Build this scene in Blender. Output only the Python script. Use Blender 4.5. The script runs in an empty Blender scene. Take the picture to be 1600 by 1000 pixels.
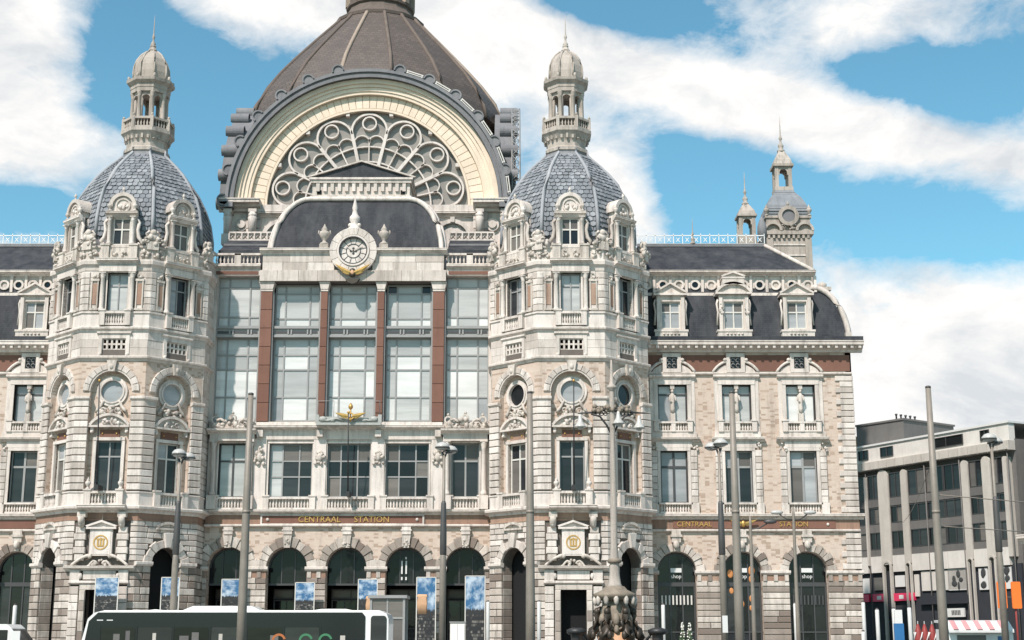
import bpy, math, random
from mathutils import Matrix, Vector
random.seed(7)
R = math.radians
scene = bpy.context.scene
COL = scene.collection

# ------------------------------------------------------------------ camera
CAM_Z = 1.65
PITCH = 12.6047
cam_data = bpy.data.cameras.new('camera')
cam_data.sensor_width = 36.0
cam_data.lens = 2236.0 / 1600.0 * 36.0
cam_data.clip_start = 0.1
cam_data.clip_end = 5000.0
cam = bpy.data.objects.new('camera', cam_data)
cam.location = (0, 0, CAM_Z)
cam.rotation_euler = (R(90 + PITCH), 0, 0)
COL.objects.link(cam)
scene.camera = cam

# ------------------------------------------------------------------ sun, sky, exposure
SUN_DIR = Vector((-0.47, -0.88, 1.12)).normalized()      # towards the sun: high, left, in front of the facade
SUN_EL = math.asin(SUN_DIR.z)
SUN_AZ = math.atan2(SUN_DIR.x, SUN_DIR.y)
sun_data = bpy.data.lights.new('sun', 'SUN')
sun_data.energy = 4.5
sun_data.angle = R(1.5)
sun_data.color = (1.0, 0.895, 0.845)
sun = bpy.data.objects.new('sun', sun_data)
sun.rotation_euler = (-SUN_DIR).to_track_quat('-Z', 'Y').to_euler()
sun.location = (-60, -40, 90)
COL.objects.link(sun)

scene.view_settings.view_transform = 'Standard'
scene.view_settings.look = 'None'
scene.view_settings.gamma = 1.0
scene.view_settings.exposure = 0.38
scene.view_settings.use_curve_mapping = False
SKY_STRENGTH = 0.09


class NT:
    """small helper around a node tree"""
    def __init__(self, tree):
        self.t = tree
        tree.nodes.clear()

    def n(self, typ, ins=None, **props):
        nd = self.t.nodes.new(typ)
        for k, v in props.items():
            setattr(nd, k, v)
        for k, v in (ins or {}).items():
            s = nd.inputs[k]
            if hasattr(v, 'is_linked') or isinstance(v, bpy.types.NodeSocket):
                self.t.links.new(v, s)
            else:
                s.default_value = v
        return nd

    def math(self, op, a, b=0.0, c=0.0, clamp=False):
        nd = self.n('ShaderNodeMath', {0: a, 1: b, 2: c}, operation=op)
        nd.use_clamp = clamp
        return nd.outputs[0]

    def mix(self, f, a, b, blend='MIX'):
        nd = self.t.nodes.new('ShaderNodeMix')
        nd.data_type = 'RGBA'
        nd.blend_type = blend
        for i, v in ((0, f), (6, a), (7, b)):
            s = nd.inputs[i]
            if isinstance(v, bpy.types.NodeSocket):
                self.t.links.new(v, s)
            else:
                s.default_value = v if i == 0 else (tuple(v) + (1.0,))[:4]
        return nd.outputs[2]

    def ramp(self, f, stops, interp='LINEAR'):
        nd = self.t.nodes.new('ShaderNodeValToRGB')
        cr = nd.color_ramp
        cr.interpolation = interp
        while len(cr.elements) < len(stops):
            cr.elements.new(0.5)
        for e, (p, c) in zip(cr.elements, stops):
            e.position = p
            e.color = (c, c, c, 1) if isinstance(c, (int, float)) else (tuple(c) + (1.0,))[:4]
        self.t.links.new(f, nd.inputs[0])
        return nd.outputs[0]

    def noise(self, vec, scale, detail=3.0, rough=0.5, dist=0.0):
        nd = self.n('ShaderNodeTexNoise', {'Scale': scale, 'Detail': detail, 'Roughness': rough, 'Distortion': dist})
        if vec is not None:
            self.t.links.new(vec, nd.inputs['Vector'])
        return nd.outputs['Fac']

    def scaled(self, vec, s):
        return self.n('ShaderNodeVectorMath', {0: vec, 1: s}, operation='MULTIPLY').outputs[0]


world = bpy.data.worlds.new('World')
scene.world = world
world.use_nodes = True
w = NT(world.node_tree)
sky = w.n('ShaderNodeTexSky', sky_type='NISHITA', sun_disc=False)
sky.sun_elevation = SUN_EL
sky.sun_rotation = SUN_AZ
sky.air_density = 1.0
sky.dust_density = 0.6
sky.ozone_density = 2.0
tc = w.n('ShaderNodeTexCoord')
dirv = tc.outputs['Generated']
sep = w.n('ShaderNodeSeparateXYZ', {0: dirv})
az = w.math('ARCTAN2', sep.outputs[0], sep.outputs[1])          # 0 = straight ahead, + to the right
el = w.math('ARCSINE', sep.outputs[2])
ae = w.n('ShaderNodeCombineXYZ', {0: az, 1: el, 2: 0.0}).outputs[0]
# fluffy cumulus texture, drifting a little down to the right
rot = w.n('ShaderNodeMapping', {'Vector': ae, 'Rotation': (0, 0, R(17)), 'Scale': (1.0, 1.7, 1.0)}).outputs[0]
n_big = w.noise(rot, 5.0, 7.0, 0.56, 0.25)
n_mid = w.noise(rot, 11.0, 8.0, 0.62, 0.35)
n_fine = w.noise(rot, 30.0, 8.0, 0.68, 0.6)
cl = w.math('ADD', w.math('ADD', w.math('MULTIPLY', n_big, 0.42), w.math('MULTIPLY', n_mid, 0.40)), w.math('MULTIPLY', n_fine, 0.22))
# the larger cloud masses (azimuth, elevation, half length, half height, tilt, weight), in degrees
MASSES = [(-20.2, 22.2, 2.6, 3.2, 0, 0.26), (-19.0, 18.9, 4.0, 1.5, 2, 0.22), (-10.5, 24.8, 4.6, 1.1, 0, 0.22), (-13.4, 19.9, 1.1, 1.5, 0, 0.14),
          (-1.2, 23.5, 3.2, 1.9, -12, 0.28), (10.0, 20.9, 13.5, 1.15, -16.6, 0.34), (14.8, 23.7, 6.0, 1.2, -3, 0.13), (4.3, 17.8, 2.3, 2.1, -35, 0.30),
          (16.5, 9.3, 7.5, 4.4, -3, 0.38), (-15.9, 21.8, 2.3, 2.6, 0, -0.26), (-11.4, 19.4, 2.6, 2.6, 0, -0.26), (-20.4, 16.2, 2.8, 0.9, 0, -0.24),
          (4.6, 24.9, 3.6, 0.8, -10, -0.26), (17.4, 21.3, 3.6, 0.9, -12, -0.22), (8.2, 17.9, 3.4, 1.5, -16, -0.26), (15.8, 15.8, 5.6, 1.15, -15, -0.28)]
bias = None
for (a0, e0, la, le, tilt, wt) in MASSES:
    mp = w.n('ShaderNodeMapping', {'Vector': ae, 'Location': (R(a0), R(e0), 0), 'Rotation': (0, 0, R(tilt)),
                                   'Scale': (R(la), R(le), 1.0)}, vector_type='TEXTURE')
    ln = w.n('ShaderNodeVectorMath', {0: mp.outputs[0]}, operation='LENGTH').outputs['Value']
    fall = w.math('MULTIPLY', w.math('EXPONENT', w.math('MULTIPLY', w.math('MULTIPLY', ln, ln), -0.8)), wt)
    bias = fall if bias is None else w.math('ADD', bias, fall)
dens = w.math('ADD', cl, bias)
mask = w.ramp(dens, [(0.50, 0.0), (0.58, 0.5), (0.70, 1.0)], 'LINEAR')
shade = w.ramp(w.noise(rot, 10.0, 8.0, 0.62, 0.3), [(0.34, (6.2, 6.5, 6.8)), (0.54, (8.9, 8.75, 8.55))])
blue = w.mix(1.0, sky.outputs[0], (0.98, 1.55, 1.40), 'MULTIPLY')
skycol = w.mix(mask, blue, shade)
bg = w.n('ShaderNodeBackground', {'Color': skycol, 'Strength': SKY_STRENGTH})
wo = w.n('ShaderNodeOutputWorld', {'Surface': bg.outputs[0]})


# ------------------------------------------------------------------ materials
MAT = {}


def material(name, build):
    m = bpy.data.materials.new(name)
    m.use_nodes = True
    t = NT(m.node_tree)
    out = t.n('ShaderNodeOutputMaterial')
    bsdf = t.n('ShaderNodeBsdfPrincipled')
    t.t.links.new(bsdf.outputs[0], out.inputs[0])
    geo = t.n('ShaderNodeNewGeometry')

    def put(**kw):
        for k, v in kw.items():
            s = bsdf.inputs[k.replace('_', ' ')]
            if isinstance(v, bpy.types.NodeSocket):
                t.t.links.new(v, s)
            else:
                s.default_value = (tuple(v) + (1.0,))[:4] if isinstance(v, tuple) and len(v) == 3 else v
    build(t, geo, put)
    MAT[name] = m


def bumped(t, h, strength, dist=0.02):
    return t.n('ShaderNodeBump', {'Height': h, 'Strength': strength, 'Distance': dist}).outputs[0]


def stone_mat(name, c_lo, c_mid, c_hi, dirt=0.55, dirtcol=(0.16, 0.14, 0.12)):
    def b(t, geo, put):
        pos = geo.outputs['Position']
        rnd = t.math('FRACT', t.math('ADD', geo.outputs['Random Per Island'], t.n('ShaderNodeObjectInfo').outputs['Random']))
        col = t.ramp(rnd, [(0.0, c_lo), (0.5, c_mid), (1.0, c_hi)])
        patch = t.noise(pos, 0.9, 5, 0.6)
        col = t.mix(t.math('MULTIPLY', t.ramp(patch, [(0.35, 0.0), (0.75, 1.0)]), 0.45), col, tuple(x * 0.72 for x in c_lo))
        streak = t.noise(t.scaled(pos, (2.6, 2.6, 0.30)), 1.0, 6, 0.68)
        grime = t.math('MULTIPLY', t.ramp(streak, [(0.47, 0.0), (0.70, 1.0)]), dirt)
        col = t.mix(grime, col, dirtcol)
        fine = t.noise(pos, 9.0, 4, 0.65)
        col = t.mix(t.math('MULTIPLY', t.ramp(fine, [(0.52, 0.0), (0.72, 1.0)]), dirt * 0.35), col, dirtcol)
        put(Base_Color=col, Roughness=0.86, Normal=bumped(t, t.noise(pos, 14.0, 4, 0.6), 0.5, 0.03))
    material(name, b)


stone_mat('stone', (0.45, 0.395, 0.345), (0.61, 0.55, 0.49), (0.71, 0.65, 0.59), 0.6)
stone_mat('stone_trim', (0.56, 0.50, 0.445), (0.62, 0.56, 0.50), (0.68, 0.62, 0.56), 0.6)
stone_mat('stone_ground', (0.17, 0.13, 0.105), (0.42, 0.365, 0.31), (0.66, 0.60, 0.53), 0.75)
stone_mat('stone_smooth', (0.61, 0.55, 0.495), (0.65, 0.59, 0.535), (0.68, 0.62, 0.565), 0.45)
stone_mat('stone_cream', (0.70, 0.585, 0.455), (0.73, 0.615, 0.48), (0.75, 0.64, 0.51), 0.14, (0.45, 0.33, 0.2))
stone_mat('stone_carved', (0.50, 0.445, 0.385), (0.55, 0.495, 0.435), (0.60, 0.545, 0.48), 0.9)
stone_mat('joint', (0.11, 0.095, 0.08), (0.12, 0.10, 0.085), (0.13, 0.11, 0.095), 0.6)
stone_mat('lead', (0.165, 0.165, 0.17), (0.20, 0.20, 0.205), (0.235, 0.235, 0.24), 0.5, (0.08, 0.09, 0.10))
stone_mat('lead_rib', (0.29, 0.30, 0.315), (0.32, 0.33, 0.345), (0.35, 0.36, 0.37), 0.3, (0.16, 0.18, 0.2))
stone_mat('granite', (0.155, 0.075, 0.052), (0.18, 0.088, 0.06), (0.20, 0.10, 0.07), 0.35, (0.12, 0.055, 0.04))
stone_mat('granite_pale', (0.27, 0.165, 0.115), (0.32, 0.20, 0.14), (0.38, 0.26, 0.19), 0.8, (0.16, 0.105, 0.08))
stone_mat('concrete', (0.46, 0.425, 0.375), (0.49, 0.455, 0.405), (0.52, 0.485, 0.43), 0.3, (0.24, 0.22, 0.19))
stone_mat('concrete_dark', (0.12, 0.115, 0.11), (0.14, 0.135, 0.125), (0.16, 0.15, 0.14), 0.3, (0.07, 0.07, 0.07))
stone_mat('concrete_pale', (0.60, 0.57, 0.52), (0.63, 0.60, 0.55), (0.66, 0.63, 0.58), 0.25, (0.35, 0.33, 0.3))
stone_mat('plaster_yellow', (0.58, 0.48, 0.32), (0.62, 0.52, 0.35), (0.64, 0.54, 0.38), 0.3, (0.3, 0.25, 0.18))
stone_mat('plaster_orange', (0.62, 0.38, 0.20), (0.62, 0.38, 0.20), (0.62, 0.38, 0.20), 0.2, (0.3, 0.2, 0.12))
stone_mat('dark_panel', (0.022, 0.025, 0.032), (0.026, 0.03, 0.038), (0.03, 0.034, 0.043), 0.2, (0.012, 0.012, 0.014))
stone_mat('slate_tile', (0.15, 0.165, 0.18), (0.21, 0.225, 0.24), (0.30, 0.315, 0.33), 0.45, (0.09, 0.10, 0.11))
stone_mat('copper_brown', (0.115, 0.09, 0.075), (0.135, 0.105, 0.085), (0.16, 0.125, 0.10), 0.5, (0.065, 0.05, 0.045))
stone_mat('copper_rib', (0.30, 0.24, 0.185), (0.32, 0.255, 0.20), (0.34, 0.27, 0.21), 0.4, (0.15, 0.12, 0.1))
stone_mat('stone_lantern', (0.37, 0.325, 0.275), (0.42, 0.37, 0.32), (0.48, 0.43, 0.375), 0.8)


def b_brick(t, geo, put):
    pos = geo.outputs['Position']
    s = t.n('ShaderNodeSeparateXYZ', {0: pos})
    u = t.math('ADD', s.outputs[0], t.math('MULTIPLY', s.outputs[1], 0.8))
    uv = t.n('ShaderNodeCombineXYZ', {0: u, 1: s.outputs[2], 2: 0.0}).outputs[0]
    br = t.n('ShaderNodeTexBrick', {'Vector': uv, 'Color1': (0.52, 0.43, 0.355, 1), 'Color2': (0.46, 0.35, 0.285, 1),
                                    'Mortar': (0.50, 0.43, 0.36, 1), 'Scale': 1.0, 'Mortar Size': 0.014,
                                    'Bias': -0.2, 'Brick Width': 0.30, 'Row Height': 0.115})
    br.offset = 0.5
    # burnt headers here and there
    cu = t.math('FLOOR', t.math('DIVIDE', u, 0.30))
    cz = t.math('FLOOR', t.math('DIVIDE', s.outputs[2], 0.115))
    wn = t.n('ShaderNodeTexWhiteNoise', {'Vector': t.n('ShaderNodeCombineXYZ', {0: cu, 1: cz}).outputs[0]})
    dark = t.ramp(wn.outputs['Value'], [(0.80, 0.0), (0.86, 0.7)])
    col = t.mix(dark, br.outputs['Color'], (0.27, 0.19, 0.135))
    patch = t.ramp(t.noise(pos, 0.7, 4, 0.6), [(0.4, 0.0), (0.75, 0.4)])
    col = t.mix(patch, col, (0.40, 0.29, 0.21))
    grime = t.ramp(t.noise(t.scaled(pos, (2.5, 2.5, 0.4)), 1.0, 4, 0.6), [(0.52, 0.0), (0.8, 0.5)])
    col = t.mix(grime, col, (0.2, 0.16, 0.13))
    put(Base_Color=col, Roughness=0.9, Normal=bumped(t, br.outputs['Fac'], -0.5, 0.02))


material('brick', b_brick)


def b_slate(t, geo, put):
    pos = geo.outputs['Position']
    s = t.n('ShaderNodeSeparateXYZ', {0: pos})
    uv = t.n('ShaderNodeCombineXYZ', {0: s.outputs[0], 1: t.math('ADD', s.outputs[2], t.math('MULTIPLY', s.outputs[1], 0.5))}).outputs[0]
    br = t.n('ShaderNodeTexBrick', {'Vector': uv, 'Color1': (0.019, 0.022, 0.027, 1), 'Color2': (0.030, 0.033, 0.039, 1),
                                    'Mortar': (0.014, 0.016, 0.02, 1), 'Scale': 1.0, 'Mortar Size': 0.012,
                                    'Brick Width': 0.26, 'Row Height': 0.16})
    patch = t.ramp(t.noise(t.scaled(pos, (1.2, 1.2, 0.45)), 0.9, 7, 0.7), [(0.40, 0.0), (0.72, 1.0)])
    col = t.mix(patch, br.outputs['Color'], (0.062, 0.065, 0.07))
    put(Base_Color=col, Roughness=0.75, Specular_IOR_Level=0.3, Normal=bumped(t, br.outputs['Fac'], -0.6, 0.02))


material('slate', b_slate)


def b_scale(t, geo, put):
    pos = geo.outputs['Position']
    s = t.n('ShaderNodeSeparateXYZ', {0: pos})
    uv = t.n('ShaderNodeCombineXYZ', {0: t.math('ADD', s.outputs[0], t.math('MULTIPLY', s.outputs[1], 0.35)), 1: s.outputs[2]}).outputs[0]
    br = t.n('ShaderNodeTexBrick', {'Vector': uv, 'Color1': (0.082, 0.064, 0.053, 1), 'Color2': (0.118, 0.092, 0.076, 1),
                                    'Mortar': (0.05, 0.04, 0.035, 1), 'Scale': 1.0, 'Mortar Size': 0.02,
                                    'Brick Width': 0.42, 'Row Height': 0.26})
    patch = t.ramp(t.noise(t.scaled(pos, (1, 1, 0.4)), 0.7, 5, 0.6), [(0.4, 0.0), (0.75, 0.7)])
    col = t.mix(patch, br.outputs['Color'], (0.066, 0.053, 0.046))
    put(Base_Color=col, Roughness=0.62, Normal=bumped(t, br.outputs['Fac'], -0.5, 0.03))


material('dome_tile', b_scale)


def glass(name, lo, hi, rough=0.06, spec=0.4, ior=1.45):
    def b(t, geo, put):
        pos = geo.outputs['Position']
        col = t.ramp(t.n('ShaderNodeObjectInfo').outputs['Random'], [(0.0, lo), (1.0, hi)])
        nz = t.ramp(t.noise(t.scaled(pos, (0.16, 0.16, 1.5)), 1.0, 5, 0.6), [(0.38, 0.0), (0.62, 1.0)])
        col = t.mix(t.math('MULTIPLY', nz, 0.55), col, tuple(x * 0.72 for x in lo))
        wav = bumped(t, t.noise(pos, 0.9, 2, 0.5), 0.10, 0.1)
        put(Base_Color=col, Roughness=rough, Specular_IOR_Level=spec, IOR=ior, Normal=wav)
    material(name, b)


glass('glass_dark', (0.012, 0.014, 0.016), (0.045, 0.048, 0.05))
glass('glass_pale', (0.26, 0.275, 0.28), (0.40, 0.41, 0.41))
glass('glass_sky_blind', (0.36, 0.365, 0.35), (0.52, 0.52, 0.495), 0.08, 0.5, 1.5)  # pale base colour holds the mirrored overcast sky as well as blinds
glass('glass_sky_blind_white', (0.60, 0.60, 0.57), (0.70, 0.70, 0.67), 0.08, 0.5, 1.5)  # whiter base colour, again reflected sky and blinds painted in one
glass('glass_grey', (0.12, 0.11, 0.10), (0.19, 0.175, 0.155), 0.2, 0.25)
glass('glass_fan', (0.26, 0.245, 0.22), (0.30, 0.28, 0.255), 0.25, 0.3)
glass('glass_arch', (0.010, 0.011, 0.012), (0.03, 0.03, 0.03), 0.05, 0.3, 1.4)
glass('glass_black', (0.006, 0.007, 0.008), (0.012, 0.013, 0.014))


def plain(name, col, rough=0.6, metal=0.0, var=0.25, emit=0.0, coat=0.0):
    def b(t, geo, put):
        pos = geo.outputs['Position']
        nz = t.ramp(t.noise(pos, 3.0, 5, 0.65), [(0.35, 0.0), (0.75, 1.0)])
        c = t.mix(t.math('MULTIPLY', nz, var), col, tuple(x * 0.45 for x in col))
        put(Base_Color=c, Roughness=rough, Metallic=metal, Coat_Weight=coat)
        if emit:
            put(Emission_Color=col, Emission_Strength=emit)
    material(name, b)


plain('frame_grey', (0.27, 0.27, 0.26), 0.55)
plain('frame_dark', (0.05, 0.05, 0.05), 0.5)
plain('frame_pale', (0.58, 0.56, 0.51), 0.6)
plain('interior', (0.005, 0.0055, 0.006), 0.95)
plain('gold', (0.62, 0.38, 0.12), 0.45, 0.6, 0.6)
plain('iron', (0.035, 0.035, 0.035), 0.5, 0.3)
plain('pole_grey', (0.23, 0.20, 0.165), 0.55, 0.1, 0.4)
plain('pole_dark', (0.075, 0.072, 0.068), 0.5, 0.2, 0.4)
plain('pole_white', (0.62, 0.61, 0.58), 0.5, 0.0, 0.2)
plain('lamp_glass', (0.45, 0.44, 0.41), 0.25, 0.0, 0.15)
plain('white_paint', (0.74, 0.73, 0.70), 0.35, 0.0, 0.12, coat=0.3)
plain('black_paint', (0.007, 0.007, 0.008), 0.2, 0.0, 0.1)
plain('rubber', (0.02, 0.02, 0.02), 0.85)
plain('bronze', (0.06, 0.048, 0.036), 0.5, 0.35, 0.6)
plain('stone_orange', (0.55, 0.33, 0.19), 0.7, 0.0, 0.4)
plain('stone_tan', (0.25, 0.205, 0.155), 0.75, 0.0, 0.8)
plain('orange_paint', (0.80, 0.17, 0.02), 0.5, 0.0, 0.15)
plain('pink_sign', (0.62, 0.03, 0.10), 0.45, 0.0, 0.1)
plain('red_paint', (0.24, 0.03, 0.025), 0.6)
plain('blue_paint', (0.03, 0.14, 0.32), 0.4)
plain('green_paint', (0.05, 0.19, 0.09), 0.5)
plain('dull_orange', (0.42, 0.13, 0.04), 0.5)
plain('warm_lamp', (0.46, 0.19, 0.06), 0.5, 0.0, 0.5, emit=0.18)
plain('pale_pink', (0.58, 0.27, 0.27), 0.6)
plain('sign_white', (0.62, 0.615, 0.59), 0.5, 0.0, 0.08)
plain('verdigris', (0.36, 0.37, 0.34), 0.6, 0.0, 0.5)
plain('leaf_green', (0.06, 0.10, 0.04), 0.7)
plain('flower_white', (0.7, 0.68, 0.6), 0.7)


def b_ground(t, geo, put):
    pos = geo.outputs['Position']
    br = t.n('ShaderNodeTexBrick', {'Vector': pos, 'Color1': (0.26, 0.25, 0.23, 1), 'Color2': (0.33, 0.31, 0.29, 1),
                                    'Mortar': (0.14, 0.13, 0.12, 1), 'Scale': 1.0, 'Mortar Size': 0.012,
                                    'Brick Width': 0.6, 'Row Height': 0.4})
    col = t.mix(t.ramp(t.noise(pos, 0.4, 5, 0.6), [(0.4, 0.0), (0.8, 0.5)]), br.outputs['Color'], (0.17, 0.16, 0.15))
    put(Base_Color=col, Roughness=0.85, Normal=bumped(t, br.outputs['Fac'], -0.4, 0.01))


material('paving', b_ground)


def b_asphalt(t, geo, put):
    pos = geo.outputs['Position']
    col = t.ramp(t.noise(pos, 1.2, 6, 0.7), [(0.3, (0.04, 0.04, 0.042)), (0.7, (0.07, 0.068, 0.066))])
    put(Base_Color=col, Roughness=0.9, Normal=bumped(t, t.noise(pos, 60, 3, 0.6), 0.4, 0.01))


material('asphalt', b_asphalt)


def b_banner(t, geo, put):
    """printed banner: stormy blue sky above a black and white skyline"""
    uv = t.n('ShaderNodeTexCoord').outputs['Generated']
    s = t.n('ShaderNodeSeparateXYZ', {0: uv})
    rnd = t.n('ShaderNodeObjectInfo').outputs['Random']
    off = t.math('MULTIPLY', rnd, 37.0)
    p = t.n('ShaderNodeCombineXYZ', {0: t.math('ADD', s.outputs[0], off), 1: t.math('MULTIPLY', s.outputs[2], 3.0), 2: off}).outputs[0]
    cloud = t.ramp(t.noise(p, 2.2, 6, 0.6), [(0.42, 0.0), (0.62, 1.0)])
    skyc = t.mix(cloud, (0.025, 0.11, 0.23), (0.40, 0.48, 0.55))
    sk = t.n('ShaderNodeCombineXYZ', {0: t.math('ADD', t.math('MULTIPLY', s.outputs[0], 5.0), off), 1: t.math('MULTIPLY', s.outputs[2], 9.0), 2: off}).outputs[0]
    hb = t.n('ShaderNodeTexBrick', {'Vector': sk, 'Color1': (0.012, 0.012, 0.013, 1), 'Color2': (0.42, 0.39, 0.34, 1), 'Mortar': (0.02, 0.02, 0.02, 1), 'Scale': 1.0, 'Mortar Size': 0.06, 'Bias': -0.35, 'Brick Width': 0.62, 'Row Height': 0.36})
    houses = t.mix(t.ramp(t.noise(sk, 0.8, 4, 0.6, 0.6), [(0.42, 0.0), (0.6, 1.0)]), (0.012, 0.012, 0.013), hb.outputs['Color'])
    jag = t.noise(t.n('ShaderNodeCombineXYZ', {0: t.math('ADD', t.math('MULTIPLY', s.outputs[0], 7.0), off)}).outputs[0], 2.0, 3, 0.7)
    edge = t.math('ADD', 0.50, t.math('MULTIPLY', jag, 0.22))
    below = t.math('LESS_THAN', s.outputs[2], edge)
    nearsky = t.math('LESS_THAN', s.outputs[2], t.math('SUBTRACT', edge, 0.08))
    col = t.mix(below, skyc, (0.02, 0.02, 0.02))
    col = t.mix(nearsky, col, houses)
    put(Base_Color=col, Roughness=0.55)


material('banner_print', b_banner)


# ------------------------------------------------------------------ mesh building
class MB:
    """collects geometry in local coordinates: x along the wall, -y outwards, z up"""
    def __init__(self):
        self.v = []
        self.f = []
        self.smooth = []

    def add(self, verts, faces, smooth=False):
        o = len(self.v)
        self.v.extend(verts)
        self.f.extend([tuple(i + o for i in f) for f in faces])
        self.smooth.extend([smooth] * len(faces))
        return self

    def box(self, x0, x1, y0, y1, z0, z1):
        return self.add([(x0, y0, z0), (x1, y0, z0), (x1, y1, z0), (x0, y1, z0), (x0, y0, z1), (x1, y0, z1), (x1, y1, z1), (x0, y1, z1)],
                        [(0, 1, 5, 4), (1, 2, 6, 5), (2, 3, 7, 6), (3, 0, 4, 7), (4, 5, 6, 7), (3, 2, 1, 0)])

    def prism(self, poly, y0, y1):
        """poly: (x, z) points, extruded from y0 (front) to y1 (back)"""
        n = len(poly)
        vs = [(x, y0, z) for x, z in poly] + [(x, y1, z) for x, z in poly]
        fs = [tuple(range(n)), tuple(range(2 * n - 1, n - 1, -1))]
        fs += [(i, i + n, (i + 1) % n + n, (i + 1) % n) for i in range(n)]
        return self.add(vs, fs)

    def block(self, poly, yb, yf, ins):
        """stone with a chamfered face: outline at the back, inset outline at the front"""
        n = len(poly)
        xs = [p[0] for p in poly]
        zs = [p[1] for p in poly]
        cx, cz = (min(xs) + max(xs)) / 2, (min(zs) + max(zs)) / 2
        kx = max(0.3, 1 - ins / max(1e-3, (max(xs) - min(xs)) / 2))
        kz = max(0.3, 1 - ins / max(1e-3, (max(zs) - min(zs)) / 2))
        vs = [(x, yb, z) for x, z in poly] + [(x, yf + ins * 0.8, z) for x, z in poly] + \
             [(cx + (x - cx) * kx, yf, cz + (z - cz) * kz) for x, z in poly]
        fs = [tuple(range(2 * n, 3 * n))]
        for i in range(n):
            j = (i + 1) % n
            fs += [(i, j, j + n, i + n), (i + n, j + n, j + 2 * n, i + 2 * n)]
        return self.add(vs, fs)

    def mould(self, prof, x0, x1):
        """prof: (y, z) outline run along x"""
        n = len(prof)
        vs = [(x0, y, z) for y, z in prof] + [(x1, y, z) for y, z in prof]
        fs = [tuple(range(n)), tuple(range(2 * n - 1, n - 1, -1))]
        fs += [(i, i + n, (i + 1) % n + n, (i + 1) % n) for i in range(n)]
        return self.add(vs, fs)

    def arc(self, cx, cz, r0, r1, y0, y1, a0=0.0, a1=180.0, n=18):
        """band between two radii, standing in the wall plane"""
        vs, fs = [], []
        full = abs(a1 - a0) >= 359.9
        m = n if full else n + 1
        for i in range(m):
            a = R(a0 + (a1 - a0) * i / n)
            c, s = math.cos(a), math.sin(a)
            vs += [(cx + r0 * c, y0, cz + r0 * s), (cx + r1 * c, y0, cz + r1 * s), (cx + r1 * c, y1, cz + r1 * s), (cx + r0 * c, y1, cz + r0 * s)]
        for i in range(n):
            a, b = 4 * i, 4 * ((i + 1) % m)
            for k in range(4):
                fs.append((a + k, a + (k + 1) % 4, b + (k + 1) % 4, b + k))
        if not full:
            fs += [(0, 1, 2, 3), tuple(4 * n + k for k in (3, 2, 1, 0))]
        return self.add(vs, fs)

    def disc(self, cx, cz, r, y0, y1, n=20, rz=None):
        rz = rz or r
        return self.prism([(cx + r * math.cos(2 * math.pi * i / n), cz + rz * math.sin(2 * math.pi * i / n)) for i in range(n)], y0, y1)

    def lathe(self, prof, n=12, cx=0.0, cy=0.0, rot=0.0, apothem=False, smooth=True, a0=0.0, a1=360.0):
        """prof: (radius, z) from bottom to top"""
        k = 1 / math.cos(math.pi / n) if apothem else 1.0
        vs, fs = [], []
        full = a1 - a0 >= 359.9
        m = n if full else n + 1
        for r, z in prof:
            for i in range(m):
                a = R(rot + a0 + (a1 - a0) * i / n)
                vs.append((cx + r * k * math.cos(a), cy + r * k * math.sin(a), z))
        for j in range(len(prof) - 1):
            for i in range(n):
                i2 = (i + 1) % m
                fs.append((j * m + i, j * m + i2, (j + 1) * m + i2, (j + 1) * m + i))
        if full:
            fs.append(tuple(range(m - 1, -1, -1)))
            fs.append(tuple((len(prof) - 1) * m + i for i in range(m)))
        return self.add(vs, fs, smooth)

    def oct(self, prof, cx=0.0, cy=0.0):
        return self.lathe(prof, 8, cx, cy, 22.5, True, False)

    def ball(self, x, y, z, rx, ry=None, rz=None, n=8, m=5):
        ry = ry or rx
        rz = rz or rx
        vs, fs = [(x, y, z - rz)], []
        for j in range(1, m):
            ph = -math.pi / 2 + math.pi * j / m
            for i in range(n):
                a = 2 * math.pi * i / n
                vs.append((x + rx * math.cos(ph) * math.cos(a), y + ry * math.cos(ph) * math.sin(a), z + rz * math.sin(ph)))
        vs.append((x, y, z + rz))
        top = len(vs) - 1
        for i in range(n):
            i2 = (i + 1) % n
            fs.append((0, 1 + i2, 1 + i))
            for j in range(m - 2):
                a = 1 + j * n
                fs.append((a + i, a + i2, a + n + i2, a + n + i))
            fs.append((1 + (m - 2) * n + i, 1 + (m - 2) * n + i2, top))
        return self.add(vs, fs, True)

    def tube(self, pts, rad, n=6, smooth=True):
        pts = [Vector(p) for p in pts]
        rads = rad if isinstance(rad, (list, tuple)) else [rad] * len(pts)
        vs, fs = [], []
        for i, p in enumerate(pts):
            d = (pts[min(i + 1, len(pts) - 1)] - pts[max(i - 1, 0)]).normalized()
            ref = Vector((0, 0, 1)) if abs(d.z) < 0.9 else Vector((0, 1, 0))
            a = d.cross(ref).normalized()
            b = d.cross(a)
            for k in range(n):
                t = 2 * math.pi * k / n
                vs.append(tuple(p + (a * math.cos(t) + b * math.sin(t)) * rads[i]))
        for i in range(len(pts) - 1):
            for k in range(n):
                k2 = (k + 1) % n
                fs.append((i * n + k, i * n + k2, (i + 1) * n + k2, (i + 1) * n + k))
        fs.append(tuple(range(n)))
        fs.append(tuple((len(pts) - 1) * n + k for k in range(n)))
        return self.add(vs, fs, smooth)

    def merge(self, other, M=None):
        vs = [tuple(M @ Vector(p)) for p in other.v] if M is not None else other.v
        o = len(self.v)
        self.v.extend(vs)
        self.f.extend([tuple(i + o for i in f) for f in other.f])
        self.smooth.extend(other.smooth)
        return self

    def mesh(self, name):
        me = bpy.data.meshes.new(name)
        me.from_pydata(self.v, [], self.f)
        me.polygons.foreach_set('use_smooth', self.smooth)
        me.update()
        return fixn(me)


import bmesh


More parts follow.
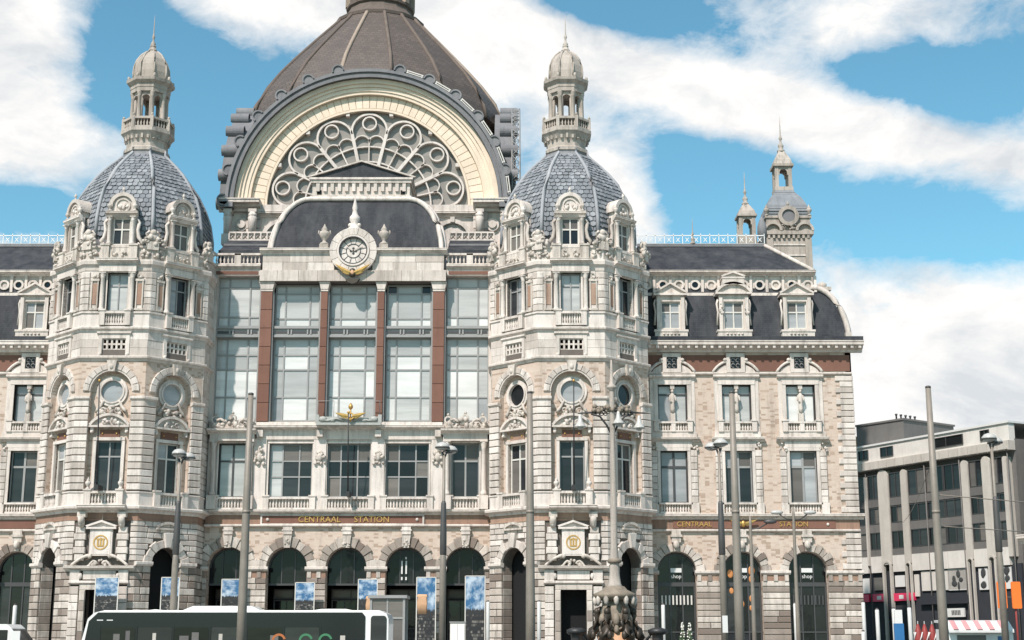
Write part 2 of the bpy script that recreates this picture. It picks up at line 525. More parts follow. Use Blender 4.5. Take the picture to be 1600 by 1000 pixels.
def fixn(me):
    b = bmesh.new()
    b.from_mesh(me)
    bmesh.ops.recalc_face_normals(b, faces=b.faces)
    b.to_mesh(me)
    b.free()
    return me


WM = {}          # world matrices of everything placed
I4 = Matrix.Identity(4)


def frame(x, y, z=0.0, deg=0.0):
    return Matrix.Translation((x, y, z)) @ Matrix.Rotation(R(deg), 4, 'Z')


def place(name, data, parent=None, M=I4, label=None, cat=None, group=None, kind=None):
    o = bpy.data.objects.new(name, data)
    COL.objects.link(o)
    if parent is not None:
        o.parent = parent
        o.matrix_basis = WM[parent.name].inverted() @ M
    else:
        o.matrix_basis = M
    WM[o.name] = M.copy()
    for k, v in (('label', label), ('category', cat), ('group', group), ('kind', kind)):
        if v:
            o[k] = v
    return o


def put(name, mb, mat, parent=None, M=I4, **kw):
    me = mb if isinstance(mb, bpy.types.Mesh) else mb.mesh(name)
    if not me.materials:
        me.materials.append(MAT[mat])
    return place(name, me, parent, M, **kw)


CACHE = {}


def cached(key, mat, fn):
    """one shared mesh for alike pieces"""
    k = (key, mat)
    if k not in CACHE:
        me = fn().mesh(str(key[0] if isinstance(key, tuple) else key))
        me.materials.append(MAT[mat])
        CACHE[k] = me
    return CACHE[k]


def unit_box():
    return MB().box(-0.5, 0.5, -0.5, 0.5, 0, 1)


def project_area(M, u0, u1, z0, z1):
    """rough size in the picture, to choose which pieces stand as objects"""
    c = M @ Vector(((u0 + u1) / 2, 0, (z0 + z1) / 2))
    n = (M.to_3x3() @ Vector((0, -1, 0)))
    px = 800 + 2236 * c.x / max(c.y, 1)
    if px < -10 or px > 1610 or c.z < 1.4:
        return -1.0
    facing = max(0.05, -n.y)
    return abs(u1 - u0) * abs(z1 - z0) * facing / (c.y * c.y) * 1e4


class Pieces:
    """masonry pieces of one kind: the largest in view become objects, the rest one joined part"""
    def __init__(self, name, mat, rest, limit=290):
        self.name, self.mat, self.rest, self.limit = name, mat, rest, limit
        self.items = []

    def add(self, parent, M, poly, yb, yf, ins=0.03, size=None):
        xs = [p[0] for p in poly]
        zs = [p[1] for p in poly]
        self.items.append((project_area(M, min(xs), max(xs), min(zs), max(zs)), parent, M, poly, yb, yf, ins))

    def rect(self, parent, M, u0, u1, z0, z1, yb, yf, ins=0.03):
        self.add(parent, M, [(u0, z0), (u1, z0), (u1, z1), (u0, z1)], yb, yf, ins)

    def raw(self, parent, M, mb, area):
        self.items.append((area, parent, M, mb, None, None, None))

    def finish(self, thing):
        self.items.sort(key=lambda i: -i[0])
        rest = MB()
        inv = WM[thing.name].inverted()
        for k, (a, par, M, poly, yb, yf, ins) in enumerate(self.items):
            if isinstance(poly, MB):
                if k < self.limit and a > 0:
                    put(self.name, poly, self.mat, par, M)
                else:
                    rest.merge(poly, inv @ M)
                continue
            xs = [p[0] for p in poly]
            zs = [p[1] for p in poly]
            cx, cz = (min(xs) + max(xs)) / 2, min(zs)
            if k < self.limit and a > 0:
                loc = tuple((round(x - cx, 3), round(z - cz, 3)) for x, z in poly)
                me = cached((self.name, loc, round(yb, 3), round(yf, 3), ins), self.mat, lambda: MB().block(list(loc), yb, yf, ins))
                place(self.name, me, par, M @ Matrix.Translation((cx, 0, cz)))
            else:
                rest.merge(MB().block(poly, yb, yf, ins), inv @ M)
        if rest.v:
            put(self.rest, rest, self.mat, thing, WM[thing.name], kind='stuff')


def empty(name, M, **kw):
    o = place(name, None, None, M, **kw)
    o.empty_display_size = 0.5
    return o


def text_mesh(txt, size, depth, mat, align='CENTER'):
    cu = bpy.data.curves.new('lettering', 'FONT')
    cu.body = txt
    cu.size = size
    cu.extrude = depth
    cu.align_x = align
    cu.align_y = 'CENTER'
    cu.resolution_u = 3
    o = bpy.data.objects.new('lettering', cu)
    COL.objects.link(o)
    bpy.context.view_layer.update()
    me = bpy.data.meshes.new_from_object(o.evaluated_get(bpy.context.evaluated_depsgraph_get()))
    bpy.data.objects.remove(o)
    me.transform(Matrix.Rotation(R(90), 4, 'X'))
    me.materials.clear()
    me.materials.append(MAT[mat])
    return me
# ------------------------------------------------------------------ the setting's ground
g = MB().box(-400, 400, -60, 900, -0.5, 0.0)
put('ground', g, 'paving', kind='structure')
put('road', MB().box(-300, 300, 36, 64, 0.004, 0.006), 'asphalt', kind='structure')
put('pavement', MB().box(-300, 300, 64, 84, 0.0, 0.13), 'paving', kind='structure')


# ------------------------------------------------------------------ masonry helpers
def hole_half(h, z0, z1):
    """half width of a hole over a course z0..z1 (0 = not touched)"""
    if h[0] == 'rect':
        return h[2] if (z1 > h[3] + 0.02 and z0 < h[4] - 0.02) else 0
    if h[0] == 'arch':
        r, zs = h[2], h[4]
        if z0 >= zs + r or z1 <= h[3]:
            return 0
        dz = max(0.0, z0 - zs)
        return math.sqrt(max(0.0, r * r - dz * dz))
    r, cz = h[3], h[2]
    if z0 >= cz + r or z1 <= cz - r:
        return 0
    dz = 0 if z0 <= cz <= z1 else min(abs(z0 - cz), abs(z1 - cz))
    return math.sqrt(max(0.0, r * r - dz * dz))


def stack_wall(mb, u0, u1, z0, z1, holes, y0, y1, n=14):
    """wall from u0 to u1 with a column of openings"""
    z = z0
    for h in holes:
        if h[0] == 'rect':
            _, cu, hw, a, b = h
            if a > z:
                mb.box(u0, u1, y0, y1, z, a)
            mb.box(u0, cu - hw, y0, y1, a, b)
            mb.box(cu + hw, u1, y0, y1, a, b)
            z = b
        elif h[0] == 'arch':
            _, cu, r, a, zs = h
            if a > z:
                mb.box(u0, u1, y0, y1, z, a)
            mb.box(u0, cu - r, y0, y1, a, zs)
            mb.box(cu + r, u1, y0, y1, a, zs)
            top = zs + r + 0.12
            for s, ue in ((-1, u0), (1, u1)):
                poly = [(cu + s * r * math.cos(R(90 * i / n)), zs + r * math.sin(R(90 * i / n))) for i in range(n + 1)]
                poly += [(cu, top), (ue, top), (ue, zs)]
                mb.prism(poly if s > 0 else poly[::-1], y0, y1)
            z = top
        else:
            _, cu, cz, r = h
            a, b = cz - r - 0.1, cz + r + 0.1
            if a > z:
                mb.box(u0, u1, y0, y1, z, a)
            for s, ue in ((-1, u0), (1, u1)):
                poly = [(cu + s * r * math.cos(R(-90 + 180 * i / (2 * n))), cz + r * math.sin(R(-90 + 180 * i / (2 * n)))) for i in range(2 * n + 1)]
                poly += [(cu, b), (ue, b), (ue, a), (cu, a)]
                mb.prism(poly if s > 0 else poly[::-1], y0, y1)
            z = b
    if z1 > z:
        mb.box(u0, u1, y0, y1, z, z1)
    return mb


STONE = Pieces('stone', 'stone', 'stone_courses')
GSTONE = Pieces('rusticated_stone', 'stone_ground', 'rusticated_courses')
BLOCK = Pieces('pilaster_block', 'stone', 'pilaster_courses')
QUOIN = Pieces('quoin', 'stone', 'quoin_courses')
VOUS = Pieces('voussoir', 'stone', 'voussoir_rings')
GVOUS = Pieces('arch_stone', 'stone_ground', 'arch_stones')
SLATE = Pieces('slate', 'slate_tile', 'slate_courses')
ARCHB = Pieces('archivolt_block', 'stone_cream', 'archivolt_blocks')


def courses(pc, parent, M, u0, u1, z0, z1, h, wmin, wmax, yf, holes=(), yb=0.02, gap=0.044, ins=0.03, seed=0):
    rnd = random.Random(seed + int(abs(u0 * 91) + z0 * 17))
    n = max(1, round((z1 - z0) / h))
    hh = (z1 - z0) / n
    for i in range(n):
        za, zb = z0 + i * hh + gap, z0 + (i + 1) * hh
        spans = [(u0, u1)]
        for ho in holes:
            hw = hole_half(ho, za, zb)
            if hw > 0:
                new = []
                for a, b in spans:
                    if ho[1] - hw > a:
                        new.append((a, min(b, ho[1] - hw)))
                    if ho[1] + hw < b:
                        new.append((max(a, ho[1] + hw), b))
                spans = new
        for a, b in spans:
            L = b - a
            if L < 0.08:
                continue
            k = max(1, round(L / rnd.uniform(wmin, wmax)))
            cuts = [a + L * (j + (rnd.uniform(-0.22, 0.22) if 0 < j < k else 0)) / k for j in range(k + 1)]
            for j in range(k):
                d = rnd.uniform(-0.012, 0.012)
                pc.rect(parent, M, cuts[j] + (gap / 2 if j else 0), cuts[j + 1] - (gap / 2 if j < k - 1 else 0), za, zb, yb, yf + d, ins)


def voussoirs(pc, parent, M, cu, zs, r0, r1, n, yf, yb=0.02, alt=0.0, key=0.0, a0=0, a1=180, gap=1.0):
    for i in range(n):
        b0 = a0 + (a1 - a0) * i / n + gap * 0.5
        b1 = a0 + (a1 - a0) * (i + 1) / n - gap * 0.5
        rr = r1 + (alt if i % 2 == 0 else 0) + (key if i == n // 2 else 0)
        pts = []
        for a in (b0, (b0 + b1) / 2, b1):
            pts.append((cu + r0 * math.cos(R(a)), zs + r0 * math.sin(R(a))))
        for a in (b1, (b0 + b1) / 2, b0):
            pts.append((cu + rr * math.cos(R(a)), zs + rr * math.sin(R(a))))
        pc.add(parent, M, pts, yb, yf - (0.06 if (i % 2 == 0 and alt) else 0) - (0.1 if (key and i == n // 2) else 0), 0.03)


def cornice_profile(z0, z1, proj, back=0.05):
    h = z1 - z0
    return [(back, z0), (-0.22 * proj, z0), (-0.30 * proj, z0 + 0.22 * h), (-0.55 * proj, z0 + 0.34 * h), (-0.62 * proj, z0 + 0.5 * h),
            (-0.95 * proj, z0 + 0.58 * h), (-0.95 * proj, z0 + 0.80 * h), (-proj, z0 + 0.86 * h), (-proj, z1 - 0.03), (-0.8 * proj, z1), (back, z1)]


def cornice(mb, u0, u1, z0, z1, proj, y=0.0, modillion=0.0):
    mb.mould([(a + y, b) for a, b in cornice_profile(z0, z1, proj)], u0, u1)
    if modillion:
        n = int((u1 - u0) / modillion)
        for i in range(n):
            c = u0 + (u1 - u0) * (i + 0.5) / n
            mb.box(c - 0.09, c + 0.09, y - 0.86 * proj, y, z0 + (z1 - z0) * 0.28, z0 + (z1 - z0) * 0.56)
    return mb


def string(mb, u0, u1, z0, z1, proj, y=0.0):
    h = z1 - z0
    return mb.mould([(0.05 + y, z0), (y - 0.5 * proj, z0), (y - proj, z0 + 0.4 * h), (y - proj, z1 - 0.03), (y - 0.85 * proj, z1), (0.05 + y, z1)], u0, u1)


def oct_cornice(a, z0, z1, proj):
    h = z1 - z0
    return [(a - 0.1, z0), (a + 0.25 * proj, z0), (a + 0.35 * proj, z0 + 0.3 * h), (a + 0.6 * proj, z0 + 0.45 * h), (a + 0.95 * proj, z0 + 0.55 * h),
            (a + proj, z0 + 0.85 * h), (a + 0.9 * proj, z1), (a - 0.1, z1)]


def baluster_prof(z0, z1, r):
    h = z1 - z0
    return [(r * 0.8, z0), (r * 0.8, z0 + 0.08 * h), (r * 0.45, z0 + 0.14 * h), (r, z0 + 0.34 * h), (r * 0.85, z0 + 0.46 * h),
            (r * 0.4, z0 + 0.72 * h), (r * 0.45, z0 + 0.86 * h), (r * 0.8, z0 + 0.92 * h), (r * 0.8, z1)]


def balustrade(mb, u0, u1, z0, z1, y=-0.15, sp=0.24, ends=0.0, t=0.22):
    h = z1 - z0
    mb.box(u0, u1, y - t / 2, y + t / 2, z0, z0 + 0.14 * h)
    mb.box(u0 - 0.03, u1 + 0.03, y - t / 2 - 0.05, y + t / 2 + 0.03, z1 - 0.17 * h, z1)
    n = max(2, round((u1 - u0) / sp))
    for i in range(n):
        c = u0 + (u1 - u0) * (i + 0.5) / n
        mb.lathe(baluster_prof(z0 + 0.14 * h, z1 - 0.17 * h, 0.082), 7, c, y)
    if ends:
        for s, e in ((-1, u0), (1, u1)):
            a, b = sorted((e, e + s * ends))
            mb.box(a, b, y - t / 2 - 0.06, y + t / 2 + 0.05, z0, z1 + 0.02)
            mb.box(a - 0.05, b + 0.05, y - t / 2 - 0.11, y + t / 2 + 0.06, z1 + 0.02, z1 + 0.12)
    return mb


def pane_mesh(mat):
    return cached('pane', mat, lambda: MB().box(-0.5, 0.5, -0.008, 0.008, 0, 1))


def window(parent, M, cu, z0, z1, wd, cols, rows, y=0.25, fmat='frame_grey', pmats=('glass_dark',), t=0.07, seed=0, name='window', outer=0.09):
    """casement: frame mesh with every pane a child; cols / rows are fractions of the opening"""
    rnd = random.Random(seed * 7 + int(abs(cu * 13) + z0 * 5))
    mb = MB()
    a, b = cu - wd / 2, cu + wd / 2
    mb.box(a, a + outer, y - 0.06, y + 0.06, z0, z1)
    mb.box(b - outer, b, y - 0.06, y + 0.06, z0, z1)
    mb.box(a + outer, b - outer, y - 0.06, y + 0.06, z1 - outer, z1)
    mb.box(a + outer, b - outer, y - 0.06, y + 0.06, z0, z0 + outer)
    xs = [a + outer * 0.5 + (wd - outer) * c for c in cols]
    zs = [z0 + outer * 0.5 + (z1 - z0 - outer) * r for r in rows]
    for x in xs[1:-1]:
        mb.box(x - t / 2, x + t / 2, y - 0.05, y + 0.05, z0 + outer, z1 - outer)
    for z in zs[1:-1]:
        for i in range(len(xs) - 1):
            mb.box(xs[i] + t / 2, xs[i + 1] - t / 2, y - 0.048, y + 0.048, z - t / 2, z + t / 2)
    wo_ = put(name, mb, fmat, parent, M)
    for i in range(len(xs) - 1):
        for j in range(len(zs) - 1):
            pm = pmats[rnd.randrange(len(pmats))] if not callable(pmats) else pmats(i, j)
            Mp = M @ Matrix.Translation(((xs[i] + xs[i + 1]) / 2, y + 0.02 + rnd.uniform(-0.004, 0.004), zs[j])) @ Matrix.Diagonal((xs[i + 1] - xs[i], 1, zs[j + 1] - zs[j], 1)) 
            place('pane', pane_mesh(pm), wo_, Mp @ Matrix.Rotation(R(rnd.uniform(-0.25, 0.25)), 4, 'X'))
    return wo_


def surround(mb, cu, wd, z0, z1, bw=0.18, y0=-0.10, y1=0.3, sill=True):
    a, b = cu - wd / 2, cu + wd / 2
    mb.box(a - bw, a, y0, y1, z0, z1)
    mb.box(b, b + bw, y0, y1, z0, z1)
    mb.box(a - bw, b + bw, y0 - 0.03, y1, z1, z1 + bw)
    if sill:
        mb.box(a - bw - 0.05, b + bw + 0.05, y0 - 0.10, y1, z0 - 0.12, z0)
    return mb


def tri_pediment(mb, cu, hw, z0, h, y0, y1):
    mb.box(cu - hw - 0.05, cu + hw + 0.05, y0 - 0.06, y1, z0, z0 + 0.12)
    mb.prism([(cu - hw, z0 + 0.12), (cu + hw, z0 + 0.12), (cu, z0 + h)], y0 + 0.12, y1)
    t = 0.13
    for s in (-1, 1):
        p = [(cu + s * hw, z0 + 0.12), (cu, z0 + h), (cu, z0 + h + t), (cu + s * (hw + 0.1), z0 + 0.12 + t * 0.7)]
        mb.prism(p, y0 - 0.07, y1)
    return mb


def seg_pediment(mb, cu, hw, z0, h, y0, y1):
    """segmental (curved) pediment"""
    r = (hw * hw + h * h) / (2 * h)
    cz = z0 + h - r
    a = math.degrees(math.asin(min(1, hw / r)))
    n = 12
    mb.box(cu - hw - 0.08, cu + hw + 0.08, y0 - 0.08, y1, z0 - 0.12, z0)
    pts = [(cu + r * math.sin(R(-a + 2 * a * i / n)), cz + r * math.cos(R(-a + 2 * a * i / n))) for i in range(n + 1)]
    mb.prism(pts, y0 + 0.14, y1)
    mb.arc(cu, cz, r - 0.04, r + 0.12, y0 - 0.06, y1, 90 - a, 90 + a, n)
    return mb


def crest(mb, cu, z0, w, h, y, seed, n=16, dep=0.16):
    """carved relief: a heap of scrolls and leaves that keeps to its outline"""
    rnd = random.Random(seed)
    for i in range(n):
        u = rnd.uniform(-1, 1)
        top = 1 - 0.62 * abs(u) ** 1.3
        v = rnd.uniform(0.05, 1) * top
        s = rnd.uniform(0.6, 1.15) * min(w, h * 1.4) / 5.5
        mb.ball(cu + u * w / 2 * 0.92, y - rnd.uniform(0, dep), z0 + v * h * 0.9, s, s * 0.8, s * rnd.uniform(0.7, 1.3), 6, 4)
    for sg in (-1, 1):
        pts = []
        for k in range(9):
            a = R(40 + 45 * k)
            rr = w * 0.14 * (1 - k / 11)
            pts.append((cu + sg * (w * 0.27 + rr * math.cos(a)), y - dep * 0.9, z0 + h * 0.36 + rr * math.sin(a)))
        mb.tube(pts, w * 0.035, 5)
    return mb


def column(mb, x, y, z0, z1, r, n=10, square=True):
    h = z1 - z0
    p = [(r * 1.35, z0), (r * 1.35, z0 + 0.05 * h), (r * 1.08, z0 + 0.08 * h), (r, z0 + 0.1 * h), (r * 1.02, z0 + 0.4 * h), (r * 0.88, z1 - 0.13 * h),
         (r * 1.0, z1 - 0.12 * h), (r * 0.9, z1 - 0.10 * h), (r * 1.35, z1 - 0.03 * h), (r * 1.4, z1)]
    mb.lathe(p, n, x, y)
    if square:
        mb.box(x - r * 1.5, x + r * 1.5, y - r * 1.5, y + r * 1.5, z1, z1 + 0.06)
    return mb


def urn(mb, x, y, z, h, n=10):
    q = [(0.20, 0), (0.20, .08), (0.10, .14), (0.08, .22), (0.17, .34), (0.24, .5), (0.22, .62), (0.12, .68), (0.16, .74), (0.10, .82), (0.04, .94), (0.02, 1.0)]
    return mb.lathe([(r * h, z + t * h) for r, t in q], n, x, y)


def finial(mb, x, y, z, h, n=8):
    q = [(0.10, 0), (0.10, .06), (0.05, .1), (0.075, .16), (0.075, .2), (0.03, .26), (0.025, .34), (0.05, .38), (0.03, .43), (0.016, .5), (0.012, .75), (0.003, 1)]
    return mb.lathe([(r * h, z + t * h) for r, t in q], n, x, y)
# ------------------------------------------------------------------ the railway station
X0 = -10.85                # axis of the front
YF = 95.0                  # plane of the main front
STATION = empty('railway_station', frame(X0, YF, 0),
                label='ornate pale stone railway station with brown dome, arched gable window and two domed octagonal towers', cat='station')
TW = 5.15                  # tower: centre to wall face
HB = TW * math.tan(R(22.5))


def tower(cx, cy, tid):
    T = frame(cx, cy, 0)
    # dark rooms behind the openings
    put('tower_core', MB().oct([(4.15, 0.0), (4.15, 26.3)]), 'interior', STATION, T)
    # ring courses that run right round the octagon
    ringspec = [('plinth', [(TW - 0.1, 0), (TW + 0.22, 0), (TW + 0.22, 0.7), (TW + 0.12, 0.85), (TW - 0.1, 0.85)], 'stone_ground'),
                ('frieze', [(TW - 0.1, 8.92), (TW + 0.10, 8.92), (TW + 0.10, 9.0), (TW + 0.04, 9.02), (TW + 0.04, 9.42), (TW - 0.1, 9.42)], 'granite_pale'),
                ('cornice', oct_cornice(TW, 9.40, 9.84, 0.42), 'stone_trim'),
                ('pedestal_course', [(TW - 0.1, 9.84), (TW + 0.10, 9.84), (TW + 0.10, 10.62), (TW + 0.16, 10.66), (TW + 0.16, 10.74), (TW - 0.1, 10.76)], 'stone_smooth'),
                ('string_course', oct_cornice(TW, 19.05, 19.38, 0.22), 'stone_trim'),
                ('string_course', oct_cornice(TW, 20.95, 21.28, 0.24), 'stone_trim'),
                ('pedestal_course', [(TW - 0.1, 21.28), (TW + 0.06, 21.28), (TW + 0.06, 22.14), (TW + 0.14, 22.18), (TW + 0.14, 22.28), (TW - 0.1, 22.3)], 'stone_smooth'),
                ('entablature', oct_cornice(TW, 25.0, 25.72, 0.26), 'stone_trim'),
                ('parapet', [(TW - 0.5, 25.72), (TW + 0.02, 25.72), (TW + 0.02, 26.5), (TW + 0.12, 26.55), (TW + 0.12, 26.68), (TW - 0.5, 26.7)], 'stone')]
    for nm, pr_, mt in ringspec:
        put(nm, MB().oct(pr_), mt, STATION, T)
    for deg in (-90, -45, 0, 45, 90):
        a = R(deg)
        M = frame(cx + TW * math.sin(a), cy - TW * math.cos(a), 0, deg)
        front = deg == 0
        plain_side = abs(deg) == 90
        sd = int(deg + 100 + tid * 1000)
        # ---- ground storey
        if front:
            holes = [('rect', 0, 0.80, 0.05, 4.68)]
        elif plain_side:
            holes = []
        else:
            holes = [('arch', 0, 1.08, 0.05, 6.25)]
        wall = put('ground_storey_wall', stack_wall(MB(), -HB, HB, 0, 9.0, holes, 0, 0.85), 'joint', STATION, M)
        holes_c = holes if not front else [('rect', 0, 1.75, 0.05, 8.92)]
        if deg in (-45, 45):
            holes_c = [('arch', 0, 1.62, 6.20, 6.25), ('rect', 0, 1.08, 0.05, 6.20)]
        courses(GSTONE, wall, M, -HB - 0.04, HB + 0.04, 0.86, 6.15, 0.44, 0.5, 0.95, -0.10, holes_c, seed=sd)
        courses(STONE, wall, M, -HB - 0.04, HB + 0.04, 6.42, 8.92, 0.36, 0.5, 0.95, -0.08, holes_c, seed=sd + 3)
        if deg in (-45, 45):
            voussoirs(VOUS, wall, M, 0, 6.25, 1.08, 1.56, 9, -0.16, alt=0.10, key=0.35)
            for s in (-1, 1):
                x0, x1 = sorted((s * 1.0, s * (HB + 0.05)))
                put('impost', string(MB(), x0, x1, 6.14, 6.42, 0.26), 'stone_trim', wall, M)
            cap = MB()
            seg_pediment(cap, 0, 0.75, 8.55, 0.28, -0.16, 0.0)
            put('label_moulding', cap, 'stone_carved', wall, M)
            for s in (-1, 1):
                for k in range(12):
                    za = 0.9 + k * 0.437
                    Mr = M @ Matrix.Translation((s * 1.08, 0.45, 0)) @ Matrix.Rotation(R(-90 * s), 4, 'Z')
                    GSTONE.rect(wall, Mr, -0.40, 0.40, za + 0.02, za + 0.43, 0.02, -0.02, 0.02)
        if front:
            d = MB()
            d.box(-1.15, -0.80, -0.20, 0.3, 0.05, 4.68)
            d.box(0.80, 1.15, -0.20, 0.3, 0.05, 4.68)
            d.box(-1.15, 1.15, -0.22, 0.3, 4.68, 5.0)
            put('door_surround', d, 'stone_carved', wall, M)
            for s in (-1, 1):
                for k in range(8):                       # blocked pilasters beside the door
                    BLOCK.rect(wall, M, s * 1.5 - 0.28, s * 1.5 + 0.28, 0.9 + k * 0.5, 0.9 + k * 0.5 + 0.47, 0.02, -0.22, 0.03)
                for k in range(7):
                    GSTONE.rect(wall, M, s * 0.975 - 0.16, s * 0.975 + 0.16, 0.3 + k * 0.62, 0.3 + k * 0.62 + 0.59, -0.15, -0.24, 0.02)
            e = MB()
            string(e, -1.85, 1.85, 5.0, 5.22, 0.32)
            e.box(-1.0, 1.0, -0.16, 0.1, 5.3, 5.82)
            for s in (-1, 1):
                e.box(s * 1.5 - 0.3, s * 1.5 + 0.3, -0.24, 0.1, 5.22, 5.85)
                e.ball(s * 1.15, -0.2, 5.5, 0.13, 0.1, 0.2, 7, 4)
            cornice(e, -HB - 0.05, HB + 0.05, 5.84, 6.12, 0.5)
            put('door_entablature', e, 'stone_trim', wall, M)
            sc = MB()
            for s in (-1, 1):                            # broken pediment scrolls
                sc.tube([(s * (1.75 - 1.15 * t), -0.26, 6.15 + 0.62 * math.sin(t * 1.5)) for t in [i / 8 for i in range(9)]], [0.09] * 6 + [0.11, 0.12, 0.1], 6)
                sc.tube([(s * (0.15 + 0.12 * t), -0.22, 6.25 + 0.18 * math.sin(t * 0.9)) for t in range(6)], 0.075, 6)
                sc.ball(s * 0.62, -0.26, 6.72, 0.15, 0.13, 0.15)
            crest(sc, 0, 6.15, 1.0, 0.42, -0.1, sd, 10)
            put('scrolled_pediment', sc, 'stone_carved', wall, M)
            pq = MB().box(-0.70, 0.70, -0.26, 0.05, 6.74, 8.38)
            pq.box(-0.60, 0.60, -0.28, -0.25, 6.84, 8.28)
            tri_pediment(pq, 0, 0.88, 8.38, 0.42, -0.34, 0.05)
            finial(pq, 0, -0.2, 8.8, 0.6)
            plq = put('emblem_plaque', pq, 'stone_smooth', wall, M)
            em = MB()
            em.arc(0, 7.56, 0.38, 0.46, -0.31, -0.27, 0, 360, 20)
            for x, z0_, z1_ in ((-0.17, 7.35, 7.8), (0.0, 7.3, 7.85), (0.17, 7.35, 7.8)):
                em.box(x - 0.05, x + 0.05, -0.315, -0.27, z0_, z1_)
            em.box(-0.26, 0.26, -0.31, -0.27, 7.72, 7.8)
            em.box(-0.2, 0.2, -0.31, -0.27, 7.3, 7.38)
            put('gilt_monogram', em, 'gold', plq, M)
            for s in (-1, 1):                            # blocked columns carrying the balcony
                for k in range(5):
                    wd_ = 0.36 if k % 2 else 0.28
                    BLOCK.rect(wall, M, s * 1.32 - wd_, s * 1.32 + wd_, 6.45 + k * 0.42, 6.45 + k * 0.42 + 0.39, 0.02, -0.24 - 0.05 * (k % 2), 0.04)
                br = MB()
                br.box(s * 1.25 - 0.26, s * 1.25 + 0.26, -0.5, 0.0, 9.1, 9.42)
                br.tube([(s * 1.25, -0.12, 8.5), (s * 1.25, -0.3, 8.62), (s * 1.25, -0.42, 8.9), (s * 1.25, -0.5, 9.15)], [0.13, 0.2, 0.22, 0.2], 7)
                br.ball(s * 1.25, -0.36, 8.72, 0.2, 0.18, 0.24)
                put('console', br, 'stone_carved', wall, M)
        # ---- first storey: arched recess with window and oculus
        if plain_side:
            wall2 = put('upper_storey_wall', MB().box(-HB, HB, 0, 0.5, 9.4, 25.2), 'stone', STATION, M)
            courses(BLOCK, wall2, M, -HB - 0.04, HB + 0.04, 10.76, 16.5, 0.41, 1.2, 1.6, -0.06, seed=sd)
            courses(STONE, wall2, M, -HB - 0.04, HB + 0.04, 16.76, 24.95, 0.5, 0.7, 1.2, -0.03, seed=sd)
            continue
        wall2 = put('first_storey_wall', stack_wall(MB(), -HB, HB, 9.4, 19.1, [('arch', 0, 1.32, 9.9, 17.1)], 0, 0.36), 'brick', STATION, M)
        back = put('recess_wall', stack_wall(MB(), -1.5, 1.5, 9.4, 18.7, [('rect', 0, 0.80, 10.72, 13.98), ('circ', 0, 17.13, 0.72)], 0.34, 0.75), 'brick', STATION, M)
        for s in (-1, 1):
            u0, u1 = sorted((s * 1.33, s * (HB + 0.065)))
            put('pilaster_backing', MB().box(u0 + 0.03, u1 - 0.06, -0.03, 0.02, 10.76, 16.5), 'joint', wall2, M)
            n = 13
            for k in range(n):
                za = 10.78 + k * (16.5 - 10.78) / n
                BLOCK.rect(wall2, M, u0, u1, za + 0.055, za + 0.44, -0.02, -0.15, 0.03)
        for s in (-1, 1):
            u0, u1 = sorted((s * 1.28, s * (HB + 0.1)))
            put('impost', string(MB(), u0, u1, 16.5, 16.76, 0.26), 'stone_trim', wall2, M)
        ar = MB()
        ar.arc(0, 17.1, 1.32, 1.42, -0.06, 0.36, 0, 180, 20)
        put('arch_moulding', ar, 'stone_trim', wall2, M)
        voussoirs(VOUS, wall2, M, 0, 17.1, 1.42, 1.80, 11, -0.12, key=0.0)
        kk = MB().prism([(-0.2, 18.35), (0.2, 18.35), (0.32, 19.06), (-0.32, 19.06)], -0.3, 0.05)
        kk.ball(0, -0.28, 18.65, 0.15, 0.1, 0.2)
        put('keystone', kk, 'stone_carved', wall2, M)
        oc = MB()
        oc.arc(0, 17.13, 0.70, 0.80, 0.16, 0.5, 0, 360, 28)
        oc.arc(0, 17.13, 0.80, 0.98, 0.22, 0.36, 0, 360, 28)
        ocw = put('round_window', oc, 'stone_trim', wall2, M)
        gm = ('glass_pale', 'glass_dark', 'glass_dark') if tid else ('glass_pale', 'glass_pale', 'glass_pale')
        put('pane', MB().disc(0, 17.13, 0.70, 0.40, 0.42, 26), gm[{0: 0, -45: 1, 45: 2}[deg]], ocw, M)
        cr = MB()
        crest(cr, 0, 15.62, 1.6, 0.62, 0.24, sd, 14)
        for s in (-1, 1):
            cr.tube([(s * (0.45 + 0.1 * k), 0.2, 16.55 - 0.16 * k + 0.05 * math.sin(k * 2)) for k in range(6)], [0.06, 0.09, 0.1, 0.1, 0.12, 0.08], 6)
        put('cartouche', cr, 'stone_carved', wall2, M)
        pd = MB()
        seg_pediment(pd, 0, 1.2, 14.92, 0.66, 0.0, 0.36)
        crest(pd, 0, 14.95, 1.25, 0.5, 0.1, sd + 5, 12, 0.08)
        for s in (-1, 1):
            pd.box(s * 1.1 - 0.1, s * 1.1 + 0.1, 0.06, 0.36, 14.45, 14.80)
            pd.ball(s * 1.1, 0.05, 14.5, 0.1)
        put('window_pediment', pd, 'stone_trim', wall2, M)
        pn = MB().box(-0.62, 0.62, 0.24, 0.36, 14.18, 14.66)
        pnl = put('marble_panel', pn, 'granite_pale' if tid and deg == -45 else 'granite', wall2, M)
        rv = MB()
        for s in (-1, 1):
            rv.ball(s * 0.45, 0.22, 14.42, 0.06)
        put('rosette', rv, 'gold', pnl, M)
        sr = surround(MB(), 0, 1.6, 10.72, 13.98, 0.2, 0.2, 0.5)
        put('window_surround', sr, 'stone_trim', wall2, M)
        pm = (lambda i, j: 'glass_dark') if front else (lambda i, j, q=sd: ('glass_dark', 'glass_grey', 'glass_pale')[(i + j + q) % 3] if j else ('glass_dark' if i else 'glass_grey'))
        window(STATION, M, 0, 10.72, 13.98, 1.6, (0, .5, 1), (0, .7, 1), 0.55, 'frame_pale' if not front else 'frame_grey', pm, 0.10, sd)
        bl = balustrade(MB(), -0.80, 0.80, 9.86, 10.74, -0.24 if front else -0.16, 0.2, 0.42)
        if front:
            for s in (-1, 1):
                urn(bl, s * 1.02, -0.25, 10.85, 0.75)
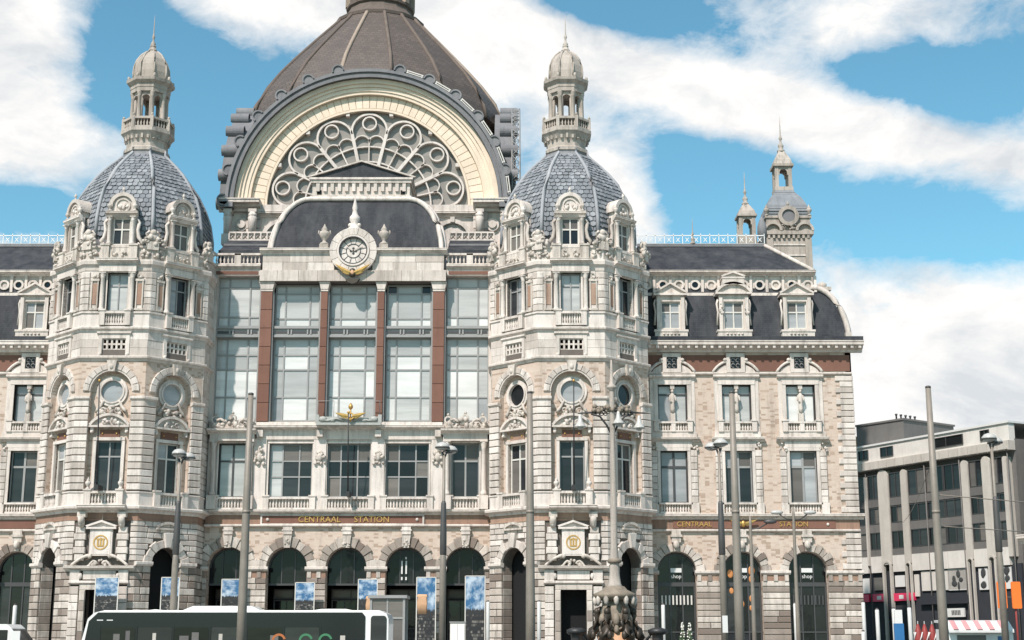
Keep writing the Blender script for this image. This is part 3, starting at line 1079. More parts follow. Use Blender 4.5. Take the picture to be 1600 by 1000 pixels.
        put('balustrade', bl, 'stone_trim', STATION, M)
        if front:
            sl = cornice(MB(), -1.5, 1.5, 9.42, 9.86, 0.85)
            put('balcony_slab', sl, 'stone_trim', STATION, M)
        # ---- vent storey
        wall3 = put('vent_storey_wall', stack_wall(MB(), -HB, HB, 19.3, 21.0, [('rect', 0, 0.76, 19.80, 20.52)], 0, 0.5), 'joint', STATION, M)
        courses(STONE, wall3, M, -HB - 0.02, HB + 0.02, 19.38, 20.95, 0.52, 1.0, 1.5, -0.04, [('rect', 0, 0.76, 19.80, 20.52)], gap=0.012, ins=0.012, seed=sd)
        gr = MB()
        for k in range(6):
            x = -0.76 + 1.52 * k / 5
            gr.box(x - 0.06, x + 0.06, 0.0, 0.2, 19.8, 20.52)
        gr.box(-0.76, 0.76, 0.02, 0.18, 20.11, 20.22)
        gr.box(-0.76, 0.76, 0.02, 0.18, 19.8, 19.86)
        gr.box(-0.76, 0.76, 0.02, 0.18, 20.46, 20.52)
        put('vent_grille', gr, 'stone_trim', STATION, M)
        vs_ = MB()
        for s in (-1, 1):
            x0, x1 = sorted((s * 0.76, s * 1.0))
            vs_.box(x0, x1, -0.10, 0.1, 19.45, 20.86)
            vs_.ball(s * 0.88, -0.1, 19.45, 0.12, 0.1, 0.14)
        vs_.box(-0.76, 0.76, -0.10, 0.1, 20.52, 20.78)
        string(vs_, -1.1, 1.1, 20.78, 20.95, 0.2)
        put('vent_surround', vs_, 'stone_trim', wall3, M)
        # ---- third storey
        wall4 = put('third_storey_wall', stack_wall(MB(), -HB, HB, 21.2, 25.1, [('rect', 0, 0.66, 22.3, 24.86)], 0, 0.5), 'joint', STATION, M)
        courses(STONE, wall4, M, -HB - 0.02, HB + 0.02, 22.3, 25.0, 0.45, 0.5, 0.9, -0.04, [('rect', 0, 1.25, 22.3, 25.0)], gap=0.015, ins=0.02, seed=sd)
        for s in (-1, 1):
            mp_ = MB().box(s * 1.45 - 0.15, s * 1.45 + 0.15, -0.08, 0.0, 22.75, 24.15)
            pf = put('marble_panel', mp_, 'granite_pale', wall4, M)
            fr = MB()
            for x in (-0.2, 0.2):
                fr.box(s * 1.45 + x - 0.04, s * 1.45 + x + 0.04, -0.12, 0.0, 22.5, 24.3)
            fr.box(s * 1.45 - 0.28, s * 1.45 + 0.28, -0.14, 0.0, 24.3, 24.45)
            fr.box(s * 1.45 - 0.28, s * 1.45 + 0.28, -0.14, 0.0, 22.38, 22.5)
            crest(fr, s * 1.45, 24.45, 0.5, 0.5, -0.06, sd + s, 5, 0.08)
            put('panel_frame', fr, 'stone_carved', pf, M)
            for k in range(6):
                BLOCK.rect(wall4, M, *sorted((s * 1.80, s * (HB + 0.05))), 22.35 + k * 0.43, 22.35 + k * 0.43 + 0.40, 0.02, -0.12, 0.03)
        cl_ = MB()
        for s in (-1, 1):
            column(cl_, s * 0.95, -0.12, 22.32, 24.8, 0.15)
        surround(cl_, 0, 1.32, 22.4, 24.86, 0.12, -0.02, 0.4, False)
        put('window_columns', cl_, 'stone_trim', wall4, M)
        pm4 = (lambda i, j: 'glass_sky_blind') if front else (lambda i, j, s=deg: 'glass_dark' if (i == 0) == (s < 0) else 'glass_pale')
        window(STATION, M, 0, 22.36, 24.86, 1.32, (0, .5, 1), (0, .68, 1), 0.32, 'frame_grey', pm4, 0.08, sd)
        hd = MB()
        hd.box(-1.2, 1.2, -0.26, 0.05, 24.92, 25.35)
        cornice(hd, -1.35, 1.35, 25.35, 25.78, 0.56)
        put('window_hood', hd, 'stone_trim', wall4, M)
        bl = balustrade(MB(), -0.64, 0.64, 21.36, 22.28, -0.14, 0.17, 0.36)
        put('balustrade', bl, 'stone_trim', STATION, M)
        # ---- parapet carving and dormer
        pp = MB()
        for s in (-1, 1):
            pp.box(s * 0.92 - 0.26, s * 0.92 + 0.26, -0.24, 0.1, 25.78, 26.66)
            pp.box(s * 0.92 - 0.31, s * 0.92 + 0.31, -0.29, 0.1, 26.66, 26.78)
        pp.box(-0.68, 0.68, -0.1, 0.1, 25.78, 26.6)
        crest(pp, -0.33, 25.95, 0.5, 0.5, -0.1, sd + 1, 7, 0.1)
        crest(pp, 0.33, 25.95, 0.5, 0.5, -0.1, sd + 2, 7, 0.1)
        crest(pp, -1.72, 25.9, 0.7, 0.6, -0.05, sd + 7, 8, 0.1)
        crest(pp, 1.72, 25.9, 0.7, 0.6, -0.05, sd + 8, 8, 0.1)
        put('parapet_carving', pp, 'stone_carved', STATION, M)
        dm = MB()
        y0 = 0.05
        stack_wall(dm, -0.92, 0.92, 26.6, 28.95, [('rect', 0, 0.58, 26.78, 28.62)], y0, y0 + 0.3)
        dm.box(-0.9, 0.9, y0 + 0.55, y0 + 1.9, 26.6, 28.9)
        for s in (-1, 1):
            column(dm, s * 0.76, y0 - 0.1, 26.78, 28.6, 0.13, 8)
            # scroll brackets on both cheeks
            dm.tube([(s * 0.98, y0 + 0.1, 28.55), (s * 1.12, y0 + 0.1, 28.3), (s * 1.04, y0 + 0.1, 27.8), (s * 1.12, y0 + 0.1, 27.3), (s * 1.34, y0 + 0.1, 27.05), (s * 1.24, y0 + 0.1, 26.8), (s * 1.1, y0 + 0.1, 26.92)],
                    [0.09, 0.12, 0.12, 0.14, 0.13, 0.11, 0.09], 6)
            urn(dm, s * 0.82, y0 - 0.05, 29.05, 0.7, 8)
        cornice(dm, -1.05, 1.05, 28.66, 29.02, 0.26, y0)
        nn = 14
        dm.prism([(-0.72, 29.0)] + [(0.72 * -math.cos(R(180 * i / nn)), 29.42 + 0.72 * math.sin(R(180 * i / nn))) for i in range(nn + 1)] + [(0.72, 29.0)], y0 + 0.06, y0 + 1.2)
        dm.arc(0, 29.42, 0.66, 0.90, y0 - 0.12, y0 + 1.25, -5, 185, 18)
        dm.arc(0, 29.46, 0.40, 0.50, y0 - 0.02, y0 + 0.1, 0, 360, 16)
        crest(dm, 0, 29.2, 0.7, 0.55, y0 + 0.05, sd + 4, 7, 0.06)
        urn(dm, 0, y0, 30.3, 0.45, 8)
        dmo = put('dormer', dm, 'stone', STATION, M)
        window(STATION, M, 0, 26.78, 28.62, 1.16, (0, .5, 1), (0, .58, 1), y0 + 0.2, 'frame_pale', ('glass_grey', 'glass_grey', 'glass_dark'), 0.09, sd, 'dormer_window')
    # ---- corner statuary above the parapet
    for deg in (-67.5, -22.5, 22.5, 67.5):
        a = R(deg)
        rr = (TW - 0.15) / math.cos(R(22.5))
        M = frame(cx + rr * math.sin(a), cy - rr * math.cos(a), 0, deg)
        sb = MB().box(-0.36, 0.36, -0.28, 0.4, 26.4, 26.95)
        sb.ball(0, 0.0, 27.25, 0.40, 0.3, 0.36)
        sb.ball(-0.28, -0.08, 27.12, 0.2, 0.2, 0.22)
        sb.ball(0.28, -0.08, 27.12, 0.2, 0.2, 0.22)
        sb.ball(0, -0.12, 27.58, 0.22, 0.2, 0.24)
        crest(sb, 0, 26.75, 1.5, 0.7, -0.1, int(deg * 2) + tid, 12, 0.2)
        sb.tube([(-0.3, 0, 27.2), (-0.42, -0.05, 27.5), (-0.24, 0, 27.72)], 0.09, 6)
        sb.tube([(0.3, 0, 27.2), (0.42, -0.05, 27.5), (0.24, 0, 27.72)], 0.09, 6)
        put('corner_sculpture', sb, 'stone_carved', STATION, M)
    # ---- tiled octagonal dome
    prof = [(26.5, 4.40), (27.6, 4.48), (28.8, 4.46), (30.0, 4.26), (31.0, 3.92), (32.0, 3.42), (32.8, 2.86), (33.4, 2.36), (33.95, 1.86), (34.4, 1.46), (34.75, 1.4)]

    def rad(z):
        for (za, ra), (zb, rb) in zip(prof, prof[1:]):
            if za <= z <= zb:
                return ra + (rb - ra) * (z - za) / (zb - za)
        return prof[-1][1]
    dome = put('tower_dome', MB().oct([(r - 0.07, z) for z, r in prof]), 'lead', STATION, T)
    for deg in (-112.5, -67.5, -22.5, 22.5, 67.5, 112.5):
        a = R(deg)
        pts = [(cx + (r / math.cos(R(22.5)) + 0.0) * math.sin(a), cy - (r / math.cos(R(22.5))) * math.cos(a), z) for z, r in prof[1:]]
        put('dome_rib', MB().tube(pts, [0.13] * 7 + [0.11, 0.1, 0.09], 6), 'lead_rib', dome)
    zrow = 27.6
    rows = []
    while zrow < 34.25:
        slope = abs(rad(zrow + 0.1) - rad(zrow)) / 0.1
        dz = 0.34 / math.sqrt(1 + slope * slope)
        rows.append((zrow, dz))
        zrow += dz
    for deg in (-90, -45, 0, 45, 90):
        a = R(deg)
        M = frame(cx, cy, 0, deg)
        rnd = random.Random(deg + 5 + tid)
        for i, (z, dz) in enumerate(rows):
            r0, r1 = rad(z), rad(z + dz)
            half = r0 * math.tan(R(22.5)) - 0.12
            n = max(2, int(2 * half / 0.36))
            wd = 2 * half / n
            for k in range(n + (i % 2)):
                x0 = max(-half, -half + (k - 0.5 * (i % 2)) * wd)
                x1 = min(half, -half + (k + 1 - 0.5 * (i % 2)) * wd)
                if x1 - x0 < 0.1:
                    continue
                ov = 0.05 + rnd.uniform(0, 0.05)
                g_ = 0.02
                sh = r1 / r0
                t = MB()
                xm = (x0 + x1) / 2
                t.add([(x0 + g_, -(r0 + ov), z), (xm + rnd.uniform(-0.05, 0.05), -(r0 + ov + 0.01), z - rnd.uniform(0.03, 0.09)), (x1 - g_, -(r0 + ov), z), (x1 * sh - g_, -(r1 + 0.0), z + dz), (x0 * sh + g_, -(r1 + 0.0), z + dz),
                       (x0 + g_, -(r0 - 0.03), z), (xm, -(r0 - 0.03), z - 0.07), (x1 - g_, -(r0 - 0.03), z)],
                      [(0, 1, 2, 3, 4), (0, 5, 6, 1), (1, 6, 7, 2), (0, 4, 5), (2, 7, 3)])
                area = (x1 - x0) * dz * max(0.05, math.cos(a)) if (z > 29.6) else 0.001
                SLATE.raw(dome, M, t, area)
    # ---- open lantern
    T = T @ Matrix.Diagonal((0.89, 0.89, 1, 1))
    ln = MB().oct([(1.45, 34.55), (1.62, 34.62), (1.62, 34.85), (1.48, 34.95), (1.48, 35.3), (1.52, 35.42), (1.80, 35.85), (1.92, 35.95), (1.92, 36.18), (1.7, 36.2), (0.3, 36.22)])
    for k in range(24):
        a = 2 * math.pi * k / 24
        ln.box(1.68 * math.cos(a) - 0.08, 1.68 * math.cos(a) + 0.08, 1.68 * math.sin(a) - 0.08, 1.68 * math.sin(a) + 0.08, 35.45, 35.85)
    lo = put('lantern_base', ln, 'stone_lantern', STATION, T)
    lb = MB().oct([(1.62, 36.19), (1.82, 36.19), (1.82, 36.32), (1.62, 36.32)])
    lb.oct([(1.60, 36.82), (1.86, 36.82), (1.86, 36.98), (1.60, 36.98)])
    for k in range(8):
        for t in range(6):
            a0, a1 = R(22.5 + 45 * k), R(67.5 + 45 * k)
            f = (t + 0.5) / 6
            rr = 1.72 / math.cos(R(22.5))
            lb.lathe(baluster_prof(36.32, 36.82, 0.09), 6, rr * (math.cos(a0) * (1 - f) + math.cos(a1) * f), rr * (math.sin(a0) * (1 - f) + math.sin(a1) * f))
        a0 = R(22.5 + 45 * k)
        rr = 1.76 / math.cos(R(22.5))
        lb.box(rr * math.cos(a0) - 0.12, rr * math.cos(a0) + 0.12, rr * math.sin(a0) - 0.12, rr * math.sin(a0) + 0.12, 36.2, 37.05)
        lb.ball(rr * math.cos(a0), rr * math.sin(a0), 37.15, 0.11)
    put('lantern_balustrade', lb, 'stone_lantern', STATION, T)
    for k in range(8):
        a0 = R(22.5 + 45 * k)
        cb = MB()
        column(cb, 1.30 * math.cos(a0), 1.30 * math.sin(a0), 36.22, 39.0, 0.17, 8, False)
        cb.lathe([(0.2, 36.22), (0.2, 38.95)], 6, 1.12 * math.cos(a0), 1.12 * math.sin(a0))
        put('lantern_column', cb, 'stone_lantern', lo, T)
        Mf = T @ Matrix.Rotation(R(45 * k), 4, 'Z') @ Matrix.Translation((0, -1.24, 0))
        hw = 1.24 * math.tan(R(22.5))
        lw = stack_wall(MB(), -hw, hw, 38.0, 39.2, [('arch', 0, 0.33, 38.0, 38.45)], 0, 0.2, 8)
        put('lantern_arch', lw, 'stone_lantern', lo, Mf)
    le = MB().oct([(1.1, 39.0), (1.42, 39.0), (1.42, 39.25), (1.46, 39.3), (1.46, 39.55), (1.72, 39.75), (1.76, 39.95), (1.5, 40.02), (1.2, 40.05)])
    for k in range(8):
        a0 = R(22.5 + 45 * k)
        le.ball(1.72 * math.cos(a0), 1.72 * math.sin(a0), 40.1, 0.12, 0.12, 0.18)
    put('lantern_entablature', le, 'stone_lantern', STATION, T)
    cap = MB().oct([(1.26, 40.0), (1.26, 40.2), (1.29, 40.6), (1.24, 41.1), (1.08, 41.6), (0.80, 42.0), (0.42, 42.3), (0.28, 42.42), (0.28, 42.55)])
    cp = put('lantern_cap', cap, 'stone_lantern', STATION, T)
    for k in range(8):
        a0 = R(22.5 + 45 * k)
        put('cap_rib', MB().tube([(r * 1.082 * math.cos(a0), r * 1.082 * math.sin(a0), z) for r, z in ((1.28, 40.2), (1.31, 40.6), (1.26, 41.1), (1.09, 41.6), (0.8, 42.02), (0.42, 42.33))], 0.075, 5), 'stone_lantern', cp, T)
    fi = finial(MB(), 0, 0, 42.45, 2.75)
    fi.oct([(0.34, 42.45), (0.2, 42.7), (0.24, 42.8), (0.1, 43.0)])
    put('finial', fi, 'stone_lantern', STATION, T)


TOWER_Y = 95.0
TOWERS = ((3.80, 1), (-25.50, 0))
for i_, (tx, tid) in enumerate(TOWERS):
    tower(tx, TOWER_Y, tid)
# ------------------------------------------------------------------ the centre of the front
C = frame(X0, YF, 0)
CW = 9.40
AX = [-7.8, -3.9, 0.0, 3.9, 7.8]
# ground arcade
edges = [-CW] + [(AX[i] + AX[i + 1]) / 2 for i in range(4)] + [CW]
wl = MB()
arch_holes = []
for i, ax in enumerate(AX):
    h = ('arch', ax, 1.33, 0.05, 6.28)
    arch_holes.append(h)
    stack_wall(wl, edges[i], edges[i + 1], 0, 9.1, [h], 0, 0.9)
arcade = put('arcade_wall', wl, 'brick', STATION, C)
piers = [(-CW, AX[0] - 1.33)] + [(AX[i] + 1.33, AX[i + 1] - 1.33) for i in range(4)] + [(AX[4] + 1.33, CW)]
for (a, b) in piers:
    courses(GSTONE, arcade, C, a, b, 0.85, 5.6, 0.40, 0.7, 1.3, -0.12, seed=3)
    pl = MB().box(a - 0.06, b + 0.06, -0.24, 0.1, 0, 0.84)
    put('pier_plinth', pl, 'stone_ground', arcade, C)
    im = MB()
    string(im, a - 0.12, b + 0.12, 6.05, 6.33, 0.3)
    put('impost', im, 'stone_trim', arcade, C)
    fz = MB()                                                # little triglyph frieze under the impost
    fz.box(a, b, -0.10, 0.05, 5.6, 6.05)
    put('pier_frieze', fz, 'granite_pale', arcade, C)
    n = max(2, int((b - a) / 0.3))
    for k in range(0, n, 2):
        c_ = a + (b - a) * (k + 0.5) / n
        put('frieze_block', cached('frieze_block', 'stone_ground', lambda: MB().box(-0.13, 0.13, -0.16, -0.08, 0, 0.42)), 'stone_ground', arcade, C @ Matrix.Translation((c_, 0, 5.62)))
for ax in AX:
    voussoirs(GVOUS, arcade, C, ax, 6.28, 1.33, 1.86, 11, -0.12, alt=0.14)
    kb = MB().prism([(ax - 0.2, 7.55), (ax + 0.2, 7.55), (ax + 0.3, 8.35), (ax - 0.3, 8.35)], -0.32, 0.05)
    crest(kb, ax, 7.6, 0.5, 0.6, -0.3, int(ax * 10) + 90, 7, 0.06)
    put('keystone', kb, 'stone_carved', arcade, C)
    cb = MB().box(ax - 0.30, ax + 0.30, -0.26, 0.05, 8.42, 8.92)
    cb.box(ax - 0.36, ax + 0.36, -0.30, 0.05, 8.66, 8.74)
    put('console', cb, 'stone_trim', arcade, C)
# dark concourse behind the arches
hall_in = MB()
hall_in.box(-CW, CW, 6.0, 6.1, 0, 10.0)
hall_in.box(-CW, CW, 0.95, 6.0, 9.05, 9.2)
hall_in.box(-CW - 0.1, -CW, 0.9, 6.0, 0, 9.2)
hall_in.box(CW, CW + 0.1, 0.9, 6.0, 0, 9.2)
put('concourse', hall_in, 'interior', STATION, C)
# glazed screens set back in the arches
for i, ax in enumerate(AX):
    window(STATION, C, ax, 0.1, 4.3, 2.6, (0, .33, .67, 1), (0, .55, 1), 3.2, 'frame_dark', ('glass_black', 'glass_dark'), 0.06, i, 'entrance_screen')
    window(STATION, C, ax, 4.34, 5.0, 2.6, (0, .5, 1), (0, 1), 3.15, 'frame_dark', ('glass_grey',), 0.06, i + 9, 'screen_fanlight')
    hd_ = MB().arc(ax, 6.28, 1.2, 1.33, 0.74, 0.86, 0, 180, 18)
    hd_.box(ax - 1.33, ax + 1.33, 0.74, 0.86, 5.15, 5.28)
    for t in (-0.44, 0.44):
        hd_.box(ax + t - 0.035, ax + t + 0.035, 0.75, 0.85, 5.28, 7.5)
    fo = put('arch_fanlight', hd_, 'frame_dark', STATION, C)
    for (t0, t1) in ((-1.28, -0.44), (-0.44, 0.44), (0.44, 1.28)):
        pts = [(ax + t0, 5.2), (ax + t1, 5.2)] + [(ax + t1 + (t0 - t1) * k / 6, 6.28 + math.sqrt(max(0.0, 1.28 ** 2 - (t1 + (t0 - t1) * k / 6) ** 2))) for k in range(7)]
        put('pane', MB().prism(pts, 0.79, 0.81), 'glass_arch', fo, C @ Matrix.Rotation(R(random.uniform(-0.5, 0.5)), 4, 'X'))
ch = MB()
for (dx, z0_, z1_) in ((-0.16, 5.9, 6.75), (0.12, 5.9, 6.75), (-0.16, 5.5, 5.7), (0.12, 5.5, 5.7), (0.1, 6.85, 7.0)):
    ch.box(3.75 + dx - 0.05, 3.75 + dx + 0.05, 0.68, 0.73, z0_, z1_)
put('hanging_lamp', ch, 'sign_white', STATION, C)
# inscription band
bd = MB()
string(bd, -CW, CW, 8.90, 9.08, 0.28)
put('string_course', bd, 'stone_trim', STATION, C)
bnd = put('frieze', MB().box(-CW, CW, -0.08, 0.1, 9.08, 9.70), 'granite_pale', STATION, C)
pq = MB().box(-5.6, 4.95, -0.14, -0.05, 9.12, 9.66)
plq = put('name_panel', pq, 'granite', bnd, C)
fr = MB()
fr.box(-5.72, 5.07, -0.2, -0.05, 9.64, 9.72)
fr.box(-5.72, 5.07, -0.2, -0.05, 9.06, 9.13)
fr.box(-5.72, -5.6, -0.2, -0.05, 9.13, 9.64)
fr.box(4.95, 5.07, -0.2, -0.05, 9.13, 9.64)
put('panel_frame', fr, 'stone_trim', bnd, C)
place('gilt_lettering', text_mesh('CENTRAAL', 0.56, 0.03, 'gold'), bnd, C @ Matrix.Translation((-1.83, -0.17, 9.39)))
place('gilt_lettering', text_mesh('STATION', 0.56, 0.03, 'gold'), bnd, C @ Matrix.Translation((1.62, -0.17, 9.39)))
for x in (-5.25, 4.6):
    put('stud', MB().ball(x, -0.16, 9.39, 0.11, 0.08, 0.11), 'stone_trim', bnd, C)
co = cornice(MB(), -CW, CW, 9.70, 10.05, 0.5)
put('cornice', co, 'stone_trim', STATION, C)
# first floor
W1 = [(-7.75, 1.85), (-3.88, 2.88), (0.0, 2.88), (3.88, 2.88), (7.75, 1.85)]
wl = MB()
e2 = [-CW, -5.95, -1.94, 1.94, 5.95, CW]
for i, (c_, wd) in enumerate(W1):
    stack_wall(wl, e2[i], e2[i + 1], 10.0, 14.75, [('rect', c_, wd / 2, 10.85, 14.45)], 0, 0.55)
ff = put('first_floor_wall', wl, 'stone_smooth', STATION, C)
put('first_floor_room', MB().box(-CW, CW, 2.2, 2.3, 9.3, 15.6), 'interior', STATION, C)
for i, (c_, wd) in enumerate(W1):
    bl = balustrade(MB(), c_ - wd / 2 + 0.1, c_ + wd / 2 - 0.1, 10.05, 10.87, -0.12, 0.2, 0.4)
    put('balustrade', bl, 'stone_trim', STATION, C)
    if wd > 2:
        pmx = [('glass_dark', 'glass_black'), ('glass_dark', 'glass_black', 'glass_dark', 'glass_grey'), ('glass_dark', 'glass_grey', 'glass_black', 'glass_black')][i - 1]
        if i == 1:
            pmx = lambda a, b: 'glass_sky_blind' if a == 0 else ('glass_grey' if b == 2 else 'glass_dark')
        window(STATION, C, c_, 10.87, 14.45, wd, (0, .3, .7, 1), (0, .38, .68, 1), 0.3, 'frame_grey', pmx, 0.09, i)
        sw = surround(MB(), c_, wd, 10.87, 14.45, 0.1, -0.05, 0.3, False)
    else:
        pmx = ('glass_sky_blind',) if i == 0 else ('glass_dark', 'glass_dark', 'glass_grey')
        window(STATION, C, c_, 10.87, 14.45, wd, (0, .5, 1), (0, .68, 1), 0.3, 'frame_dark' if i == 0 else 'frame_grey', pmx, 0.12, i)
        sw = surround(MB(), c_, wd, 10.87, 14.45, 0.1, -0.05, 0.3, False)
        for s in (-1, 1):
            column(sw, c_ + s * (wd / 2 + 0.3), -0.34, 10.95, 14.5, 0.17)
            sw.box(c_ + s * (wd / 2 + 0.3) - 0.3, c_ + s * (wd / 2 + 0.3) + 0.3, -0.6, 0, 10.05, 10.95)
        sw.box(c_ - wd / 2 - 0.55, c_ + wd / 2 + 0.55, -0.55, 0, 14.56, 15.0)
        cornice(sw, c_ - wd / 2 - 0.7, c_ + wd / 2 + 0.7, 15.0, 15.36, 0.6, -0.4)
        cs = MB()
        crest(cs, c_, 15.36, 2.7, 0.75, -0.5, i + 40, 30, 0.3)
        for s in (-1, 0, 1):
            cs.arc(c_ + s * 1.15, 15.95 + 0.12 * (s == 0), 0.16, 0.27, -0.62, -0.45, 0, 360, 12)
            cs.ball(c_ + s * 1.15, -0.52, 16.3 + 0.12 * (s == 0), 0.1)
        put('crest', cs, 'stone_carved', STATION, C)
    put('window_surround', sw, 'stone_trim', STATION, C)
for c_ in (-5.92, -1.94, 1.94, 5.92):
    pr_ = MB().box(c_ - 0.42, c_ + 0.42, -0.14, 0.05, 10.05, 14.75)
    pp_ = put('pier', pr_, 'stone_smooth', STATION, C)
    ca = MB()
    crest(ca, c_, 13.0, 0.75, 1.3, -0.16, int(c_ * 10), 16, 0.14)
    ca.ball(c_, -0.24, 13.5, 0.2, 0.14, 0.3)
    put('mask', ca, 'stone_carved', pp_, C)
    cs = MB().box(c_ - 0.2, c_ + 0.2, -0.5, 0, 14.85, 15.3)
    put('console', cs, 'stone_trim', STATION, C)
en = MB().box(-6.2, 6.2, -0.16, 0.3, 14.70, 15.25)
cornice(en, -6.35, 6.35, 15.25, 15.62, 0.62)
en.box(-CW, CW, -0.08, 0.5, 15.3, 15.9)
en.box(-6.2, 6.2, -0.2, 0.0, 15.62, 15.86)
put('entablature', en, 'stone_trim', STATION, C)
# balcony with the winged emblem
bc = MB().box(-2.15, 2.15, -0.95, 0, 15.56, 15.72)
bc.box(-2.05, 2.05, -0.9, -0.75, 15.72, 16.12)
for s in (-1, 1):
    bc.box(s * 2.08 - 0.12, s * 2.08 + 0.12, -0.95, -0.65, 15.72, 16.25)
bal = put('balcony', bc, 'verdigris', STATION, C)
cr_ = MB()
for s in (-1, 1):
    cr_.ball(s * 1.7, -0.92, 15.95, 0.28, 0.14, 0.2)
    cr_.ball(s * 1.05, -0.92, 15.9, 0.2, 0.12, 0.16)
    cr_.tube([(s * 0.3, -0.95, 15.85), (s * 0.8, -0.97, 15.98), (s * 1.35, -0.95, 15.85), (s * 1.9, -0.95, 15.9)], 0.07, 6)
put('swag', cr_, 'verdigris', bal, C)
for s in (-1, 1):
    put('guard_rail', MB().tube([(s * 1.0, -0.8, 17.2), (s * 2.05, -0.8, 17.2), (s * 2.05, -0.8, 15.7)], 0.025, 5).tube([(s * 1.0, -0.8, 15.7), (s * 1.0, -0.8, 17.2)], 0.025, 5), 'frame_grey', bal, C)


def wings(mb, cx, y, cz, span, up, h):
    """a pair of spread wings made of feathers"""
    for s in (-1, 1):
        for k in range(6):
            f = k / 5
            x1 = span * (0.55 + 0.45 * f)
            z1 = cz + up * (0.4 + 0.6 * f) - h * (0.5 - f) * 0.7
            z0 = cz - h * (0.35 - 0.6 * f) * 0.5
            p = [(cx + s * 0.12, z0 - 0.04), (cx + s * x1 * 0.6, (z0 + z1) / 2 - 0.07), (cx + s * x1, z1), (cx + s * x1 * 0.6, (z0 + z1) / 2 + 0.08), (cx + s * 0.12, z0 + 0.06)]
            mb.prism(p, y - 0.02 * k - 0.05, y + 0.05 - 0.02 * k)
    return mb


we = wings(MB(), 0.15, -1.1, 16.1, 1.05, 0.12, 0.34)
we.tube([(0.15, -1.1, 15.75), (0.15, -1.1, 17.0)], 0.05, 6)
we.ball(0.15, -1.1, 16.75, 0.16, 0.16, 0.2)
we.arc(0.15, 16.12, 0.16, 0.25, -1.2, -1.05, 0, 360, 14)
put('winged_emblem', we, 'gold', bal, C)
# the great glazed bays
GZ0, GZ1 = 15.9, 25.5
PW = [(-5.86, 0.78), (-1.93, 0.46), (1.93, 0.46), (5.86, 0.78)]
for c_, wd in PW:
    zt = 24.85
    ps = [15.9 + (zt - 15.9) * k / 7 for k in range(8)]
    pil = put('granite_pilaster', MB().box(c_ - wd / 2 + 0.02, c_ + wd / 2 - 0.02, -0.15, 0.4, 15.9, zt), 'granite', STATION, C)
    for k in range(7):
        me = cached(('granite_drum', wd), 'granite', lambda: MB().block([(-wd / 2, 0), (wd / 2, 0), (wd / 2, (zt - 15.9) / 7 - 0.025), (-wd / 2, (zt - 15.9) / 7 - 0.025)], -0.1, -0.22, 0.02))
        place('granite_block', me, pil, C @ Matrix.Translation((c_, 0, ps[k])))
    cp = MB()
    cp.box(c_ - wd / 2 - 0.02, c_ + wd / 2 + 0.02, -0.26, 0.4, 24.85, 25.0)
    cp.prism([(c_ - wd / 2 - 0.02, 25.0), (c_ + wd / 2 + 0.02, 25.0), (c_ + wd / 2 + 0.12, 25.42), (c_ - wd / 2 - 0.12, 25.42)], -0.30, 0.4)
    cp.box(c_ - wd / 2 - 0.14, c_ + wd / 2 + 0.14, -0.34, 0.4, 25.42, 25.5)
    put('capital', cp, 'stone_trim', pil, C)
    ed = MB()
    for s in (-1, 1):
        ed.box(*sorted((c_ + s * wd / 2, c_ + s * (wd / 2 + 0.09))), -0.08, 0.45, 15.9, 24.85)
    put('pilaster_edge', ed, 'frame_grey', pil, C)
GY = 0.55
BAYS = [(-CW + 0.12, -6.36), (-5.36, -2.28), (-1.6, 1.6), (2.28, 5.36), (6.36, CW - 0.12)]


def bay_glass(bi):
    rnd = random.Random(bi * 31 + 4)

    def f(lower):
        def g_(i, j):
            q = rnd.random()
            if lower:
                if j == 0:
                    return 'glass_sky_blind_white' if q < 0.35 else 'glass_pale' if q < 0.7 else 'glass_sky_blind'
                if j == 1:
                    return 'glass_sky_blind_white' if q < 0.65 else 'glass_sky_blind'
                if j == 2:
                    return 'glass_sky_blind_white' if (i == 1 and q < 0.6) else 'glass_sky_blind'
                return 'glass_sky_blind' if q < 0.9 else 'glass_pale'
            if j == 2 and bi == 3 and i != 1:
                return 'glass_dark'
            return 'glass_sky_blind_white' if (j == 0 and q < 0.6) else 'glass_sky_blind'
        return g_
    return f


for bi, (a, b) in enumerate(BAYS):
    wd = b - a
    cols = (0, .22, .78, 1) if abs(bi - 2) < 2 else (0, .25, .75, 1)
    zt = 25.45 if abs(bi - 2) < 2 else 26.0
    bg_ = bay_glass(bi)
    window(STATION, C, (a + b) / 2, 16.0, 21.72, wd, cols, (0, .285, .62, .80, 1), GY, 'frame_grey', bg_(True), 0.10, bi, 'glazed_bay', 0.10)
    window(STATION, C, (a + b) / 2, 22.5, zt, wd, cols, (0, .19, .80, 1), GY, 'frame_grey', bg_(False), 0.10, bi + 20, 'glazed_bay', 0.10)
    tr = MB().box(a, b, 0.2, 0.7, 21.72, 22.5)
    tr.box(a, b, 0.08, 0.2, 22.32, 22.5)
    tr.box(a, b, 0.08, 0.2, 21.72, 21.88)
    n = 7
    for k in range(n):
        if k % 3 != 2:
            continue
        x = a + wd * (k + 0.5) / n
        tr.box(x - 0.16, x - 0.06, 0.12, 0.2, 21.92, 22.26)
        tr.box(x + 0.06, x + 0.16, 0.12, 0.2, 21.92, 22.26)
    fzz = put('spandrel_beam', tr, 'frame_grey', STATION, C)
    put('spandrel_inlay', MB().box(a + 0.1, b - 0.1, 0.185, 0.198, 21.98, 22.16), 'frame_dark', fzz, C)
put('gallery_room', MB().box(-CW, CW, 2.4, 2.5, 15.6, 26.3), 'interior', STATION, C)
ej = MB()
for s in (-1, 1):
    ej.box(*sorted((s * (CW - 0.14), s * (CW + 0.1))), -0.12, 0.7, 15.9, 26.0)
put('bay_jamb', ej, 'stone_trim', STATION, C)
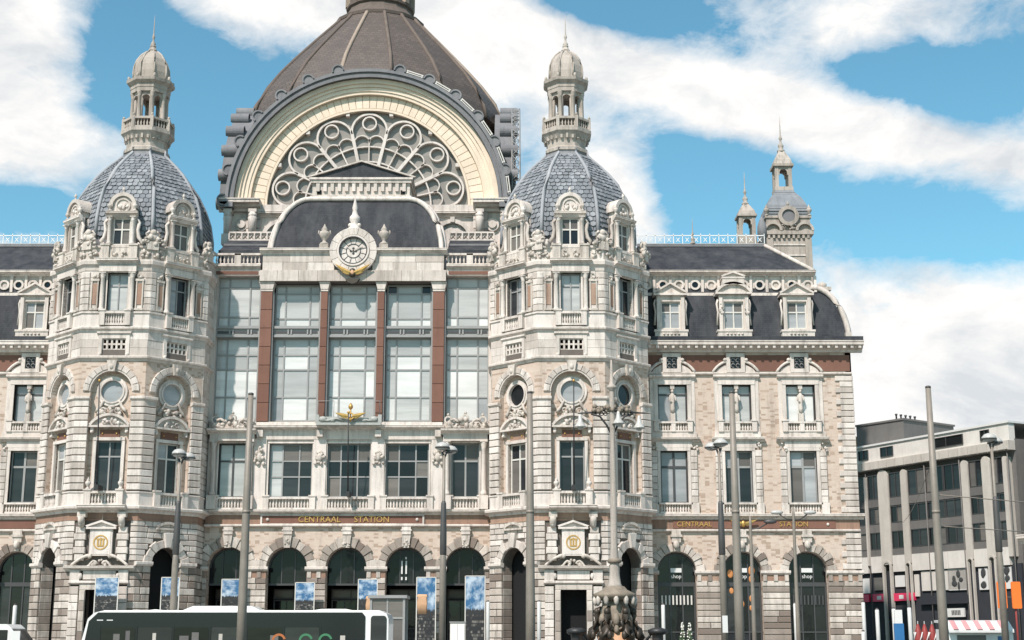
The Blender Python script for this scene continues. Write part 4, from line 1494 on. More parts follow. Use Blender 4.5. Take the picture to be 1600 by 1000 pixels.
# attic with the clock
at_ = MB().box(-6.35, 6.35, -0.38, 0.8, 25.5, 26.28)
att = put('attic', at_, 'joint', STATION, C)
courses(STONE, att, C, -6.35, 6.35, 25.5, 26.28, 0.78, 1.2, 1.7, -0.46, yb=-0.36, gap=0.014, ins=0.012, seed=1)
ab = put('attic_block', MB().box(-6.2, 6.2, -0.28, 0.8, 26.28, 27.45), 'joint', STATION, C)
courses(STONE, ab, C, -6.2, 6.2, 26.28, 27.45, 0.58, 1.5, 2.2, -0.34, [('circ', 0, 27.6, 1.5)], yb=-0.26, gap=0.012, ins=0.012, seed=2)
for s in (-1, 1):
    put('attic_cornice', cornice(MB(), *sorted((s * 1.62, s * 6.4)), 27.42, 27.84, 0.42, -0.24), 'stone_trim', STATION, C)
ck = MB()
ck.arc(0, 27.62, 0.98, 1.60, -0.62, 0.6, 0, 360, 40)
ck.arc(0, 27.62, 0.98, 1.10, -0.74, -0.5, 0, 360, 40)
clock = put('clock', ck, 'stone_smooth', STATION, C)
for k in range(14):
    a0 = 360 * k / 14
    VOUS.add(clock, C, [(1.14 * math.cos(R(t)), 27.62 + 1.14 * math.sin(R(t))) for t in (a0 + .6, a0 + 12.9, a0 + 25.1)] +
             [(1.62 * math.cos(R(t)), 27.62 + 1.62 * math.sin(R(t))) for t in (a0 + 25.1, a0 + 12.9, a0 + .6)], -0.6, -0.67, 0.012)
put('clock_rim', MB().arc(0, 27.62, 0.90, 0.99, -0.70, -0.4, 0, 360, 40), 'iron', clock, C)
put('dial', MB().disc(0, 27.62, 0.92, -0.50, -0.42, 40), 'stone_smooth', clock, C)
put('dial_ring', MB().arc(0, 27.62, 0.46, 0.51, -0.53, -0.49, 0, 360, 30), 'iron', clock, C)
for k in range(12):
    a0 = 15 + 30 * k
    sp_ = MB().prism([(0.5, -0.014), (0.91, -0.018), (0.91, 0.018), (0.5, 0.014)], -0.525, -0.49)
    put('hour_bar', sp_, 'iron', clock, C @ Matrix.Translation((0, 0, 27.62)) @ Matrix.Rotation(R(a0), 4, 'Y'))
ds = MB()
for k in range(4):
    a0 = R(90 * k)
    ds.disc(0.17 * math.cos(a0), 27.62 + 0.17 * math.sin(a0), 0.085, -0.53, -0.49, 10)
put('dial_ornament', ds, 'iron', clock, C)
for ang, ln_ in ((146, 0.62), (28, 0.72)):
    hd = MB().prism([(-0.05, -0.05), (ln_ * 0.6, -0.05), (ln_, 0), (ln_ * 0.6, 0.05), (-0.05, 0.05)], -0.565, -0.545)
    put('clock_hand', hd, 'stone_trim', clock, C @ Matrix.Translation((0, 0, 27.62)) @ Matrix.Rotation(R(-ang), 4, 'Y'))
gw = wings(MB(), 0, -0.72, 26.0, 1.25, 0.5, 0.42)
put('gilt_wings', gw, 'gold', clock, C)
sh = MB().ball(0, -0.74, 26.02, 0.26, 0.14, 0.34)
sh.prism([(-0.5, 25.62), (0.5, 25.62), (0.3, 25.35), (0, 25.25), (-0.3, 25.35)], -0.75, -0.45)
put('shield', sh, 'bronze', clock, C)
put('shield_boss', MB().ball(0, -0.86, 26.02, 0.14, 0.06, 0.16), 'stone_orange', clock, C)
for s in (-1, 1):
    ub = MB().box(s * 2.05 - 0.3, s * 2.05 + 0.3, -0.5, 0.1, 27.84, 28.12)
    urn(ub, s * 2.05, -0.2, 28.12, 1.5)
    for t in (-1, 1):
        ub.tube([(s * 2.05 + t * 0.2, -0.2, 28.75), (s * 2.05 + t * 0.42, -0.2, 28.95), (s * 2.05 + t * 0.38, -0.2, 29.15)], 0.05, 5)
    put('urn', ub, 'stone_lantern', STATION, C)
tf = MB().lathe([(0.55, 29.1), (0.5, 29.3), (0.32, 29.42), (0.26, 29.7), (0.36, 29.9), (0.36, 30.15), (0.22, 30.3), (0.16, 30.6), (0.2, 30.8), (0.06, 31.4), (0.02, 31.8)], 10, 0, -0.1)
for t in (-1, 1):
    tf.ball(t * 0.3, -0.15, 29.55, 0.16)
put('clock_finial', tf, 'stone_trim', STATION, C)
# outer bays: small cornice and balustrade
for s in (-1, 1):
    a, b = sorted((s * 6.36, s * (CW + 0.15)))
    oc_ = MB().box(a, b, -0.1, 0.8, 26.0, 26.36)
    cornice(oc_, a, b, 26.42, 26.74, 0.34)
    oc_.box(a, b, -0.06, 0.8, 26.30, 26.74)
    ob = put('bay_cornice', oc_, 'stone_trim', STATION, C)
    put('marble_panel', MB().box(a + 0.15, b - 0.15, -0.13, -0.05, 26.06, 26.30), 'granite', ob, C)
    bl = balustrade(MB(), a, b, 26.74, 27.56, -0.02, 0.26, 0.0)
    bl.box((a + b) / 2 - 0.22, (a + b) / 2 + 0.22, -0.18, 0.12, 26.74, 27.54)
    put('balustrade', bl, 'stone_trim', STATION, C)
    # low slate roofs behind the balustrade and the pierced parapet above them
    rf = MB().prism([(a, 26.6), (b, 26.6), (b, 28.1), (a, 28.1)], 1.0, 1.2)
    rf.add([(a, 1.0, 28.0), (b, 1.0, 28.0), (b, 4.4, 29.75), (a, 4.4, 29.75)], [(0, 1, 2, 3)])
    put('side_roof', rf, 'slate', STATION, C)
    put('gutter', MB().box(a, b, 2.6, 2.72, 28.86, 29.0), 'lead', STATION, C)
    pw = MB()
    y_ = 4.4
    pw.box(a, b, y_, y_ + 0.15, 29.72, 29.84)
    pw.box(a, b, y_, y_ + 0.15, 30.30, 30.42)
    n = 7
    for k in range(n + 1):
        x = a + (b - a) * k / n
        pw.box(x - 0.05, x + 0.05, y_ - 0.01, y_ + 0.16, 29.84, 30.30)
    pw.box(a, b, y_ + 0.1, y_ + 0.16, 29.84, 30.30)
    pwo = put('pierced_parapet', pw, 'stone_trim', STATION, C)
    xs_ = MB()
    for k in range(n):
        x = a + (b - a) * (k + 0.5) / n
        for t in (-1, 1):
            xs_.prism([(x - t * 0.12 - 0.03, 29.92), (x - t * 0.12 + 0.03, 29.92), (x + t * 0.12 + 0.03, 30.22), (x + t * 0.12 - 0.03, 30.22)], y_ + 0.06 - 0.004 * t, y_ + 0.09)
    put('parapet_crosses', xs_, 'joint', pwo, C)
# ------------------------------------------------------------------ curved slate roof over the clock
rp = []
for i in range(13):
    t = R(90 * i / 12)
    rp.append((3.5 + 2.45 * math.cos(t), 27.9 + 4.35 * math.sin(t)))
outline = rp + [(-x, z) for x, z in rp[::-1]]


def lean(z):
    return 1.2 + max(0, z - 27.9) * 0.30


rm = MB()
nO = len(outline)
vs = [(x, lean(z), z) for x, z in outline] + [(x, 8.0, z) for x, z in outline]
rm.add(vs, [tuple(range(nO)), tuple(range(2 * nO - 1, nO - 1, -1))] + [(i, (i + 1) % nO, (i + 1) % nO + nO, i + nO) for i in range(nO)])
put('clock_roof', rm, 'slate', STATION, C)
rim = MB()
rim.tube([(x, lean(z) - 0.05, z) for x, z in [(5.95, 27.6)] + outline + [(-5.95, 27.6)]], 0.19, 6)
put('roof_edge', rim, 'stone_trim', STATION, C)
rim2 = MB()
rim2.tube([(x * 1.035, lean(z) + 0.35, z + 0.08) for x, z in [(5.95, 27.6)] + outline + [(-5.95, 27.6)]], 0.15, 6)
put('roof_edge', rim2, 'stone_trim', STATION, C)
# little dentilled attic and gable behind
C2 = frame(X0, YF, 0)
da = MB().box(-3.5, 3.5, 3.4, 8.0, 32.4, 33.85)
da.box(-3.62, 3.62, 3.2, 8.0, 33.72, 33.95)
da.box(-3.62, 3.62, 3.28, 8.0, 32.62, 32.78)
for k in range(13):
    x = -3.1 + 6.2 * k / 12
    da.box(x - 0.12, x + 0.12, 3.24, 3.5, 33.1, 33.72)
da.box(-3.72, 3.72, 3.1, 8.0, 33.95, 34.1)
put('upper_attic', da, 'stone_trim', STATION, C)
for x in (-3.0, 3.0):
    put('vent_hole', MB().box(x - 0.16, x + 0.16, 3.36, 3.45, 32.9, 33.2), 'interior', STATION, C)
gr_ = MB().prism([(-3.75, 34.1), (3.75, 34.1), (0.0, 35.25)], 3.3, 8.0)
put('gable_roof', gr_, 'slate', STATION, C)
ge = MB()
for s in (-1, 1):
    ge.prism([(s * 3.8, 34.1), (0, 35.3), (0, 35.40), (s * 3.95, 34.16)], 3.12, 3.5)
put('gable_coping', ge, 'stone_trim', STATION, C)

# ------------------------------------------------------------------ great hall: arched gable and dome
HY = 103.0
H = frame(X0, HY, 0)
ZC = 33.45
RW = 7.6
hw = MB()
n = 40
for s in (-1, 1):
    poly = [(s * RW * math.cos(R(90 * i / n)), ZC + RW * math.sin(R(90 * i / n))) for i in range(n + 1)]
    poly += [(s * 10.2 * math.cos(R(90 - 90 * i / n)), ZC + 10.2 * math.sin(R(90 - 90 * i / n))) for i in range(n + 1)]
    hw.prism(poly if s > 0 else poly[::-1], 0.0, 1.2)
gable = put('gable_wall', hw, 'stone_cream', STATION, H)
put('hall_base_wall', MB().box(-10.4, 10.4, 0.0, 1.2, 22, ZC), 'stone_smooth', STATION, H)
am = MB()
am.arc(0, ZC, 7.55, 7.72, -0.12, 0.2, 0, 180, 48)
am.arc(0, ZC, 8.75, 8.98, -0.42, 0.05, 0, 180, 48)
am.arc(0, ZC, 9.28, 9.52, -0.62, 0.05, 0, 180, 48)
am.arc(0, ZC, 9.52, 9.86, -0.78, 0.05, 0, 180, 48)
am.arc(0, ZC, 8.98, 9.28, -0.5, 0.05, 0, 180, 48)
put('archivolt', am, 'stone_cream', gable, H)
nb = 48
for i in range(nb):
    b0, b1 = 180 * i / nb + 0.12, 180 * (i + 1) / nb - 0.12
    pts = [(7.74 * math.cos(R(a)), ZC + 7.74 * math.sin(R(a))) for a in (b0, b1)] + [(8.74 * math.cos(R(a)), ZC + 8.74 * math.sin(R(a))) for a in (b1, b0)]
    ARCHB.add(gable, H, pts, 0.02, -0.10, 0.02)
# lead rim with half-round scallops, seen on all four gables


def lead_rim():
    m = MB()
    m.arc(0, ZC, 9.86, 10.42, -1.05, 1.6, 0, 180, 48)
    m.arc(0, ZC, 10.28, 10.52, -1.22, 1.6, 0, 180, 48)
    m.arc(0, ZC, 9.86, 10.1, -1.16, 0.4, 0, 180, 48)
    m.box(-10.9, -9.9, -1.2, 1.6, ZC - 0.4, ZC)
    m.box(9.9, 10.9, -1.2, 1.6, ZC - 0.4, ZC)
    return m


def scallop():
    m = MB()
    m.arc(0, 0, 0.36, 0.47, -1.30, 0.2, -10, 190, 12)
    m.disc(0, 0, 0.38, -1.2, 0.1, 16)
    return m


def side_rim():
    m = MB()
    m.arc(0, ZC, 9.86, 10.42, -0.55, 0.9, 0, 180, 48)
    m.arc(0, ZC, 10.28, 10.52, -0.75, 0.9, 0, 180, 48)
    return m


def side_scallop():
    m = MB()
    m.arc(0, 0, 0.34, 0.47, -0.9, 0.5, -10, 190, 12)
    m.disc(0, 0, 0.38, -0.8, 0.4, 16)
    return m


def rail_piece():
    return MB().box(-0.66, 0.66, -1.26, -1.16, 0.16, 0.24).box(-0.66, 0.66, -1.26, -1.16, 0.02, 0.08).box(-0.62, -0.55, -1.26, -1.16, 0, 0.2).box(0.55, 0.62, -1.26, -1.16, 0, 0.2)


HDEP = 21.0
for gi, deg in enumerate((0, -90, 90)):
    Mg = frame(X0, HY, 0) if deg == 0 else frame(X0 + (10.4 if deg > 0 else -10.4), HY + HDEP / 2, 0, deg)
    rimo = put('lead_gable_rim', cached(('lead_gable_rim', deg != 0), 'lead', lead_rim if deg == 0 else side_rim), 'lead', STATION, Mg)
    for k in range(-7, 8):
        if k == 0:
            continue
        a = 12.75 * k
        if abs(a) > 92:
            continue
        Ms = Mg @ Matrix.Translation((10.62 * math.sin(R(a)), 0, ZC + 10.62 * math.cos(R(a)))) @ Matrix.Rotation(R(a), 4, 'Y')
        place('scallop', cached(('scallop', deg != 0), 'lead', scallop if deg == 0 else side_scallop), rimo, Ms)
        if deg == 0 and 0 < k < 7:
            a2 = a + 6.4
            Mr = Mg @ Matrix.Translation((10.52 * math.sin(R(a2)), 0, ZC + 10.52 * math.cos(R(a2)))) @ Matrix.Rotation(R(a2), 4, 'Y')
            place('snow_rail', cached('snow_rail', 'frame_pale', rail_piece), rimo, Mr)
    if deg:
        sw = MB()
        for s in (-1, 1):
            poly = [(s * 7.6 * math.cos(R(90 * i / 20)), ZC + 7.6 * math.sin(R(90 * i / 20))) for i in range(21)]
            poly += [(s * 10.2 * math.cos(R(90 - 90 * i / 20)), ZC + 10.2 * math.sin(R(90 - 90 * i / 20))) for i in range(21)]
            sw.prism(poly if s > 0 else poly[::-1], 0.0, 0.8)
        sw.box(-10.2, 10.2, 0, 0.8, 20, ZC)
        put('side_gable', sw, 'stone_cream', STATION, Mg)
        put('side_gable_glass', MB().prism([(7.7 * math.cos(R(180 * i / 24)), ZC + 7.7 * math.sin(R(180 * i / 24))) for i in range(25)], 0.5, 0.6), 'glass_grey', STATION, Mg)
        ld = MB()                                                   # roof ladder beside the rim
        for t in (-0.3, 0.3):
            ld.tube([(11.0 * math.sin(R(a)), -0.75 + t, ZC + 11.0 * math.cos(R(a))) for a in range(-88, -20, 8)], 0.06, 4)
        for a in range(-88, -28, 4):
            for t0, t1, da_ in ((-0.3, 0.3, 0), (-0.3, 0.3, 4), (0.3, -0.3, 4)):
                ld.tube([(11.0 * math.sin(R(a)), -0.75 + t0, ZC + 11.0 * math.cos(R(a))), (11.0 * math.sin(R(a + da_)), -0.75 + t1, ZC + 11.0 * math.cos(R(a + da_)))], 0.03, 4)
        if deg > 0:
            put('roof_ladder', ld, 'frame_grey', STATION, Mg)
# walls closing the hall
bk = MB()
bk.box(-10.4, 10.4, HDEP - 0.5, HDEP, 20, 44)
put('hall_rear_wall', bk, 'stone_smooth', STATION, H)
put('hall_void', MB().box(-7.4, 7.4, 6.0, 6.2, 24, 42), 'glass_grey', STATION, H)
# tracery of the great window
gl = put('great_window', MB().prism([(7.7 * math.cos(R(180 * i / 40)), ZC + 7.7 * math.sin(R(180 * i / 40))) for i in range(41)], 0.42, 0.46), 'glass_fan', STATION, H)
tr = MB()
yA, yB = 0.10, 0.42
NS = 7
step = 180.0 / NS
Rp = 6.15                      # ring where the petals stand
for i in range(NS):
    am_ = step * (i + 0.5)
    c, s = math.cos(R(am_)), math.sin(R(am_))
    rr = Rp * math.sin(R(step / 2)) * 0.98
    cx_, cz_ = 6.0 * c, ZC + 6.0 * s
    # round head of each light, springing from the spokes
    tr.arc(cx_, cz_, rr - 0.09, rr + 0.06, yA - 0.06, yB, am_ - 100, am_ + 100, 22)
    ex, ez = 6.6 * c, ZC + 6.6 * s
    tr.arc(ex, ez, 0.46, 0.57, yA - 0.02, yB, 0, 360, 20)
    for sg in (-1, 1):                       # two small lights under the eye
        a2 = am_ + sg * step * 0.24
        q = 5.05
        tr.arc(q * math.cos(R(a2)), ZC + q * math.sin(R(a2)), 0.55, 0.64, yA, yB, a2 - 92, a2 + 92, 12)
    tr.prism([(2.2 * c - 0.05 * s, ZC + 2.2 * s + 0.05 * c), (5.35 * c - 0.05 * s, ZC + 5.35 * s + 0.05 * c), (5.35 * c + 0.05 * s, ZC + 5.35 * s - 0.05 * c), (2.2 * c + 0.05 * s, ZC + 2.2 * s - 0.05 * c)], yA, yB)
for i in range(NS + 1):
    c, s = math.cos(R(step * i)), math.sin(R(step * i))
    z_ = 0.12 if 0 < i < NS else 0.06
    tr.prism([(2.0 * c - z_ * s, ZC + 2.0 * s + z_ * c), (6.0 * c - z_ * s, ZC + 6.0 * s + z_ * c), (6.0 * c + z_ * s, ZC + 6.0 * s - z_ * c), (2.0 * c + z_ * s, ZC + 2.0 * s - z_ * c)], yA - 0.03, yB)
    if 0 < i < NS:
        tr.box(7.45 * c - 0.14, 7.45 * c + 0.14, yA - 0.15, yB, ZC + 7.45 * s - 0.14, ZC + 7.45 * s + 0.14)
for q in (2.3, 3.55, 4.75):
    tr.arc(0, ZC, q - 0.055, q + 0.055, yA + 0.02, yB, 0, 180, 40)
put('tracery', tr, 'stone_smooth', gl, H)
# sill, blind arches and the corner brackets under the gable
bs = MB()
bs.box(-8.4, 8.4, -0.35, 0.1, 32.9, ZC)
cornice(bs, -8.4, 8.4, 32.55, 32.95, 0.45)
for s in (-1, 1):
    cornice(bs, *sorted((s * 7.95, s * 11.1)), 32.95, 33.75, 1.25)
    for x in (8.45, 10.3):
        bs.lathe([(0.28, 31.0), (0.3, 32.0), (0.36, 32.3), (0.30, 32.4), (0.30, 32.7)], 10, s * x, -0.75)
        bs.ball(s * x, -0.8, 32.5, 0.34, 0.3, 0.22)
        bs.box(s * x - 0.3, s * x + 0.3, -1.0, 0, 32.7, 32.96)
        bs.box(s * x - 0.36, s * x + 0.36, -1.05, 0, 30.2, 31.0)
    bs.disc(s * 9.38, 31.95, 0.5, -0.22, 0.1, 20)
    bs.disc(s * 9.38, 31.95, 0.3, -0.34, 0.1, 16)
put('hall_cornice', bs, 'stone_trim', STATION, H)
for s in (-1, 1):
    ba = MB()
    ba.arc(s * 6.4, 30.9, 1.15, 1.45, -0.3, 0.05, 0, 180, 20)
    ba.box(s * 6.4 - 0.16, s * 6.4 + 0.16, -0.4, 0.05, 32.1, 32.5)
    for t in (-1, 1):
        ba.box(s * 6.4 + t * 1.3 - 0.15, s * 6.4 + t * 1.3 + 0.15, -0.3, 0.05, 29.5, 30.9)
        ba.box(s * 6.4 + t * 1.9 - 0.18, s * 6.4 + t * 1.9 + 0.18, -0.2, 0.05, 29.5, 32.55)
    ba.disc(s * 6.4, 30.9, 0.9, -0.08, 0.05, 20)
    put('blind_arch', ba, 'stone_trim', STATION, H)
    hb = put('hall_pier', MB().box(*sorted((s * 8.0, s * 8.9)), -0.2, 0.1, 29.0, 32.9), 'stone_smooth', STATION, H)
    courses(STONE, hb, H, *sorted((s * 7.95, s * 9.0)), 29.0, 32.9, 0.6, 0.9, 1.2, -0.27, yb=-0.18, seed=6)

# the brown dome
DX, DY = X0 - 0.45, 114.0
D = frame(DX, DY, 0)
dprof = [(10.9, 42.3), (10.6, 43.4), (9.85, 45.0), (8.75, 46.6), (7.45, 48.2), (6.15, 49.7), (5.0, 51.0), (4.1, 52.0), (3.5, 52.72)]
dome = put('main_dome', MB().lathe(dprof, 16, 0, 0, 11.25, True, False), 'dome_tile', STATION, D)
for k in range(16):
    a = R(11.25 + 22.5 * k)
    kk = 1 / math.cos(R(11.25))
    put('dome_rib', MB().tube([((r + 0.02) * kk * math.cos(a), (r + 0.02) * kk * math.sin(a), z) for r, z in dprof], 0.16, 5), 'copper_brown' if k % 4 != 3 else 'copper_rib', dome, D)
sk = MB().lathe([(3.75, 52.5), (3.8, 52.75), (3.2, 53.1), (2.8, 53.6), (2.65, 54.0), (2.85, 54.1), (2.85, 54.3), (2.6, 54.4), (2.6, 57.5), (2.9, 57.7), (2.9, 58.0), (2.0, 58.4)], 16, 0, 0, 11.25, True, False)
put('dome_lantern', sk, 'copper_brown', STATION, D)
lt = MB().lathe([(1.9, 58.3), (1.9, 61.0), (2.3, 61.3), (2.1, 62.0), (1.6, 63.2), (0.7, 64.4), (0.2, 66.0), (0.05, 70.0)], 16, 0, 0, 11.25, True, False)
put('dome_cupola', lt, 'copper_brown', STATION, D)
for k in range(8):
    a = R(11.25 + 45 * k)
    put('lantern_buttress', MB().box(-0.25, 0.25, -2.95, -2.55, 54.3, 57.6), 'copper_rib', STATION, D @ Matrix.Rotation(a, 4, 'Z'))
# ------------------------------------------------------------------ the wings beside the towers
def wing(xs, xa, xb, corner, wid):
    """xs: window axes; xa..xb: extent; corner: +1 when the free end is on the right"""
    M = frame(0, YF, 0)
    ed = [xa] + [(xs[i] + xs[i + 1]) / 2 for i in range(len(xs) - 1)] + [xb]
    # ground floor
    wl = MB()
    for i, x in enumerate(xs):
        stack_wall(wl, ed[i], ed[i + 1], 0, 8.85, [('arch', x, 1.27, 0.05, 6.02)], 0, 0.7)
    gw = put('wing_ground_wall', wl, 'brick', STATION, M)
    prs = [(xa, xs[0] - 1.27)] + [(xs[i] + 1.27, xs[i + 1] - 1.27) for i in range(len(xs) - 1)] + [(xs[-1] + 1.27, xb)]
    for a, b in prs:
        courses(GSTONE, gw, M, a, b, 0.8, 5.42, 0.385, 0.9, 1.7, -0.10, seed=wid + 11)
        put('pier_plinth', MB().box(a - 0.05, b + 0.05, -0.2, 0.1, 0, 0.8), 'stone_ground', gw, M)
        im = string(MB(), a - 0.1, b + 0.1, 5.82, 6.08, 0.26)
        put('impost', im, 'stone_trim', gw, M)
        put('pier_frieze', MB().box(a, b, -0.09, 0.05, 5.42, 5.82), 'granite_pale', gw, M)
        n = max(2, int((b - a) / 0.32))
        for k in range(0, n, 2):
            c_ = a + (b - a) * (k + 0.5) / n
            put('frieze_block', cached('frieze_block', 'stone_ground', lambda: MB().box(-0.13, 0.13, -0.16, -0.08, 0, 0.42)), 'stone_ground', gw, M @ Matrix.Translation((c_, 0, 5.41)))
    for i, x in enumerate(xs):
        voussoirs(GVOUS, gw, M, x, 6.05, 1.27, 1.75, 13, -0.10, alt=0.12)
        kb = MB().box(x - 0.3, x + 0.3, -0.26, 0.05, 7.9, 8.72)
        kb.box(x - 0.38, x + 0.38, -0.34, 0.05, 8.25, 8.4)
        kb.ball(x, -0.25, 7.75, 0.22, 0.15, 0.28)
        put('keystone', kb, 'stone_carved', gw, M)
        pm = ('glass_black', 'glass_dark')
        wo_ = window(STATION, M, x, 0.1, 5.2, 2.5, (0, .33, .67, 1), (0, .4, 1), 0.5, 'frame_dark', pm, 0.08, i + wid, 'shop_window', 0.12)
        head = MB()
        head.arc(x, 6.02, 1.15, 1.27, 0.44, 0.56, 0, 180, 20)
        head.box(x - 1.27, x + 1.27, 0.44, 0.56, 5.2, 5.34)
        for t in (-0.42, 0.42):
            head.box(x + t - 0.04, x + t + 0.04, 0.45, 0.55, 5.34, 7.1)
        ho = put('fanlight', head, 'frame_dark', STATION, M)
        put('pane', MB().prism([(x - 1.2, 5.3), (x + 1.2, 5.3)] + [(x + 1.2 * math.cos(R(180 * k / 16)), 6.02 + 1.2 * math.sin(R(180 * k / 16))) for k in range(17)], 0.51, 0.53), 'glass_black', ho, M)
        if corner > 0:
            sg = put('window_sign', MB().box(x - 0.36, x + 0.36, 0.38, 0.42, 5.98, 6.26), 'sign_white', ho, M)
            place('sign_lettering', TXT['shop'], ho, M @ Matrix.Translation((x, 0.4, 5.72)))
            if i != 1:
                bb = MB()
                for k in range(9):
                    bb.box(x - 1.0 + k * 0.24, x - 0.9 + k * 0.24, 0.40, 0.44, 3.9, 4.5)
                put('window_transfer', bb, 'frame_pale' if i == 0 else 'frame_dark', wo_, M)
    if corner > 0:
        for k, (u, z, r) in enumerate(((15.75, 6.1, 0.28), (15.75, 5.55, 0.24), (14.35, 5.9, 0.25), (14.95, 6.2, 0.22), (15.0, 5.6, 0.2), (15.05, 3.95, 0.22), (15.7, 4.3, 0.2), (14.4, 4.8, 0.18), (15.65, 3.7, 0.16))):
            put('lit_display', MB().ball(u, 0.5, z, r * 0.8, 0.025, r * 1.1, 10, 6), 'warm_lamp', STATION, M)
    put('wing_shop_void', MB().box(xa, xb, 2.5, 2.6, 0, 9), 'interior', STATION, M)
    # inscription band and cornice
    bs = string(MB(), xa, xb, 8.58, 8.76, 0.22)
    put('string_course', bs, 'stone_trim', STATION, M)
    fz = put('frieze', MB().box(xa, xb, -0.07, 0.1, 8.76, 9.40), 'granite_pale', STATION, M)
    if corner > 0:
        put('name_panel', MB().box(10.6, 21.3, -0.12, -0.05, 8.82, 9.34), 'granite', fz, M)
        place('gilt_lettering', TXT['centraal'], fz, M @ Matrix.Translation((12.0, -0.15, 9.08)))
        place('gilt_lettering', TXT['station'], fz, M @ Matrix.Translation((18.55, -0.15, 9.08)))
        we = wings(MB(), 15.2, -0.3, 9.1, 0.9, 0.15, 0.3)
        we.ball(15.2, -0.3, 9.1, 0.16, 0.12, 0.22)
        put('winged_emblem', we, 'gold', fz, M)
        put('stud', MB().ball(20.8, -0.14, 9.08, 0.1, 0.07, 0.1), 'stone_trim', fz, M)
    else:
        put('name_panel', MB().box(xa, xb - 0.4, -0.12, -0.05, 8.82, 9.34), 'granite', fz, M)
    put('cornice', cornice(MB(), xa, xb + (0.3 if corner > 0 else 0), 9.40, 9.78, 0.42), 'stone_trim', STATION, M)
    # first and second floors
    wl = MB()
    for i, x in enumerate(xs):
        stack_wall(wl, ed[i], ed[i + 1], 9.6, 20.7, [('rect', x, 0.90, 10.5, 13.95), ('rect', x, 0.98, 15.85, 18.42)], 0, 0.5)
    uw = put('wing_upper_wall', wl, 'brick', STATION, M)
    put('wing_rooms', MB().box(xa, xb, 2.2, 2.3, 9.2, 21), 'interior', STATION, M)
    put('wing_body', MB().box(xa, xb, 2.6, 12.0, 0, 21.0), 'stone_ground', STATION, M)
    for i, x in enumerate(xs):
        sd = wid * 50 + i
        sr = MB()
        surround(sr, x, 1.8, 10.5, 13.95, 0.2, -0.1, 0.3)
        for s in (-1, 1):
            for k in range(8):
                QUOIN.rect(uw, M, *sorted((x + s * 1.12, x + s * 1.55)), 10.5 + k * 0.44, 10.5 + k * 0.44 + 0.41, 0.02, -0.12, 0.03)
            crest(sr, x + s * 1.35, 13.95, 0.5, 0.6, -0.1, sd, 6, 0.1)
            sr.box(x + s * 1.33 - 0.26, x + s * 1.33 + 0.26, -0.2, 0.1, 9.78, 10.5)
        sr.box(x - 1.2, x + 1.2, -0.14, 0.1, 14.15, 14.55)
        cornice(sr, x - 1.75, x + 1.75, 14.55, 14.86, 0.42)
        sr.box(x - 1.55, x + 1.55, -0.16, 0.1, 14.86, 15.22)
        put('window_surround', sr, 'stone_trim', uw, M)
        pms = ('glass_pale',) if i == 0 else ('glass_dark', 'glass_grey', 'glass_pale') if i == 1 else ('glass_pale', 'glass_grey')
        if corner < 0:
            pms = ('glass_grey', 'glass_dark', 'glass_dark')
        window(STATION, M, x, 10.5, 13.95, 1.8, (0, .5, 1), (0, .70, 1), 0.28, 'frame_dark' if i == 0 else 'frame_grey', pms, 0.14, sd)
        put('balustrade', balustrade(MB(), x - 0.98, x + 0.98, 9.80, 10.5, -0.08, 0.18, 0.0), 'stone_trim', STATION, M)
        # second floor
        s2 = MB()
        surround(s2, x, 1.96, 15.85, 18.42, 0.26, -0.12, 0.3, False)
        s2.box(x - 1.5, x - 1.24, -0.06, 0.1, 15.22, 18.9)
        s2.box(x + 1.24, x + 1.5, -0.06, 0.1, 15.22, 18.9)
        s2.box(x - 1.3, x + 1.3, -0.1, 0.1, 18.68, 18.86)
        string(s2, x - 1.55, x + 1.55, 18.86, 19.08, 0.28)
        put('window_surround', s2, 'stone_trim', uw, M)
        window(STATION, M, x, 15.85, 18.42, 1.96, (0, .5, 1), (0, .76, 1), 0.28, 'frame_dark', ('glass_pale', 'glass_sky_blind') if i < 2 else ('glass_sky_blind_white',), 0.10, sd + 3)
        st = MB()                                         # carved figure as middle post
        st.box(x - 0.16, x + 0.16, -0.05, 0.24, 15.85, 16.5)
        st.lathe([(0.12, 16.5), (0.16, 16.8), (0.13, 17.1), (0.17, 17.5), (0.15, 17.75), (0.07, 17.85)], 8, x, 0.02)
        st.ball(x, 0.0, 17.98, 0.11, 0.11, 0.14)
        st.tube([(x - 0.16, 0.0, 17.7), (x - 0.22, -0.06, 17.35), (x - 0.06, -0.12, 17.2)], 0.05, 5)
        st.tube([(x + 0.16, 0.0, 17.7), (x + 0.22, -0.06, 17.35), (x + 0.06, -0.12, 17.25)], 0.05, 5)
        st.box(x - 0.14, x + 0.14, -0.06, 0.24, 18.12, 18.42)
        put('carved_mullion', st, 'stone_carved', uw, M)
        bl = balustrade(MB(), x - 0.95, x + 0.95, 15.22, 15.90, -0.10, 0.17, 0.34)
        bl.box(x - 0.14, x + 0.14, -0.24, 0.02, 15.22, 15.9)
        put('balustrade', bl, 'stone_trim', STATION, M)
        # grille with scrolled sides in the frieze
        gf = MB()
        gf.box(x - 0.62, x - 0.36, -0.2, 0.05, 19.2, 20.55)
        gf.box(x + 0.36, x + 0.62, -0.2, 0.05, 19.2, 20.55)
        gf.box(x - 0.36, x + 0.36, -0.2, 0.05, 20.3, 20.55)
        gf.box(x - 0.36, x + 0.36, -0.2, 0.05, 19.2, 19.5)
